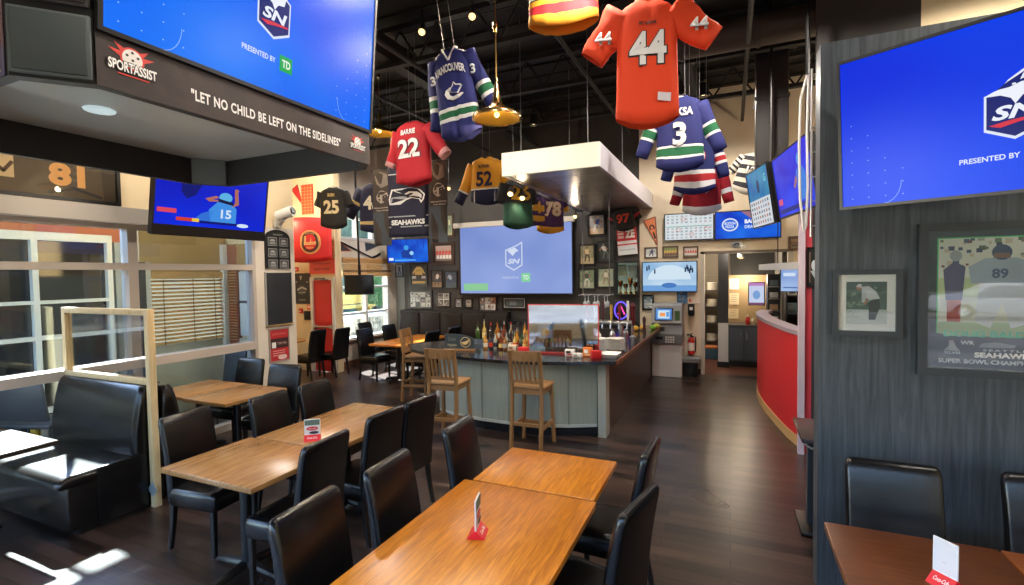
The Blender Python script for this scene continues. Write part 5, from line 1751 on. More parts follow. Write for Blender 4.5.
# helmet ornament over the opening
root = thing('wall_helmet', 'half helmet ornament in white and navy over the kitchen opening', 'helmet', (0.12, YB, 2.545))
m = MB(); m.T = Matrix.Diagonal((1, 0.7, 1, 1)); m.ball((0, -0.02, 0.02), (0.10, 0.07, 0.075), mat((186, 192, 198), 0.3), 8); m.build('shell', root)
m = MB(); m.tube([(0.05, -0.04, -0.01), (0.14, -0.05, -0.02), (0.13, -0.05, -0.06), (0.04, -0.04, -0.06)], 0.009, WHITE, 6); m.tube([(0.06, -0.04, -0.035), (0.135, -0.05, -0.04)], 0.008, WHITE, 6); m.build('face_guard', root)
m = MB(); m.tube([(-0.06, -0.07, 0.0), (-0.02, -0.08, 0.04), (0.03, -0.075, 0.03), (0.02, -0.08, 0.0)], 0.012, mat((40, 46, 70), 0.4), 6); m.build('decal', root)


# pennants
def pennant(label, c, rz, ln, wd, ang, col, edge, letter=None, lc=None):
    root = thing('pennant', label, 'pennant', c, rz, 'felt pennants on the walls', 0, rad(ang))
    m = MB(); m.prism([(0, -wd / 2), (ln, 0), (0, wd / 2)], -0.006, 0, edge); m.build('felt', root, False)
    m = MB(); m.at((0, -0.007, 0)); m.poly([(0.02, -wd * 0.4), (ln * 0.88, 0), (0.02, wd * 0.4)], col, 1)
    if letter:
        m.text(letter, ln * 0.3, 0, lc, h=wd * 0.42, layer=2, bold=0.06)
        m.rect(ln * 0.48, ln * 0.7, -wd * 0.07, wd * 0.07, lc, 2)
    m.build('print', root, False)


pennant('orange pennant with a black letter C, hanging at the end of the soffit', (-1.53, YF - 0.01, 3.16), 0, 0.62, 0.27, 74, mat((222, 130, 84), 0.6), mat((120, 60, 44), 0.6), 'C', P((40, 30, 30)))
pennant('dark pennant edged in orange, left of the hockey stick above the shade', (XF + 0.004, 8.42, 2.74), rad(90), 0.5, 0.26, 12, mat((50, 44, 48), 0.6), mat((200, 110, 60), 0.6))
pennant('navy pennant above the right end of the bamboo shade', (XF + 0.004, 9.35, 2.76), rad(90), 0.6, 0.22, -8, mat((52, 60, 74), 0.6), mat((90, 96, 104), 0.6))

# hockey stick on the far left wall
root = thing('hockey_stick', 'dark hockey stick slanting down across the wall above the shade', 'hockey stick', (XF + 0.02, 8.5, 2.84), rad(90))
m = MB(); m.tube([(0, -0.01, 0.0), (1.08, -0.01, -0.34)], 0.018, JET, 6); m.build('shaft', root)
m = MB(); m.loft([[(1.06, -0.02, -0.36), (1.06, 0.0, -0.36), (1.06, 0.0, -0.31), (1.06, -0.02, -0.31)], [(1.2, -0.03, -0.32), (1.2, -0.015, -0.32), (1.2, -0.015, -0.26), (1.2, -0.03, -0.26)], [(1.34, -0.05, -0.26), (1.34, -0.04, -0.26), (1.34, -0.04, -0.19), (1.34, -0.05, -0.19)]], JET); m.build('blade', root, False)

# bamboo shade over the far window
root = thing('bamboo_shade', 'rolled bamboo shade across the top of the far left window', 'shade', (XF + 0.05, 9.37, 2.07))
m = MB()
for k in range(16):
    m.box((0.0, 0, 0.01 + k * 0.024), (0.012, 1.66, 0.021), blindwood, 0.003)
m.span(-0.01, 0.012, -0.83, 0.83, 0.37, 0.42, blindwood); m.build('slats', root, False)
m = MB(); m.tube([(0.02, -0.83, 0.02), (0.02, 0.83, 0.02)], 0.035, blindwood, 8); m.tube([(0.02, -0.83, 0.12), (0.02, 0.83, 0.12)], 0.02, mat((120, 80, 40), 0.5), 8); m.build('roll', root)
root = thing('wall_ledge', 'brown ledge running under the far left window', 'ledge', (XF, 9.35, 0.60))
m = MB(); m.span(0.0, 0.07, -0.87, 0.87, -0.02, 0.02, mat((126, 98, 76), 0.5)); m.build('board', root, False); m = MB(); m.span(0.0, 0.03, -0.8, 0.8, -0.08, -0.02, mat((110, 84, 64), 0.5)); m.build('bracket', root, False)

# ---- entry wall posters and signs
def art_vposter(m, w, h):
    m.rect(-w / 2, w / 2, -h / 2, h / 2, P((34, 38, 48)), 0)
    m.text('V', -0.05 * w, 0.36 * h, P((196, 196, 190)), h=0.14 * h, w=0.14 * w, layer=1, bold=0.04)
    m.disc(0, -0.05 * h, 0.28 * w, 0.16 * h, P((70, 78, 88)), 1)
    m.stroke([(-0.26 * w, -0.04 * h), (0.0, 0.04 * h), (0.26 * w, -0.02 * h)], 0.03, P((190, 192, 190)), 2)
    m.stroke([(-0.2 * w, -0.14 * h), (0.2 * w, -0.12 * h)], 0.02, P((150, 154, 156)), 2)
    m.disc(-0.32 * w, 0.22 * h, 0.04 * w, 0.03 * h, P((160, 160, 158)), 2, 8); m.disc(0.32 * w, 0.22 * h, 0.04 * w, 0.03 * h, P((160, 160, 158)), 2, 8)
    m.rect(-0.2 * w, 0.2 * w, -0.4 * h, -0.36 * h, P((120, 124, 128)), 1)


picture('dark navy poster with a white emblem, left of the red door', (-8.66, 8.098, 1.81), 0.52, 0.68, 0, art_vposter, 0.01, mat((60, 62, 66), 0.5), name='poster', cat='poster', depth=0.015)
root = thing('table_sign', 'salmon red sign with two lines of lettering above the red door', 'sign', (-8.03, 8.055, 2.29))
m = MB(); m.span(-0.36, 0.34, 0.0, 0.03, -0.165, 0.165, mat((226, 92, 88), 0.5)); m.build('board', root, False)
m = MB(); m.at((0, -0.002, 0)); m.text("You've got your", 0.0, 0.06, P((120, 30, 34)), w=0.5, h=0.07, layer=1); m.text('table today!', 0.0, -0.06, P((120, 30, 34)), w=0.46, h=0.08, layer=1); m.build('lettering', root, False)
for nm_, lab, x, z, s_, col in (('alarm_pull', 'small red alarm pull under the navy poster', -8.70, 1.32, (0.09, 0.11), (190, 50, 46)), ('alarm_horn', 'small red alarm horn over the navy poster', -8.80, 2.24, (0.1, 0.1), (196, 70, 50))):
    root = thing(nm_, lab, 'alarm', (x, 8.1, z))
    m = MB(); m.box((0, -0.02, 0), (s_[0], 0.04, s_[1]), mat(col, 0.4), 0.008); m.build('housing', root); m = MB(); m.box((0, -0.045, -0.01), (s_[0] * 0.5, 0.012, s_[1] * 0.25), WHITE, 0.003); m.build('handle', root)
root = thing('wall_phone', 'small black wall unit left of the red door', 'wall unit', (-8.50, 8.1, 1.22))
m = MB(); m.box((0, -0.03, 0), (0.16, 0.06, 0.2), JET, 0.012); m.build('housing', root); m = MB(); m.box((0, -0.065, 0.04), (0.1, 0.01, 0.05), CHAR, 0.003); m.build('display', root)
root = thing('small_notice', 'small orange and white notice over the black wall unit', 'notice', (-8.46, 8.098, 1.40))
m = MB(); m.span(-0.08, 0.08, -0.008, 0, -0.06, 0.06, mat((220, 120, 80), 0.5)); m.build('card', root, False); m = MB(); m.at((0, -0.009, 0)); m.rect(-0.06, 0.06, -0.01, 0.03, P((240, 220, 200)), 1); m.build('print', root, False)

# bulging red banner with a round crest
root = thing('club_banner', 'billowing red banner with a round gold pizza crest above the poster', 'banner', (-8.06, 7.70, 2.84), rad(22))
redc = mat((206, 36, 38), 0.6)


def bsurf(X, Zc, l=0.0):
    u = X / 0.52
    v = Zc / 0.42
    return (X * (1 - 0.12 * (v + 1) / 2 * 0), -0.16 * (1 - u * u) * (1 - 0.4 * v * v) + l - 0.0, Zc - 0.06 * (1 - u * u) * (1 if v < 0 else -0.6))


m = MB()
rows = [[bsurf(-0.52 + 1.04 * i / 14, -0.42 + 0.84 * j / 8) for i in range(15)] for j in range(9)]
m.grid(rows[::-1], redc)
m.build('cloth', root, solid=0.006)
m = MB()
gc = P((228, 190, 120))


def bs2(X, Zc, y):
    return bsurf(X, Zc, y - 0.008)


for r0, r1, mm, ly in ((0.0, 0.20, gc, 1), (0.0, 0.185, redc, 3), (0.0, 0.175, gc, 5), (0.0, 0.165, P((60, 30, 30)), 7), (0.0, 0.115, redc, 9)):
    m.poly([(0.13 + r1 * math.cos(rad(a)), -0.05 + r1 * math.sin(rad(a))) for a in range(0, 360, 15)], mm, ly, fn=bs2)
m.text('Boston', 0.13, -0.02, gc, w=0.24, h=0.09, layer=13, bold=0.03, shear=0.2, fn=bs2)
m.text('PIZZA', 0.13, -0.12, gc, w=0.14, h=0.035, layer=13, bold=0.03, fn=bs2)
m.text('SPORTS BAR', 0.13, 0.065, gc, w=0.17, h=0.025, layer=13, fn=bs2, arc=0.02)
m.build('crest', root, False)
m = MB(); m.tube([(-0.5, 0, 0.42), (-0.5, 0.1, 0.75)], 0.004, DULLMETAL, 5); m.tube([(0.5, 0, 0.42), (0.5, 0.1, 0.75)], 0.004, DULLMETAL, 5); m.build('cord', root)
pennant('narrow red pennant at the top of the entry wall beside the brick panel', (-8.80, 8.094, 4.05), 0, 0.5, 0.22, 60, mat((196, 40, 44), 0.6), mat((150, 30, 36), 0.6))
root = thing('brick_panel', 'small red lattice panel with orange lines, high on the entry wall', 'panel', (-8.42, 8.098, 3.75))
m = MB(); m.span(-0.16, 0.16, -0.03, 0, -0.32, 0.32, mat((196, 80, 48), 0.6)); m.build('board', root, False)
m = MB(); m.at((0, -0.032, 0))
for k in range(9):
    m.rect(-0.16, 0.16, -0.32 + 0.07 * k, -0.31 + 0.07 * k, P((232, 150, 100)), 1)
for k in range(4):
    m.rect(-0.15 + 0.09 * k, -0.14 + 0.09 * k, -0.32, 0.3, P((232, 150, 100)), 1)
m.build('lattice', root, False)

# ---- kitchen passage things
root = thing('pass_counter', 'dark grey cabinet with a lit counter beyond the kitchen opening', 'cabinet', (0.27, 11.95, 0))
m = MB(); m.span(-0.31, 0.62, -0.4, 0.4, 0.12, 0.86, mat((64, 70, 78), 0.45)); m.span(-0.3, 0.6, -0.36, 0.4, 0.0, 0.12, JET); m.build('body', root, False)
m = MB(); m.span(-0.33, 0.63, -0.42, 0.4, 0.86, 0.9, mat((52, 54, 56), 0.3)); m.build('worktop', root, False)
for x in (-0.3, 0.0):
    m = MB(); m.span(x + 0.005, x + 0.285, -0.412, -0.4, 0.15, 0.84, mat((72, 78, 88), 0.4), 0.004); dr = m.build('cabinet_door', root, False)
    m = MB(); m.tube([(x + (0.24 if x < -0.1 else 0.05), -0.425, 0.6), (x + (0.24 if x < -0.1 else 0.05), -0.425, 0.75)], 0.008, STEEL, 6); m.build('handle', dr)
m = MB(); m.span(-0.31, 0.62, 0.38, 0.4, 0.9, 1.96, mat((176, 150, 112), 0.5)); m.build('backsplash', root, False)
for nm_, lab, x, y, z, w_, h_, col in (('menu_sheet', 'white order sheet in the kitchen pass, upper left', 0.08, 12.32, 1.76, 0.2, 0.24, (240, 236, 228)), ('menu_sheet', 'white order sheet in the kitchen pass, under the upper one', 0.08, 12.32, 1.42, 0.2, 0.26, (232, 214, 180)), ('menu_sheet', 'cream order sheet low in the kitchen pass', 0.06, 12.32, 1.08, 0.22, 0.22, (226, 206, 166))):
    root = thing(nm_, lab, 'sheet', (x, y, z), 0, 'order sheets in the kitchen pass')
    m = MB(); m.span(-w_ / 2, w_ / 2, -0.01, 0, -h_ / 2, h_ / 2, mat(col, 0.6)); m.build('paper', root, False)
    m = MB(); m.at((0, -0.011, 0))
    for k in range(4):
        m.rect(-w_ * 0.36, w_ * (0.3 - 0.1 * (k % 2)), h_ * (0.3 - 0.18 * k), h_ * (0.34 - 0.18 * k), P((150, 140, 126)), 1)
    m.build('print', root, False)


def art_order(m, w, h, dz=0.0):
    m.at((0, 0, dz)); m.rect(-w / 2, w / 2, -h / 2, h / 2, glow((196, 206, 232)), 0); m.rect(-w / 2, w / 2, h * 0.36, h / 2, glow((190, 130, 190)), 1); m.disc(0, -0.05 * h, 0.25 * w, 0.2 * h, glow((120, 160, 210)), 1); m.rect(-w * 0.5, w * 0.5, -h / 2, -0.4 * h, glow((120, 80, 110)), 1); m.at()


television('pinkish order screen hanging in the kitchen pass', (0.51, 11.75, 1.56), 0.32, 0.50, 0, 0.0, art_order, 0.04, 0.015, name='order_screen')
root = thing('heat_lamp', 'round downlight glowing on the dark kitchen bulkhead', 'lamp', (0.22, 12.3, 2.36))
m = MB(); m.ball((0, 0.0, 0), (0.06, 0.06, 0.04), glow((255, 220, 160), 1.3), 6); m.build('bulb', root); m = MB(); m.lathe([(0.075, 0.0), (0.08, 0.03), (0.03, 0.24)], STEEL, n=16, cap=False); m.build('trim_ring', root)

# plate shelf at the left in the kitchen
root = thing('plate_shelf', 'steel shelf stacked with white plates, left inside the kitchen', 'shelf', (-0.75, 13.1, 0))
for k, z in enumerate((0.35, 0.8, 1.2, 1.6, 1.95)):
    m = MB(); m.span(-0.5, 0.5, -0.25, 0.25, z - 0.015, z, DULLMETAL); m.build('shelf_board', root, False)
for sx in (-0.5, 0.5):
    for sy in (-0.25, 0.25):
        m = MB(); m.tube([(sx, sy, 0), (sx, sy, 2.0)], 0.015, STEEL, 6); m.build('upright', root)
first = None
names = ['lowest', 'second', 'third', 'fourth', 'top']
for k, z in enumerate((0.35, 0.8, 1.2, 1.6)):
    for j, x in enumerate((-1.05, -0.72, -0.42)):
        lab = 'pile of white plates on the %s kitchen shelf, %s' % (names[k], ['left', 'middle', 'right'][j])
        if first is None:
            m = MB()
            prof = [(0.07, 0)]
            for q in range(7):
                prof += [(0.125, 0.012 + 0.026 * q), (0.11, 0.022 + 0.026 * q)]
            m.lathe(prof, mat((226, 222, 214), 0.4), n=18); first = m.build('crockery'); first.location = (x, 13.05, z); tag(first, lab, 'plates', 'white crockery on the kitchen shelf')
        else:
            o = first.copy(); COL.objects.link(o); o.location = (x, 13.05, z); o['label'] = lab
m = MB(); m.span(-0.2, 0.16, -0.15, 0.15, 0, 0.25, mat((70, 110, 140), 0.5), 0.02); m.span(-0.22, 0.18, -0.17, 0.17, 0.25, 0.29, mat((190, 120, 80), 0.5), 0.01)
o = m.build('storage_tub'); o.location = (-0.42, 12.5, 0.0); tag(o, 'blue storage tub on the kitchen floor below the shelf', 'tub')
for nm_, lab, x, col, h_ in (('sauce_bottle', 'red sauce bottle on the kitchen counter', 0.34, (190, 40, 34), 0.2), ('sauce_bottle', 'pale jar beside the red bottle on the kitchen counter', 0.45, (214, 196, 160), 0.14), ('sauce_bottle', 'amber jar at the right of the kitchen counter', 0.56, (170, 110, 50), 0.16)):
    root = thing(nm_, lab, 'bottle', (x, 11.75, 0.9))
    m = MB(); m.lathe([(0.035, 0), (0.04, 0.02), (0.04, h_ * 0.65), (0.018, h_ * 0.85)], mat(col, 0.3), n=12); m.build('body', root); m = MB(); m.lathe([(0.02, h_ * 0.85), (0.02, h_)], WHITE, n=10); m.build('cap', root)

root = thing('glass_cooler', 'dark upright cooler with steel shelf fronts, right inside the kitchen opening', 'cooler', (0.80, 11.25, 0))
m = MB(); m.span(-0.12, 0.1, -0.2, 0.25, 0, 1.98, mat((34, 34, 36), 0.4), 0.01); m.build('body', root, False)
for k in range(4):
    m = MB(); m.span(-0.1, 0.08, -0.215, -0.2, 1.0 + 0.24 * k, 1.02 + 0.24 * k, STEEL); m.build('shelf_front', root, False)
for k in range(4):
    m = MB(); m.span(-0.085, 0.065, -0.21, -0.2, 1.03 + 0.24 * k, 1.14 + 0.24 * k, mat([(190, 190, 186), (150, 120, 90), (206, 206, 206), (110, 130, 140)][k], 0.5)); m.build('goods', root, False)
# ================================================================== OVERHEAD
# open-web joists across the room and pipes along it
for k, y in enumerate((-1.0, 0.7, 2.4, 4.1, 5.8, 7.5, 9.2)):
    m = MB()
    m.span(-9.6, 4.2, y - 0.06, y + 0.06, 5.46, 5.53, joistm)
    m.span(-9.6, 4.2, y - 0.05, y + 0.05, 4.98, 5.04, joistm)
    n = 22
    for i in range(n):
        x = -9.4 + 13.4 * i / n
        m.tube([(x, y, 5.02), (x + 0.3, y, 5.48)], 0.016, joistm, 5)
        m.tube([(x + 0.3, y, 5.48), (x + 0.6, y, 5.02)], 0.016, joistm, 5)
    struct('trim_%d' % (10 + k), m)
m = MB()
for x in (-5.1, -3.9, -1.9, 0.2, 1.7):
    m.tube([(x, -2.4, 4.9), (x, 10.4, 4.9)], 0.03, mat((30, 27, 25), 0.6), 8)
for x in (-4.4, -0.6):
    m.span(x - 0.09, x + 0.09, -2.4, 10.4, 5.05, 5.35, joistm)
struct('trim_20', m)

root = thing('air_duct', 'tan round air duct crossing under the roof behind the orange shirt', 'duct', (0.0, 7.0, 5.05))
m = MB(); m.tube([(-1.4, 0, 0), (2.9, 0, 0)], 0.19, mat((66, 54, 44), 0.6), 20)
for x in (-1.4, -0.6, 0.3, 1.2, 2.2):
    m.tube([(x, 0, 0), (x + 0.04, 0, 0)], 0.205, mat((58, 48, 40), 0.6), 20)
m.build('pipe', root)
root = thing('duct_column', 'dark square duct dropping from the roof with a round diffuser', 'duct', (0.52, 7.9, 3.5))
m = MB(); m.span(-0.2, 0.2, -0.2, 0.2, 0, 2.1, mat((42, 37, 36), 0.5), 0.01); m.span(-0.215, 0.215, -0.215, 0.215, 0.9, 0.95, mat((50, 44, 42), 0.5)); m.build('shaft', root, False)
m = MB(); m.lathe([(0.36, 1.66), (0.4, 1.7), (0.2, 1.78), (0.2, 1.9)], mat((44, 40, 38), 0.5), n=28)
for r_ in (0.3, 0.22, 0.14):
    m.lathe([(r_, 1.63), (r_ + 0.02, 1.66)], mat((70, 62, 56), 0.5), n=28, cap=False)
m.build('diffuser', root)

# soffit over the bar
b = MB()
x0, x1, y0, y1, z0, z1 = -2.78, -1.46, 6.0, 10.49, 3.36, 3.66
wht = mat((222, 228, 224), 0.5)
lav = mat((206, 204, 216), 0.35)
b.span(x0, x1, y0, y0 + 0.05, z0, z1, wht)
b.span(x1 - 0.05, x1, y0 + 0.05, y1, z0, z1, lav)
b.span(x0, x0 + 0.05, y0 + 0.05, y1, z0, z1, lav)
b.span(x0 + 0.05, x1 - 0.05, y0 + 0.05, y1, z1 - 0.05, z1, mat((60, 58, 58), 0.6))
tinm = speckle('brushed_tin', (166, 158, 150), (196, 190, 182), 2.2, 0.3, 0.0, 0.9, stretch=(1, 6, 1))
for i in range(3):
    for j in range(10):
        xa = x0 + 0.05 + (x1 - x0 - 0.1) * i / 3; xb = x0 + 0.05 + (x1 - x0 - 0.1) * (i + 1) / 3
        ya = y0 + 0.05 + 0.444 * j
        b.span(xa + 0.003, xb - 0.003, ya + 0.003, ya + 0.441, z0 + 0.012, z0 + 0.02, tinm)
b.span(x0 + 0.05, x1 - 0.05, y0 + 0.05, y1, z0 + 0.02, z0 + 0.03, mat((70, 68, 66), 0.6))
for (xx, yy_) in ((x0 + 0.2, y0 + 0.2), (x1 - 0.2, y0 + 0.2), (x0 + 0.2, 8.4), (x1 - 0.2, 8.4)):
    b.tube([(xx, yy_, z1), (xx, yy_, ZC)], 0.006, DULLMETAL, 6)
struct('ceiling_soffit', b)

# ---- hanging display cube, upper left
root = thing('display_cube', 'big dark hanging display cube with a lettered lower band, upper left', 'display cube', (-3.3, 2.0, 2.86))
cube_o = [(0.9, -0.8), (0.9, 0.88), (0.78, 1.0), (-0.73, 1.0), (-0.9, 0.78), (-0.9, -0.8), (-0.73, -1.0), (0.72, -1.0)]
cube_i = [(x * 0.955, y * 0.955) for x, y in cube_o]
skin = mat((30, 28, 28), 0.5)
m = MB()
n = 8
for i in range(n):
    a, b_, c_, d_ = cube_o[i], cube_o[(i + 1) % n], cube_i[(i + 1) % n], cube_i[i]
    m.slab([a, b_, c_, d_], 0.0, 1.5, skin)
m.build('shell', root, False)
m = MB(); m.slab(cube_i, 0.21, 0.25, mat((216, 232, 238), 0.2, 0.1, 0.6)); up_ = m.build('underside_panel', root, False)
m = MB()
m.slab([(-0.73 * 0.95, 0.945), (-0.725 * 0.95, 0.93), (-0.88 * 0.95, 0.735), (-0.89 * 0.95, 0.755)], 0.0, 0.21, mat((104, 114, 118), 0.5)); m.build('corner_panel', root, False)
m = MB(); m.lathe([(0.075, 0.2), (0.08, 0.207), (0.08, 0.21)], glow((196, 214, 216), 0.9), (-0.14, -0.265, 0), 28); m.build('light_fixture', up_)
# lower band on the side facing the aisle, with lettering
m = MB(); m.T = Matrix.Translation((0.9, 0.04, 0.115)) @ Matrix.Rotation(rad(90), 4, 'Z')
bandm = speckle('brown_band', (34, 24, 22), (52, 38, 34), 9, 0.45)
m.span(-0.84, 0.84, -0.012, 0.0, -0.115, 0.115, bandm)
m.build('banner_band', root, False)
m = MB(); m.T = Matrix.Translation((0.9 + 0.013, 0.04, 0.115)) @ Matrix.Rotation(rad(90), 4, 'Z')
KT = m.T.copy()
m.text('"LET NO CHILD BE LEFT ON THE SIDELINES"', 0.05, -0.028, WHITE, w=1.0, h=0.055, layer=1, bold=0.03, spacing=1.08)


def ball_logo(cx, cz, s):
    rd, wt = P((206, 60, 52)), P((226, 222, 218))
    for a in (-70, -45, 45, 70):
        q = rad(90 + a)
        m.poly([(cx + s * 0.3 * math.cos(q - 0.35), cz + s * (0.12 + 0.3 * math.sin(q - 0.35))), (cx + s * 0.3 * math.cos(q + 0.35), cz + s * (0.12 + 0.3 * math.sin(q + 0.35))), (cx + s * 0.72 * math.cos(q), cz + s * (0.12 + 0.62 * math.sin(q)))], rd, 1)
    m.disc(cx, cz + 0.16 * s, 0.36 * s, 0.36 * s, rd, 2, 20)
    m.disc(cx, cz + 0.16 * s, 0.3 * s, 0.3 * s, wt, 3, 20)
    for dx, dz in ((0, 0.02), (-0.16, 0.14), (0.16, 0.14), (0, 0.26)):
        m.disc(cx + dx * s, cz + (0.1 + dz) * s, 0.05 * s, 0.045 * s, P((70, 60, 60)), 4, 6)
    m.text('SPORTASSIST', cx, cz - 0.16 * s, P((30, 22, 22)), w=1.5 * s, h=0.38 * s, layer=4, bold=0.1)
    m.text('SPORTASSIST', cx, cz - 0.16 * s, WHITE, w=1.42 * s, h=0.32 * s, layer=6, bold=0.03)
    m.rect(cx - 0.45 * s, cx + 0.5 * s, cz - 0.42 * s, cz - 0.38 * s, rd, 2)


m.build('lettering', root, False)
m = MB(); m.T = KT; ball_logo(-0.705, 0.015, 0.135); m.build('club_logo', root, False)
m = MB(); m.T = KT; ball_logo(0.715, 0.0, 0.105); m.build('club_logo', root, False)
# corner speaker grilles and the net print
m = MB(); m.T = Matrix.Translation((0.81, -0.90, 0)) @ Matrix.Rotation(math.atan2(0.2, 0.18), 4, 'Z')
m.box((0, -0.012, 0.14), (0.262, 0.02, 0.26), mat((84, 92, 94), 0.6), 0.008); m.box((0, -0.024, 0.14), (0.235, 0.01, 0.235), mat((62, 70, 72), 0.75), 0.004); m.build('speaker_grille', root)
m = MB(); m.T = Matrix.Translation((0.81, -0.90, 0)) @ Matrix.Rotation(math.atan2(0.2, 0.18), 4, 'Z')
m.box((0, -0.012, 0.50), (0.262, 0.02, 0.40), mat((48, 44, 44), 0.7), 0.008); m.box((0, -0.024, 0.50), (0.235, 0.01, 0.37), mat((40, 36, 36), 0.75), 0.004); m.build('speaker_grille', root)
m = MB(); m.at((0, -1.002, 0))
m.rect(-0.7, 0.7, 0.0, 0.4, P((92, 60, 70)), 1); m.rect(-0.7, 0.7, 0.0, 0.12, P((70, 62, 100)), 2)
for k in range(27):
    x = -0.7 + 0.045 * k
    m.stroke([(x, 0.02), (x + 0.2, 0.38)], 0.006, P((206, 196, 186)), 3); m.stroke([(x + 0.2, 0.02), (x, 0.38)], 0.006, P((206, 196, 186)), 3)
m.rect(-0.7, 0.7, 0.4, 1.45, P((150, 160, 140)), 1)
m.build('net_print', root, False)
m = MB()
for x, y in ((0.7, -0.7), (0.7, 0.8), (-0.7, -0.7), (-0.7, 0.8)):
    m.tube([(x, y, 1.45), (x, y, ZC - 2.86)], 0.02, DULLMETAL, 6)
m.slab(cube_i, 1.44, 1.48, skin)
m.build('hanging_rod', root)
television('huge television of a blue sports channel screen on the hanging display cube', (-2.335, 2.045, 3.555), 1.69, 0.95, rad(90), rad(5), art_channel(wash=blue_wash, scale=0.27), depth=0.05, bezel=0.02)

# ---- jerseys
NB, GR, WH = mat((30, 36, 100), 0.8), mat((22, 98, 62), 0.8), mat((222, 222, 220), 0.8)
DN = mat((26, 28, 60), 0.75)
blk = mat((30, 28, 27), 0.75)


def orca(m, surf, k):
    w_, bl = WH, mat((30, 40, 110), 0.7)

    def f(x, z, y):
        return surf(x, z, y)
    cx, cz, s = 0.02, -0.47, 0.15
    outer = [(-0.25, 0.25), (-0.62, 0.1), (-0.75, -0.2), (-0.6, -0.5), (-0.2, -0.66), (0.3, -0.6), (0.66, -0.36)]
    inner = [(0.5, -0.26), (0.2, -0.4), (-0.15, -0.42), (-0.38, -0.28), (-0.42, -0.05), (-0.2, 0.12)]
    m.poly([(cx + s * x, cz + s * z) for x, z in outer + inner], w_, 3, fn=f)
    m.poly([(cx + s * x, cz + s * z) for x, z in ((-0.3, -0.12), (0.3, -0.3), (0.5, 0.05), (0.66, 0.16), (0.5, 0.34), (0.2, 0.36), (0.02, 0.6), (-0.1, 0.34), (-0.3, 0.12))], w_, 5, fn=f)
    m.poly([(cx + s * x, cz + s * z) for x, z in ((-0.22, -0.1), (0.22, -0.24), (0.40, 0.05), (0.50, 0.16), (0.4, 0.26), (0.16, 0.28), (0.02, 0.48), (-0.04, 0.28), (-0.22, 0.1))], bl, 9, fn=f)


jersey('blue hockey jersey lettered VANCOUVER with a white orca and green stripes', (-2.72, 4.6, 4.44), rad(6), 0.46, 0.93,
       [(0.68, NB), (0.72, WH), (0.79, GR), (0.83, WH), (1, NB)], [(0.5, NB), (0.56, WH), (0.68, GR), (0.74, WH), (1, NB)], 0.86, 14, 0.12, 'v', WH,
       [('VANCOUVER', 0.085, -0.28, WH, None, 0.34, 0.05), ('sleeve', '3', 0.1, 0.3, WH)], cord=1.1, roll=rad(-8), art=orca, seed=1, flip_sleeve={-1: 9, 1: 20})
jersey('red jersey with a white number 22, hanging behind the blue orca jersey', (-4.18, 6.0, 4.27), rad(-4), 0.62, 0.88,
       [(1, mat((170, 22, 36), 0.8))], [(0.85, mat((170, 22, 36), 0.8)), (1, mat((206, 150, 150), 0.8))], 0.46, 32, 0.11, 'round', mat((150, 20, 34), 0.7),
       [('BARRIE', 0.075, -0.17, WH, None, 0.26), ('22', 0.28, -0.40, WH, P((90, 20, 40)), 0.42)], cord=1.2, seed=2, flip_sleeve={-1: 26, 1: 38})


def laces(m, surf, k):
    for x in (-0.19 * k, 0.17 * k):
        m.poly([(x - 0.012, -0.74), (x + 0.012, -0.74), (x + 0.012, -0.06), (x - 0.012, -0.06)], WH, 3, fn=surf)
    m.poly([(-0.17, -0.09), (0.17, -0.09), (0.17, -0.045), (-0.17, -0.045)], DN, 2, fn=surf)


YL = mat((228, 160, 38), 0.75)
jersey('yellow hockey jersey with a navy number 52 and navy hem', (-3.66, 7.3, 3.98), rad(4), 0.56, 0.74,
       [(0.70, YL), (0.73, WH), (1, DN)], [(0.66, YL), (0.70, WH), (1, DN)], 0.68, 28, 0.115, 'round', DN,
       [('ROWAN', 0.06, -0.17, DN, None, 0.19), ('52', 0.24, -0.37, DN, None, 0.28)], cord=1.5, art=laces, seed=3)
FR = mat((176, 30, 38), 0.75)
jersey('red and yellow striped hockey jersey, only its hem showing at the top edge', (-1.43, 4.5, 5.22), rad(10), 0.66, 0.86,
       [(0.70, FR), (0.73, WH), (0.745, blk), (0.80, YL), (0.89, FR), (1, YL)], [(0.6, FR), (0.66, WH), (0.72, blk), (0.85, YL), (1, blk)], 0.5, 60, 0.12, 'v', blk,
       [('C', 0.2, -0.36, YL, WH, None)], cord=0.35, seed=4)


def patch(m, surf, k):
    m.poly([(0.07, -0.83), (0.17, -0.84), (0.175, -0.775), (0.075, -0.765)], P((206, 200, 206)), 3, fn=surf)


OR = mat((222, 64, 20), 0.8)
jersey('big orange football jersey with white number 44 at the top centre', (-0.61, 4.1, 4.22), rad(13), 0.49, 0.97,
       [(1, OR)], [(1, OR)], 0.46, 46, 0.165, 'round', mat((206, 56, 20), 0.75),
       [('44', 0.27, -0.42, WH, P((30, 26, 26)), 0.30), ('BC LIONS', 0.026, -0.23, P((40, 38, 42)), None, 0.13, 0, 0.0), ('sleeve', '44', 0.10, 0.62, WH)], cord=0.9, art=patch, seed=5, flip_sleeve={-1: 38, 1: 52})
jersey('navy hockey jersey with number 3 and green stripes, partly behind the orange one', (-0.55, 6.2, 4.12), rad(4), 0.54, 0.84,
       [(0.70, NB), (0.73, WH), (0.84, GR), (0.87, WH), (1, NB)], [(0.42, NB), (0.47, WH), (0.62, GR), (0.67, WH), (1, NB)], 0.62, 24, 0.108, 'round', WH,
       [('BIEKSA', 0.095, -0.21, WH, None, 0.30), ('3', 0.29, -0.46, WH, P((28, 34, 90)), 0.16)], cord=0.8, seed=6)
RB = mat((28, 38, 98), 0.8)
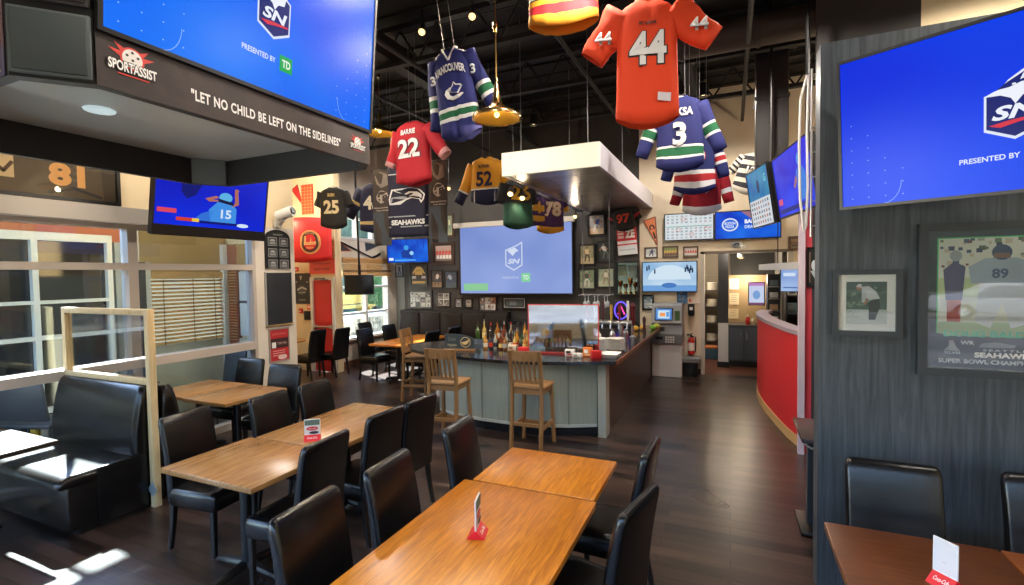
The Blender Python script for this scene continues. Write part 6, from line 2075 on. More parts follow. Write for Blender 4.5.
jersey('blue hockey jersey with red and white stripes, below and behind the number 3', (-0.42, 6.75, 3.92), rad(6), 0.50, 0.84,
       [(0.70, RB), (0.76, WH), (0.86, FR), (0.94, WH), (1, RB)], [(0.5, RB), (0.56, WH), (0.66, FR), (0.72, WH), (1, RB)], 0.66, 16, 0.105, 'v', WH,
       [('00', 0.16, -0.42, WH, FR, 0.26)], cord=1.2, seed=7)
RD = mat((164, 24, 38), 0.8)
jersey('red hockey jersey with white numbers and hem, lowest of the stacked group', (-0.36, 7.25, 3.70), rad(6), 0.50, 0.84,
       [(0.90, RD), (1, WH)], [(0.7, RD), (0.8, WH), (1, RD)], 0.70, 15, 0.10, 'v', WH, [('99', 0.22, -0.50, WH, P((120, 20, 40)), 0.30)], cord=1.3, seed=8)
bands = []
for i in range(9):
    bands.append(((i + 1) / 9.0, mat((206, 200, 186), 0.75) if i % 2 == 0 else mat((34, 34, 42), 0.75)))
jersey('slanting grey and black striped jersey behind the hung screens', (0.42, 9.3, 4.02), rad(-10), 0.46, 0.66, bands, bands, 0.4, 30, 0.11, 'round', blk,
       [('12', 0.13, -0.3, WH, P((30, 30, 36)), 0.16)], cord=0.9, roll=rad(18), seed=9)
SG = mat((196, 170, 112), 0.7)
jersey('black short-sleeved jersey with a pale gold number 25, by the far left wall', (-6.42, 6.75, 3.64), rad(20), 0.48, 0.70, [(1, blk)], [(1, blk)], 0.3, 26, 0.115, 'round', blk,
       [('BUSH', 0.06, -0.15, SG, None, 0.12), ('25', 0.25, -0.36, mat((222, 206, 166), 0.7), P((90, 76, 50)), 0.29)], cord=1.2, seed=10)
jersey('navy jersey with a cream number 4, half hidden by the dark side banner', (-5.93, 7.25, 3.74), rad(16), 0.56, 0.86, [(0.8, DN), (0.86, SG), (1, DN)], [(0.4, DN), (0.5, SG), (0.6, DN), (1, DN)], 0.55, 32, 0.13, 'round', DN,
       [('45', 0.25, -0.36, mat((224, 214, 190), 0.7), None, 0.32)], cord=1.2, seed=11)
GD = mat((214, 160, 40), 0.7)
FG = mat((22, 70, 54), 0.75)
PU = mat((70, 36, 92), 0.75)
jersey('dark and green jersey with a gold number 26, hung along the soffit', (-3.02, 7.1, 3.53), rad(52), 0.52, 0.74, [(0.52, blk), (1, FG)], [(1, blk)], 0.3, 20, 0.12, 'round', blk, [('26', 0.24, -0.22, GD, None, 0.34)], cord=0.1, seed=12)
jersey('narrow purple and gold jersey, between the 26 and 78 jerseys', (-3.02, 7.8, 3.42), rad(68), 0.46, 0.52, [(0.4, PU), (0.6, GD), (0.75, PU), (0.9, GD), (1, PU)], [(1, PU)], 0.3, 16, 0.12, 'round', PU, [('4', 0.2, -0.25, GD, None, 0.14)], cord=0.1, seed=13)
jersey('purple jersey with a white number 78 and gold hem, hung along the soffit', (-3.0, 8.55, 3.58), rad(44), 0.54, 0.76, [(0.88, PU), (1, GD)], [(0.7, PU), (1, GD)], 0.3, 20, 0.12, 'round', GD, [('78', 0.28, -0.36, mat((226, 206, 180), 0.7), P((180, 130, 60)), 0.36)], cord=0.1, seed=14)
jersey('black football jersey with a red number 97, under the end of the soffit', (-2.02, 10.2, 3.40), rad(0), 0.46, 0.46, [(1, blk)], [(0.5, blk), (0.7, FR), (1, blk)], 0.28, 34, 0.12, 'round', blk, [('97', 0.2, -0.25, mat((206, 70, 50), 0.7), P((30, 24, 24)), 0.30)], cord=0.03, seed=15, roll=rad(-6))


# ---- hanging cloth banners
def cloth_banner(label, c, w, h, rz, base, art, group=None):
    root = thing('hanging_banner', label, 'banner', c, rz, group)

    def sf(X, Zc, y):
        return (X, 0.012 * math.sin(9 * X / w + 5 * Zc) + y, Zc)
    m = MB()
    nx, nz = 8, 16
    rows = [[sf(-w / 2 + w * i / nx, -h * j / nz, 0) for i in range(nx + 1)] for j in range(nz + 1)]
    m.grid(rows, base)
    m.build('cloth', root, solid=0.004)
    m = MB(); art(m, w, h, lambda X, Zc, y: sf(X, Zc, y - 0.006)); m.build('print', root, False)
    m = MB(); m.tube([(-w / 2 - 0.02, 0, 0.005), (w / 2 + 0.02, 0, 0.005)], 0.01, DULLMETAL, 6); m.tube([(-w * .4, 0, 0), (-w * .4, 0, ZC - c[2])], 0.003, DULLMETAL, 5); m.tube([(w * .4, 0, 0), (w * .4, 0, ZC - c[2])], 0.003, DULLMETAL, 5); m.build('rod', root)


def art_hawk(m, w, h, sf):
    wt, gy, nv = P((222, 226, 228)), P((150, 158, 164)), mat((24, 26, 52), 0.8)

    def pl(pts, mm, ly, cx=0.0, cz=-0.45 * h, s=0.40 * w):
        m.poly([(cx + s * x, cz + s * z) for x, z in pts], mm, ly, fn=sf)
    pl([(-1.05, 0.42), (0.2, 0.45), (0.75, 0.34), (1.05, 0.05), (0.98, -0.22), (0.82, -0.42), (0.7, -0.2), (0.3, -0.12), (-0.1, -0.2), (-0.5, -0.42), (-1.15, -0.42), (-1.2, -0.1)][::-1], wt, 1)
    pl([(-0.98, 0.34), (0.18, 0.37), (0.7, 0.27), (0.96, 0.03), (0.9, -0.22), (0.84, -0.28), (0.72, -0.12), (0.3, -0.05), (-0.1, -0.12), (-0.52, -0.34), (-1.08, -0.34), (-1.1, -0.1)][::-1], nv, 3)
    pl([(-1.04, -0.02), (-0.3, 0.02), (0.0, -0.06), (-0.1, -0.12), (-0.52, -0.33), (-1.08, -0.33)][::-1], gy, 5)
    pl([(-0.3, 0.08), (0.1, 0.24), (0.62, 0.2), (0.86, 0.04), (0.86, -0.18), (0.72, -0.08), (0.4, -0.02), (0.1, -0.02), (0.24, 0.12)][::-1], wt, 5)
    pl([(0.12, 0.14), (0.38, 0.14), (0.30, 0.04), (0.16, 0.04)][::-1], nv, 7)
    m.text('SEAHAWKS', 0, -0.80 * h, wt, w=0.84 * w, h=0.07 * h, layer=3, bold=0.05, fn=sf)
    for z in (-0.72, -0.86, -0.14):
        m.poly([(-w / 2, z * h - 0.01), (w / 2, z * h - 0.01), (w / 2, z * h + 0.01), (-w / 2, z * h + 0.01)], gy, 1, fn=sf)
    m.text('1 2 T H', -0.02 * w, -0.06 * h, gy, w=0.5 * w, h=0.05 * h, layer=2, bold=0.03, fn=sf)


def art_sketch(m, w, h, sf):
    lt, sl = P((168, 158, 148)), P((58, 66, 76))
    m.poly([(-w / 2, -h), (w / 2, -h), (w / 2, -0.56 * h), (-w / 2, -0.56 * h)], sl, 1, fn=sf)

    def pl(pts, mm, ly):
        m.poly([(w * x, h * z) for x, z in pts], mm, ly, fn=sf)
    pl([(-0.38, -0.08), (-0.1, -0.02), (0.3, -0.06), (0.34, -0.2), (0.0, -0.24), (-0.3, -0.18)][::-1], P((120, 112, 106)), 1)
    n = 16
    pts = [(0.02 + 0.34 * math.cos(2 * PI * k / n), -0.36 + 0.075 * math.sin(2 * PI * k / n)) for k in range(n)]
    for k in range(n - 3):
        a, b_ = pts[k], pts[k + 1]
        pl([a, b_, (b_[0] * 0.8, b_[1] * 1.0 + 0.012), (a[0] * 0.8, a[1] + 0.012)], lt, 2)
    pl([(-0.1, -0.44), (0.05, -0.44), (0.05, -0.34), (0.3, -0.32), (0.3, -0.3), (-0.1, -0.33)], lt, 2)
    pl([(-0.24, -0.38), (0.2, -0.36), (0.2, -0.35), (-0.24, -0.36)], lt, 2)
    m.text('SEAHAWKS', 0, -0.50 * h, lt, w=0.86 * w, h=0.018 * h, layer=2, bold=0.04, fn=sf)
    m.text('FAN ZONE', 0.05 * w, -0.535 * h, lt, w=0.7 * w, h=0.018 * h, layer=2, bold=0.04, fn=sf)


cloth_banner('navy banner with a hawk head and the word SEAHAWKS, hung mid room', (-4.72, 6.6, 3.86), 0.74, 1.18, rad(3), mat((26, 28, 54), 0.8), art_hawk)
cloth_banner('narrow dark banner with a sketched helmet, left of the navy hawk banner', (-5.25, 6.62, 3.80), 0.34, 1.24, rad(6), mat((62, 54, 50), 0.8), art_sketch, 'narrow banners beside the hawk banner')
cloth_banner('narrow dark banner with a sketched helmet, right of the navy hawk banner', (-4.16, 6.62, 3.84), 0.30, 1.27, rad(6), mat((62, 54, 50), 0.8), art_sketch, 'narrow banners beside the hawk banner')


# ---- brass bell pendants
LAMPS = []


def pendant(label, c, r):
    root = thing('pendant_lamp', label, 'lamp', c, 0, 'brass bell pendant lamps')
    m = MB()
    k = r / 0.245
    prof = [(0.235, 0.012), (0.245, 0.0), (0.247, 0.02), (0.235, 0.045), (0.17, 0.075), (0.10, 0.105), (0.06, 0.15), (0.04, 0.21), (0.028, 0.29), (0.016, 0.38), (0.012, 0.40)]
    m.lathe([(a * k, z * k) for a, z in prof], mat((196, 160, 100), 0.25, 1.0), n=36, cap=False)
    sh = m.build('shade', root, angle=60)
    m = MB(); m.lathe([(0.23 * k, 0.008), (0.16 * k, 0.06), (0.08 * k, 0.1), (0.03 * k, 0.12)], mat((232, 176, 70), 0.3, 1.0), n=36, cap=False); m.build('reflector', sh, angle=60)
    m = MB(); m.ball((0, 0, 0.045), 0.028, glow((255, 220, 130), 3), 8); m.build('bulb', sh)
    m = MB(); m.tube([(0, 0, 0.38 * k), (0, 0, ZC - c[2])], 0.007, mat((150, 120, 70), 0.35, 1.0), 8); m.lathe([(0.02, 0.85), (0.028, 0.9), (0.02, 0.95)], BRASS, n=12); m.build('stem', root)
    LAMPS.append((c[0], c[1], c[2] + 0.01))


pendant('brass bell pendant lamp hanging in front of the blue orca jersey', (-2.13, 4.5, 3.60), 0.245)
pendant('brass bell pendant lamp half hidden by the display cube', (-4.93, 6.2, 4.24), 0.22)


# ---- small ceiling spotlights
SPOTS = []


def ceiling_spot(label, c, drop, aim, s=2.5, group='small spotlights under the roof'):
    root = thing('ceiling_spotlight', label, 'lamp', c, 0, group)
    d = Vector(aim).normalized()
    m = MB(); m.tube([(0, 0, 0.06), (0, 0, drop)], 0.008, JET, 6); m.build('stem', root)
    m = MB(); m.tube([tuple(-d * 0.11), tuple(-d * 0.03), tuple(d * 0.05)], [0.022, 0.04, 0.05], mat((48, 42, 38), 0.5), 12); hs = m.build('housing', root)
    m = MB(); m.ball(tuple(d * 0.05), 0.04, glow((255, 214, 140), s), 8); m.build('bulb', hs)
    SPOTS.append((Vector(c) + d * 0.13, d))


ceiling_spot('lit bulb at the top, left of the two above the orca jersey', (-3.32, 5.0, 4.95), 0.6, (0.2, -0.5, -0.8))
ceiling_spot('lit bulb at the top, right of the two above the orca jersey', (-2.65, 5.0, 4.98), 0.6, (0.2, -0.5, -0.8))
ceiling_spot('small lit spotlight beside the narrow right-hand banner', (-5.7, 9.5, 4.0), 1.5, (0.3, -0.6, -0.6))
root = thing('lighting_track', 'thin black lighting track running beside the soffit', 'track', (-2.92, 8.5, 3.38))
m = MB(); m.span(-0.02, 0.02, -2.0, 1.9, -0.02, 0.02, JET)
for y in (-1.8, 0, 1.8):
    m.tube([(0, y, 0), (0, y, ZC - 3.38)], 0.006, JET, 5)
m.build('rail', root, False)
for k, (y, w_) in enumerate(((6.6, 'nearest the camera'), (7.05, 'second from the camera'), (7.5, 'third from the camera'), (8.75, 'fourth from the camera, over the 78 jersey'), (9.85, 'farthest from the camera, by the screen edge'))):
    ceiling_spot('tiny lit spotlight on the soffit track, ' + w_, (-2.92, y, 3.26), 0.1, (0.1, -0.5, -0.7), 4, 'spotlights on the soffit track')
# ================================================================== RIGHT SIDE
PY = 3.548
bright_deep = screen_wash('bright_deep_blue', (0, 40, 222), (0, 78, 246), 1.0)
television('huge television of a deep blue sports channel screen before the grey panel', (1.205, 3.06, 2.81), 1.44, 0.83, rad(-28), rad(5), art_channel(wash=bright_deep, scale=0.31), depth=0.05, bezel=0.016, extra=arm_mount(0.30))


def art_golfer(m, w, h):
    m.rect(-w / 2, w / 2, -h / 2, h / 2, P((62, 84, 80)), 0)
    R = random.Random(6)
    for k in range(22):
        x, z = R.uniform(-0.48, 0.4) * w, R.uniform(-0.1, 0.46) * h
        s = R.uniform(0.04, 0.12) * w
        m.disc(x, z, s * 0.6, s * 0.5, P(R.choice([(84, 110, 104), (48, 70, 66), (104, 128, 120), (44, 62, 52)])), 1, 9)
    m.rect(-w / 2, w / 2, -h / 2, -0.16 * h, P((176, 188, 190)), 2)
    m.poly([(0.05 * w, 0.02 * h), (0.3 * w, 0.1 * h), (0.34 * w, -0.06 * h), (0.22 * w, -0.4 * h), (0.06 * w, -0.4 * h), (0.06 * w, -0.2 * h)], P((26, 30, 40)), 3)
    m.poly([(-0.14 * w, 0.38 * h), (0.06 * w, 0.40 * h), (0.24 * w, 0.26 * h), (0.33 * w, 0.10 * h), (0.16 * w, 0.08 * h), (0.04 * w, 0.06 * h), (-0.1 * w, 0.24 * h)], P((196, 204, 212)), 4)
    m.poly([(-0.12 * w, 0.3 * h), (0.0, 0.26 * h), (-0.02 * w, 0.06 * h), (-0.04 * w, -0.02 * h), (-0.12 * w, 0.02 * h)], P((176, 186, 196)), 5)
    m.poly([(-0.02 * w, 0.08 * h), (0.06 * w, 0.1 * h), (-0.02 * w, -0.06 * h), (-0.08 * w, -0.02 * h)], P((150, 110, 90)), 6)
    m.disc(-0.19 * w, 0.36 * h, 0.07 * w, 0.06 * h, P((164, 116, 96)), 5, 14)
    m.poly([(-0.27 * w, 0.38 * h), (-0.13 * w, 0.36 * h), (-0.12 * w, 0.44 * h), (-0.2 * w, 0.45 * h)], P((206, 210, 214)), 6)
    m.stroke([(-0.04 * w, -0.02 * h), (-0.1 * w, -0.14 * h)], 0.01 * w, P((60, 60, 60)), 6)
    m.stroke([(-0.46 * w, -0.24 * h), (-0.38 * w, -0.2 * h), (-0.36 * w, -0.26 * h), (-0.28 * w, -0.22 * h), (-0.2 * w, -0.23 * h)], 0.008 * w, P((40, 46, 60)), 6)
    m.stroke([(-0.4 * w, -0.34 * h), (-0.34 * w, -0.3 * h), (-0.28 * w, -0.35 * h), (-0.18 * w, -0.33 * h)], 0.008 * w, P((40, 46, 60)), 6)


frame_slate = mat((52, 58, 64), 0.4)
picture('framed golfer photograph with a wide white mount on the grey panel', (0.74, PY, 1.85), 0.345, 0.395, 0, art_golfer, 0.03, frame_slate, 0.042, mat((222, 228, 228), 0.5), glass=clear('picture_glass', (255, 255, 255), 0.07))


def art_champion(m, w, h):
    m.rect(-w / 2, w / 2, -h / 2, h / 2, P((28, 34, 46)), 0)
    iw = w * 0.42
    m.rect(-iw, iw, -h * 0.26, h * 0.45, P((206, 214, 204)), 1)
    m.stroke([(-iw, -h * 0.26), (iw, -h * 0.26), (iw, h * 0.45), (-iw, h * 0.45)], 0.006, P((60, 190, 110)), 2, True)
    R = random.Random(2)
    for k in range(60):
        x, z = R.uniform(-iw, iw * 0.9), R.uniform(0.20, 0.43) * h
        s = R.uniform(0.02, 0.05) * w
        m.rect(x, x + s, z, min(z + s * 0.9, h * 0.445), P(R.choice([(60, 80, 110), (150, 160, 150), (90, 120, 90), (40, 50, 70), (190, 180, 160), (110, 60, 60)])), 2)
    m.rect(-iw, iw, 0.02 * h, 0.16 * h, P((176, 196, 150)), 2)
    m.rect(-iw, iw, -0.26 * h, -0.16 * h, P((150, 176, 130)), 2)
    # player in grey with a blue helmet
    cx = 0.02 * w
    m.poly([(cx - 0.2 * w, 0.12 * h), (cx + 0.22 * w, 0.12 * h), (cx + 0.24 * w, 0.24 * h), (cx + 0.12 * w, 0.30 * h), (cx - 0.1 * w, 0.30 * h), (cx - 0.22 * w, 0.24 * h)], P((150, 170, 190)), 3)
    m.text('89', cx, 0.19 * h, P((60, 80, 120)), h=0.07 * h, layer=4, bold=0.03)
    m.disc(cx + 0.01 * w, 0.34 * h, 0.07 * w, 0.055 * h, P((44, 66, 100)), 4, 16)
    m.poly([(cx - 0.05 * w, 0.30 * h), (cx + 0.07 * w, 0.30 * h), (cx + 0.06 * w, 0.335 * h), (cx - 0.04 * w, 0.335 * h)], P((120, 90, 80)), 5)
    m.poly([(cx - 0.14 * w, 0.12 * h), (cx + 0.16 * w, 0.12 * h), (cx + 0.2 * w, -0.16 * h), (cx + 0.08 * w, -0.2 * h), (cx + 0.02 * w, -0.02 * h), (cx - 0.06 * w, -0.2 * h), (cx - 0.17 * w, -0.16 * h)], P((196, 206, 214)), 3)
    # team mate at left in navy and red
    m.poly([(-0.36 * w, 0.0), (-0.24 * w, 0.0), (-0.22 * w, 0.24 * h), (-0.3 * w, 0.28 * h), (-0.38 * w, 0.22 * h)], P((70, 70, 110)), 3)
    m.rect(-0.35 * w, -0.25 * w, -0.16 * h, 0.0, P((170, 90, 80)), 3)
    m.disc(-0.29 * w, 0.32 * h, 0.045 * w, 0.04 * h, P((150, 160, 170)), 4, 12)
    m.text('DOUG BALDWIN', 0.02 * w, -0.245 * h, P((60, 180, 140)), w=0.78 * w, h=0.045 * h, layer=5, bold=0.03)
    m.poly([(-w / 2, -0.24 * h), (-0.44 * w, -0.24 * h), (0.1 * w, -0.33 * h), (w / 2, -0.3 * h), (w / 2, -h / 2), (-w / 2, -h / 2)], P((30, 38, 50)), 4)
    lt = P((196, 202, 208))
    m.text('WR', -0.2 * w, -0.31 * h, lt, h=0.03 * h, w=0.1 * w, layer=6, bold=0.03)
    m.text('#89', 0.28 * w, -0.32 * h, lt, h=0.028 * h, w=0.1 * w, layer=6, bold=0.02)
    m.poly([(-0.12 * w, -0.34 * h), (0.12 * w, -0.34 * h), (0.14 * w, -0.32 * h), (0.0, -0.30 * h), (-0.1 * w, -0.31 * h)], P((120, 130, 140)), 6)
    m.poly([(-0.37 * w, -0.37 * h), (-0.25 * w, -0.37 * h), (-0.28 * w, -0.34 * h), (-0.30 * w, -0.295 * h), (-0.33 * w, -0.295 * h), (-0.335 * w, -0.34 * h)], P((150, 156, 164)), 6)
    m.text('XLVIII', -0.31 * w, -0.385 * h, lt, h=0.018 * h, w=0.12 * w, layer=6, bold=0.02)
    m.text('SEATTLE', 0.06 * w, -0.36 * h, lt, h=0.016 * h, w=0.3 * w, layer=6, bold=0.02, spacing=1.3)
    m.text('SEAHAWKS', 0.06 * w, -0.395 * h, WHITE, h=0.038 * h, w=0.42 * w, layer=6, bold=0.05)
    m.text('SUPER BOWL CHAMPION XLVIII', 0.02 * w, -0.445 * h, lt, h=0.032 * h, w=0.86 * w, layer=6, bold=0.03)


picture('large dark framed football champion poster at the right edge of the grey panel', (1.33, PY, 1.87), 0.70, 0.86, 0, art_champion, 0.045, frame_slate, glass=clear('poster_glass', (255, 255, 255), 0.075, 0.01), depth=0.045)

# pale post, red jamb and dark door at the service wall
b = MB(); b.span(0.69, 0.75, 6.25, 6.33, 0, 2.9, mat((202, 186, 200), 0.45)); struct('trim_30', b)
b = MB(); b.span(0.76, 0.82, 6.3, 6.36, 0, 2.9, mat((206, 66, 80), 0.5)); b.span(0.82, 0.86, 6.3, 6.36, 0, 2.9, mat((60, 54, 58), 0.5)); struct('trim_31', b)
b = MB(); b.span(0.86, 1.0, 6.32, 6.38, 0, 2.4, mat((46, 46, 50), 0.45))
root = struct('door_2', b)
b = MB(); b.tube([(0.875, 6.29, 0.98), (0.875, 6.24, 1.0), (0.875, 6.24, 1.12), (0.875, 6.29, 1.14)], 0.012, STEEL, 8); b.build('door_handle', root)
def art_badge(m, w, h):
    m.rect(-w / 2, w / 2, -h / 2, h / 2, P((22, 24, 26)), 0)
    m.disc(0.05 * w, 0.05 * h, 0.28 * w, 0.14 * h, P((206, 214, 220)), 1, 14)
    m.poly([(-0.3 * w, -0.1 * h), (0.3 * w, -0.06 * h), (0.1 * w, -0.3 * h)], P((180, 190, 196)), 1)
    m.rect(-0.4 * w, -0.3 * w, -0.4 * h, 0.4 * h, P((140, 110, 90)), 2)


picture('black framed emblem at the edge of the dark door, left of the grey panel', (0.835, 6.298, 2.08), 0.13, 0.44, 0, art_badge, 0.012)

# red curved half wall of the service counter with its upper canopy
arc = [(0.74, 6.45), (0.64, 6.85), (0.55, 7.4), (0.47, 7.95), (0.42, 8.5), (0.405, 9.0), (0.43, 9.5), (0.52, 9.9)]
inn = [(x + 0.14, y + 0.02) for x, y in arc]
root = thing('service_counter', 'curved red half wall with a lavender cap and tan base, right of the aisle', 'counter', (0.5, 8.2, 0))


def arcslab(m, off, z0, z1, mm, thick=0.14):
    o = [(x - off - 0.5, y - 8.2) for x, y in arc]
    i_ = [(x + thick - 0.5, y + 0.02 - 8.2) for x, y in arc]
    n = len(o)
    vs, fs = [], []
    loops = []
    for a, c_ in zip(o, i_):
        loops.append([(a[0], a[1], z0), (c_[0], c_[1], z0), (c_[0], c_[1], z1), (a[0], a[1], z1)])
    m.loft(loops, mm)


m = MB(); arcslab(m, 0.0, 0.10, 1.30, mat((206, 44, 48), 0.45)); m.build('red_panel', root, angle=25)
m = MB(); arcslab(m, 0.008, 0.0, 0.12, mat((196, 158, 106), 0.45)); m.build('base_trim', root, angle=25)
m = MB(); arcslab(m, 0.02, 1.30, 1.35, mat((166, 152, 164), 0.35), 0.17); m.build('counter_cap', root, angle=25)
root = thing('counter_canopy', 'pale curved shelf floating above the red half wall', 'shelf', (0.5, 8.2, 2.06))
m = MB(); o_ = [(x - 0.02 - 0.5, y - 8.2) for x, y in arc[:5]]
loops = [[(x, y, 0), (x + 0.3, y + 0.02, 0), (x + 0.3, y + 0.02, 0.085), (x, y, 0.085)] for x, y in o_]
m.loft(loops, mat((196, 196, 200), 0.4)); m.build('shelf_band', root, angle=25)
m = MB(); m.tube([(0.35, -1.3, 0.05), (0.35, -1.3, 3.4)], 0.008, JET, 6); m.tube([(0.15, 0.2, 0.05), (0.15, 0.2, 3.4)], 0.008, JET, 6); m.build('hanger_rod', root)


def art_pos(m, w, h, dz=0.0):
    m.at((0, 0, dz)); m.rect(-w / 2, w / 2, -h / 2, h / 2, screen_wash('pos_pale', (120, 150, 210), (160, 186, 226), 4), 0); m.rect(-w * .4, w * .1, h * 0.2, h * 0.36, glow((206, 220, 240)), 1); m.rect(-w * .4, w * .4, -h * 0.36, -h * 0.3, glow((80, 110, 170)), 1); m.at()


television('pale blue service screen between the canopy and the red half wall', (0.84, 8.3, 1.90), 0.34, 0.34, rad(-18), 0.0, art_pos, 0.05, 0.012, name='service_screen')
root = thing('back_shelf', 'dark shelf of small goods behind the red half wall', 'shelf', (1.12, 9.9, 0))
for z in (0.9, 1.3, 1.62, 1.95):
    m = MB(); m.span(-0.22, 0.5, -0.2, 0.2, z - 0.02, z, CHAR); m.build('shelf_board', root, False)
m = MB(); m.span(-0.24, -0.22, -0.2, 0.2, 0, 2.0, CHAR); m.span(0.5, 0.52, -0.2, 0.2, 0, 2.0, CHAR); m.span(-0.22, 0.5, 0.18, 0.2, 0, 2.0, mat((30, 30, 32), 0.6)); m.build('case', root, False)
for k, (x, z, s_, col, lab) in enumerate(((0.98, 1.62, (0.14, 0.2), (206, 206, 200), 'white carton on the upper dark shelf behind the red half wall'), (1.18, 1.62, (0.12, 0.16), (120, 130, 140), 'grey carton on the upper dark shelf behind the red half wall'), (0.98, 1.3, (0.15, 0.18), (70, 90, 100), 'slate carton on the lower dark shelf behind the red half wall'), (1.2, 1.3, (0.12, 0.2), (196, 190, 180), 'cream carton on the lower dark shelf behind the red half wall'))):
    carton(lab, (x, 9.85, z), (s_[0], 0.12, s_[1]), mat(col, 0.5), 0, two_marks((100, 100, 104), (60, 64, 70)), 'cartons on the dark shelf')
on_back('brown framed picture on the sand wall above the canopy', 0.98, 1.24, 2.42, 2.68, art_team((150, 120, 90), (90, 70, 60), (60, 54, 50)), 0.045, mat((84, 60, 40), 0.5), group=None)
pennant('orange pennant hanging at the right end of the sand wall', (1.34, YF - 0.01, 3.0), 0, 0.5, 0.24, 110, mat((222, 120, 70), 0.6), mat((120, 50, 40), 0.6))


# two screens hung over the red half wall
def art_board(m, w, h, dz=0.0):
    m.at((0, 0, dz))
    m.rect(-w / 2, w / 2, -h / 2, h / 2, screen_wash('teal_board', (30, 100, 170), (60, 150, 180), 3), 0)
    m.rect(-w * 0.5, w * 0.5, -h / 2, -0.02 * h, glow((206, 214, 220)), 1)
    R = random.Random(8)
    for i in range(8):
        for j in range(5):
            x, z = (-0.44 + 0.11 * i) * w, (-0.46 + 0.088 * j) * h
            m.rect(x, x + 0.06 * w, z, z + 0.05 * h, glow(R.choice([(120, 130, 140), (90, 100, 110), (150, 150, 160), (170, 120, 110)])), 2)
    m.disc(0.0, 0.2 * h, 0.06 * w, 0.12 * h, glow((40, 50, 90)), 1)
    m.text('G', 0.34 * w, 0.3 * h, glow((110, 190, 200)), h=0.14 * h, layer=2, bold=0.05)
    m.at()


def art_blueplayer(m, w, h, dz=0.0):
    m.at((0, 0, dz))
    m.rect(-w / 2, w / 2, -h / 2, h / 2, screen_wash('ultramarine', (20, 30, 200), (40, 70, 240), 3), 0)
    m.poly([(0.1 * w, -0.35 * h), (0.34 * w, -0.35 * h), (0.34 * w, 0.05 * h), (0.24 * w, 0.2 * h), (0.12 * w, 0.1 * h)], glow((60, 130, 220)), 1)
    m.disc(0.22 * w, 0.26 * h, 0.05 * w, 0.09 * h, glow((90, 160, 230)), 2)
    m.poly([(0.1 * w, 0.05 * h), (0.02 * w, -0.1 * h), (0.06 * w, -0.14 * h), (0.14 * w, -0.02 * h)], glow((160, 110, 130)), 2)
    m.rect(-0.46 * w, -0.34 * w, -0.3 * h, -0.2 * h, glow((214, 80, 110)), 2)
    m.rect(-0.46 * w, 0.3 * w, -0.45 * h, -0.38 * h, glow((20, 30, 120)), 2)
    m.at()


def drop_pole(root):
    m = MB(); m.box((0, 0.11, 0.0), (0.2, 0.06, 0.2), JET); m.T = Matrix.Translation((0, 0.14, 0)) @ Matrix.Rotation(-root.rotation_euler[0], 4, 'X'); m.tube([(0, 0, 0.0), (0, 0.0, 2.55)], 0.022, JET, 8); m.build('ceiling_pole', root)


television('hung screen with a teal picture over a white number grid, left of the pair', (0.345, 7.2, 3.0), 0.84, 0.75, rad(-76), rad(8), art_board, 0.06, 0.014, extra=drop_pole)
television('hung screen with a blue picture of a player, right of the pair', (0.60, 6.03, 3.0), 1.25, 0.70, rad(-80), rad(8), art_blueplayer, 0.06, 0.014, extra=drop_pole)

# cable loop and conduit ladder by the panel edge
root = thing('cable_loop', 'long white cable loop hanging left of the grey panel edge', 'cable', (0.60, 5.2, 2.4))
wc = mat((226, 226, 226), 0.5)
m = MB(); m.tube([(0.03, 0, 1.40), (-0.02, 0, 1.2), (-0.03, 0, 0.8), (-0.02, 0, 0.3), (0.01, 0, 0.0), (0.03, 0, 0.06), (0.04, 0, 0.4), (0.03, 0, 0.9), (0.04, 0, 1.3), (0.03, 0, 1.40)], 0.011, wc, 8); m.build('cable', root)
root = thing('conduit_ladder', 'slim metal conduit ladder beside the white cable loop', 'ladder', (0.70, 5.2, 2.35))
m = MB(); m.tube([(-0.035, 0, 0), (-0.035, 0, 1.5)], 0.010, STEEL, 8); m.tube([(0.035, 0, 0), (0.035, 0, 1.55)], 0.014, mat((128, 116, 104), 0.4), 8)
for k in range(7):
    m.tube([(-0.035, 0, 0.1 + 0.22 * k), (0.035, 0, 0.1 + 0.22 * k)], 0.006, STEEL, 6)
m.build('frame', root)

# dark table behind the panel end
root = thing('side_table', 'dark small table poking out behind the grey panel edge', 'table', (0.80, 4.5, 0))
m = MB(); m.box((0, 0, 0.775), (0.62, 0.6, 0.035), mat((56, 40, 36), 0.3), 0.005); m.build('tabletop', root)
m = MB(); m.span(-0.24, -0.16, -0.04, 0.04, 0.03, 0.757, mat((50, 58, 66), 0.4), 0.005); m.build('pedestal', root, False)
m = MB(); m.box((-0.1, 0, 0.02), (0.4, 0.4, 0.03), darkleg, 0.008); m.build('base_plate', root)
m = MB(); m.tube([(-0.29, -0.1, 0.755), (-0.28, -0.1, 0.70), (-0.22, -0.1, 0.66), (-0.16, -0.1, 0.70)], 0.008, OFFWHITE, 6); m.tube([(-0.28, 0.02, 0.755), (-0.27, 0.02, 0.68), (-0.2, 0.02, 0.64)], 0.008, OFFWHITE, 6); m.build('bag_hook', root)

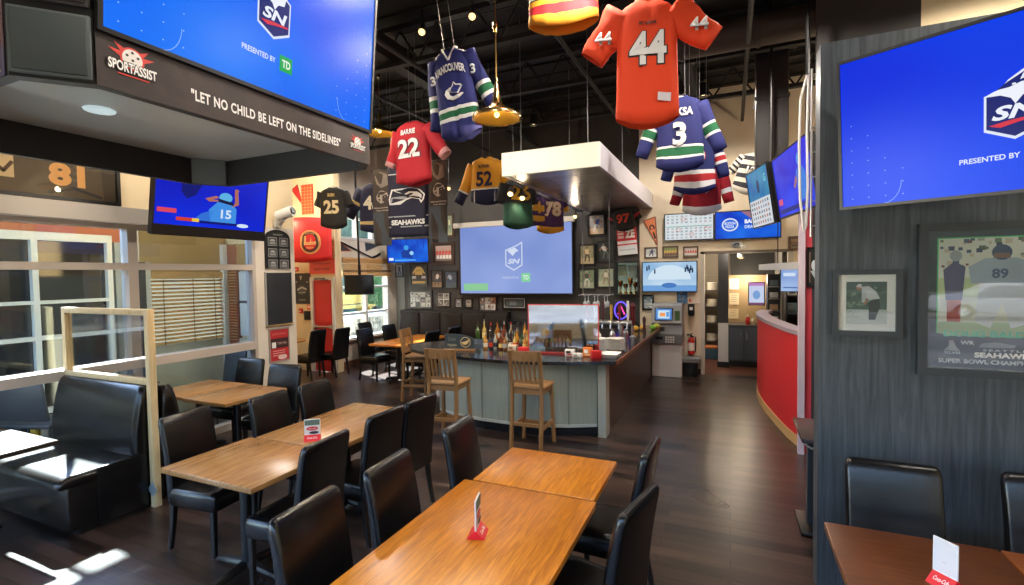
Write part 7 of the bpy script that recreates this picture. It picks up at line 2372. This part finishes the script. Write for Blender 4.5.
# a silver car parked outside behind the viewer, mirrored in the poster glass
root = thing('parked_car', 'silver car parked outside, mirrored in the poster glass on the grey panel', 'car', (10.0, -19.0, -0.04), rad(8))
silver = mat((96, 100, 106), 0.4, 0.2)
m = MB()
prof = [(-2.2, 0.35, 0.75), (-2.1, 0.3, 0.95), (-1.2, 0.3, 1.02), (-0.6, 0.3, 1.42), (0.7, 0.3, 1.46), (1.5, 0.3, 1.05), (2.1, 0.3, 0.95), (2.2, 0.35, 0.7)]
m.loft([[(x, -0.85, z0), (x, 0.85, z0), (x, 0.88, min(z1, 0.85)), (x, 0.68 if z1 > 1.1 else 0.8, z1), (x, -0.68 if z1 > 1.1 else -0.8, z1), (x, -0.88, min(z1, 0.85))] for x, z0, z1 in prof], silver); m.build('body', root, angle=40)
m = MB(); m.loft([[(x, 0.885, z0), (x, 0.74, z1), (x, 0.73, z1), (x, 0.87, z0)] for x, z0, z1 in ((-0.95, 0.95, 1.05), (-0.5, 0.93, 1.36), (0.65, 0.93, 1.38), (1.2, 0.95, 1.08))], mat((30, 36, 44), 0.1)); m.build('side_window', root)
for sx in (-1.35, 1.35):
    for sy in (-0.82, 0.82):
        m = MB(); m.tube([(sx, sy - 0.1, 0.32), (sx, sy + 0.1, 0.32)], 0.32, JET, 20); m.tube([(sx, sy - 0.11, 0.32), (sx, sy + 0.11, 0.32)], 0.18, STEEL, 12); m.build('wheel', root)
# ================================================================== LIGHT
w = bpy.data.worlds.new('sky'); SC.world = w
w.use_nodes = True
nt = w.node_tree
bg = nt.nodes['Background']
sky = nt.nodes.new('ShaderNodeTexSky')
sky.sky_type = 'NISHITA'
sky.sun_disc = False
sky.sun_elevation = rad(44)
sky.sun_rotation = rad(250)
sky.air_density = 1.0
sky.dust_density = 0.4
sky.ozone_density = 2.5
nt.links.new(sky.outputs[0], bg.inputs['Color'])
bg.inputs['Strength'].default_value = 1.45

su = bpy.data.lights.new('sun', 'SUN'); su.energy = 62.0; su.angle = rad(2.0); su.color = (1.0, 0.95, 0.86)
so = bpy.data.objects.new('sun', su); COL.objects.link(so)
sd = Vector((0.70, -0.33, -0.69)).normalized()
so.rotation_euler = sd.to_track_quat('-Z', 'Y').to_euler()


def lamp(name, c, e, col=(1.0, 0.82, 0.6), r=0.06, spot=None):
    l = bpy.data.lights.new(name, 'SPOT' if spot else 'POINT')
    l.energy = e; l.color = col; l.shadow_soft_size = r
    o = bpy.data.objects.new(name, l); COL.objects.link(o); o.location = c
    if spot:
        l.spot_size = rad(168); l.spot_blend = 0.35
        o.rotation_euler = Vector(spot).to_track_quat('-Z', 'Y').to_euler()


for c in LAMPS:
    lamp('pendant_light', (c[0], c[1], c[2] - 0.03), 14, (1.0, 0.78, 0.45), 0.03)
for k, (c, d) in enumerate(SPOTS):
    lamp('spot_light', c, 70 if k < 2 else (40 if k == 2 else 5), (1.0, 0.80, 0.55), 0.04, d)
# recessed house lights along the roof, each with its can
HOUSE = [(-1.2, 1.4), (-1.0, 4.0), (0.2, 5.6), (-0.4, 8.6), (-5.4, 8.4), (-7.2, 6.9), (-3.4, 8.8), (2.4, 1.6), (2.4, 5.2), (-4.6, 4.4), (-5.4, 1.5)]
can = None
for i, (x, y) in enumerate(HOUSE):
    lab = 'black can downlight under the roof near x %d' % i
    m_ = ['over the foreground tables', 'over the aisle before the bar', 'over the red half wall end', 'before the rink television', 'over the back tables', 'by the red door', 'over the back bar', 'behind the panel top', 'over the service wall', 'between the cube and the orca jersey', 'over the booth bench'][i]
    if can is None:
        can = thing('can_light', 'black can downlight under the roof, ' + m_, 'lamp', (x, y, 4.86), 0, 'can downlights under the roof')
        q = MB(); q.lathe([(0.07, 0.0), (0.085, 0.0), (0.085, 0.2), (0.02, 0.24)], JET, n=16, cap=False); q.tube([(0, 0, 0.22), (0, 0, ZC - 4.86)], 0.01, JET, 6); hs = q.build('housing', can)
        q = MB(); q.ball((0, 0, 0.05), (0.06, 0.06, 0.03), glow((255, 224, 170), 3), 6); q.build('bulb', hs)
    else:
        dup(can, (x, y, 4.86), None, 'black can downlight under the roof, ' + m_)
    lamp('house_light', (x, y, 4.80), 112, (1.0, 0.90, 0.78), 0.07, (0, 0, -1))
for c, e in (((0.1, 11.2, 2.45), 18), ((-0.6, 12.4, 2.5), 45), ((0.35, 11.95, 1.85), 14), ((1.9, 8.2, 3.4), 40)):
    lamp('kitchen_light', c, e, (1.0, 0.83, 0.6), 0.06)
lamp('entry_light', (-8.4, 7.3, 3.3), 24, (1.0, 0.8, 0.5), 0.06)

# ================================================================== CAMERA
cam = bpy.data.cameras.new('camera')
cam.sensor_fit = 'HORIZONTAL'
cam.sensor_width = 36.0
cam.lens = 36.0 * 493.2 / 1024.0
cam.clip_start = 0.05
cam.clip_end = 200
co = bpy.data.objects.new('camera', cam); COL.objects.link(co)
yaw, pit, rol = rad(23.9), rad(2.083), rad(-0.8716)
fw = Vector((-math.sin(yaw) * math.cos(pit), math.cos(yaw) * math.cos(pit), -math.sin(pit)))
rt = Vector((math.cos(yaw), math.sin(yaw), 0))
up = rt.cross(fw)
r2 = rt * math.cos(rol) + up * math.sin(rol)
u2 = -rt * math.sin(rol) + up * math.cos(rol)
M = Matrix((r2, u2, -fw)).transposed().to_4x4()
M.translation = (0, 0, 2.05)
co.matrix_world = M
SC.camera = co

SC.view_settings.view_transform = 'Standard'
SC.view_settings.look = 'None'
SC.view_settings.gamma = 1.0
SC.view_settings.exposure = EXPO
SC.view_settings.use_curve_mapping = False
cy = SC.cycles
cy.use_denoising = True
cy.max_bounces = 8
cy.diffuse_bounces = 4
cy.glossy_bounces = 4
cy.transparent_max_bounces = 12
cy.sample_clamp_indirect = 6.0
cy.caustics_reflective = False
cy.caustics_refractive = False
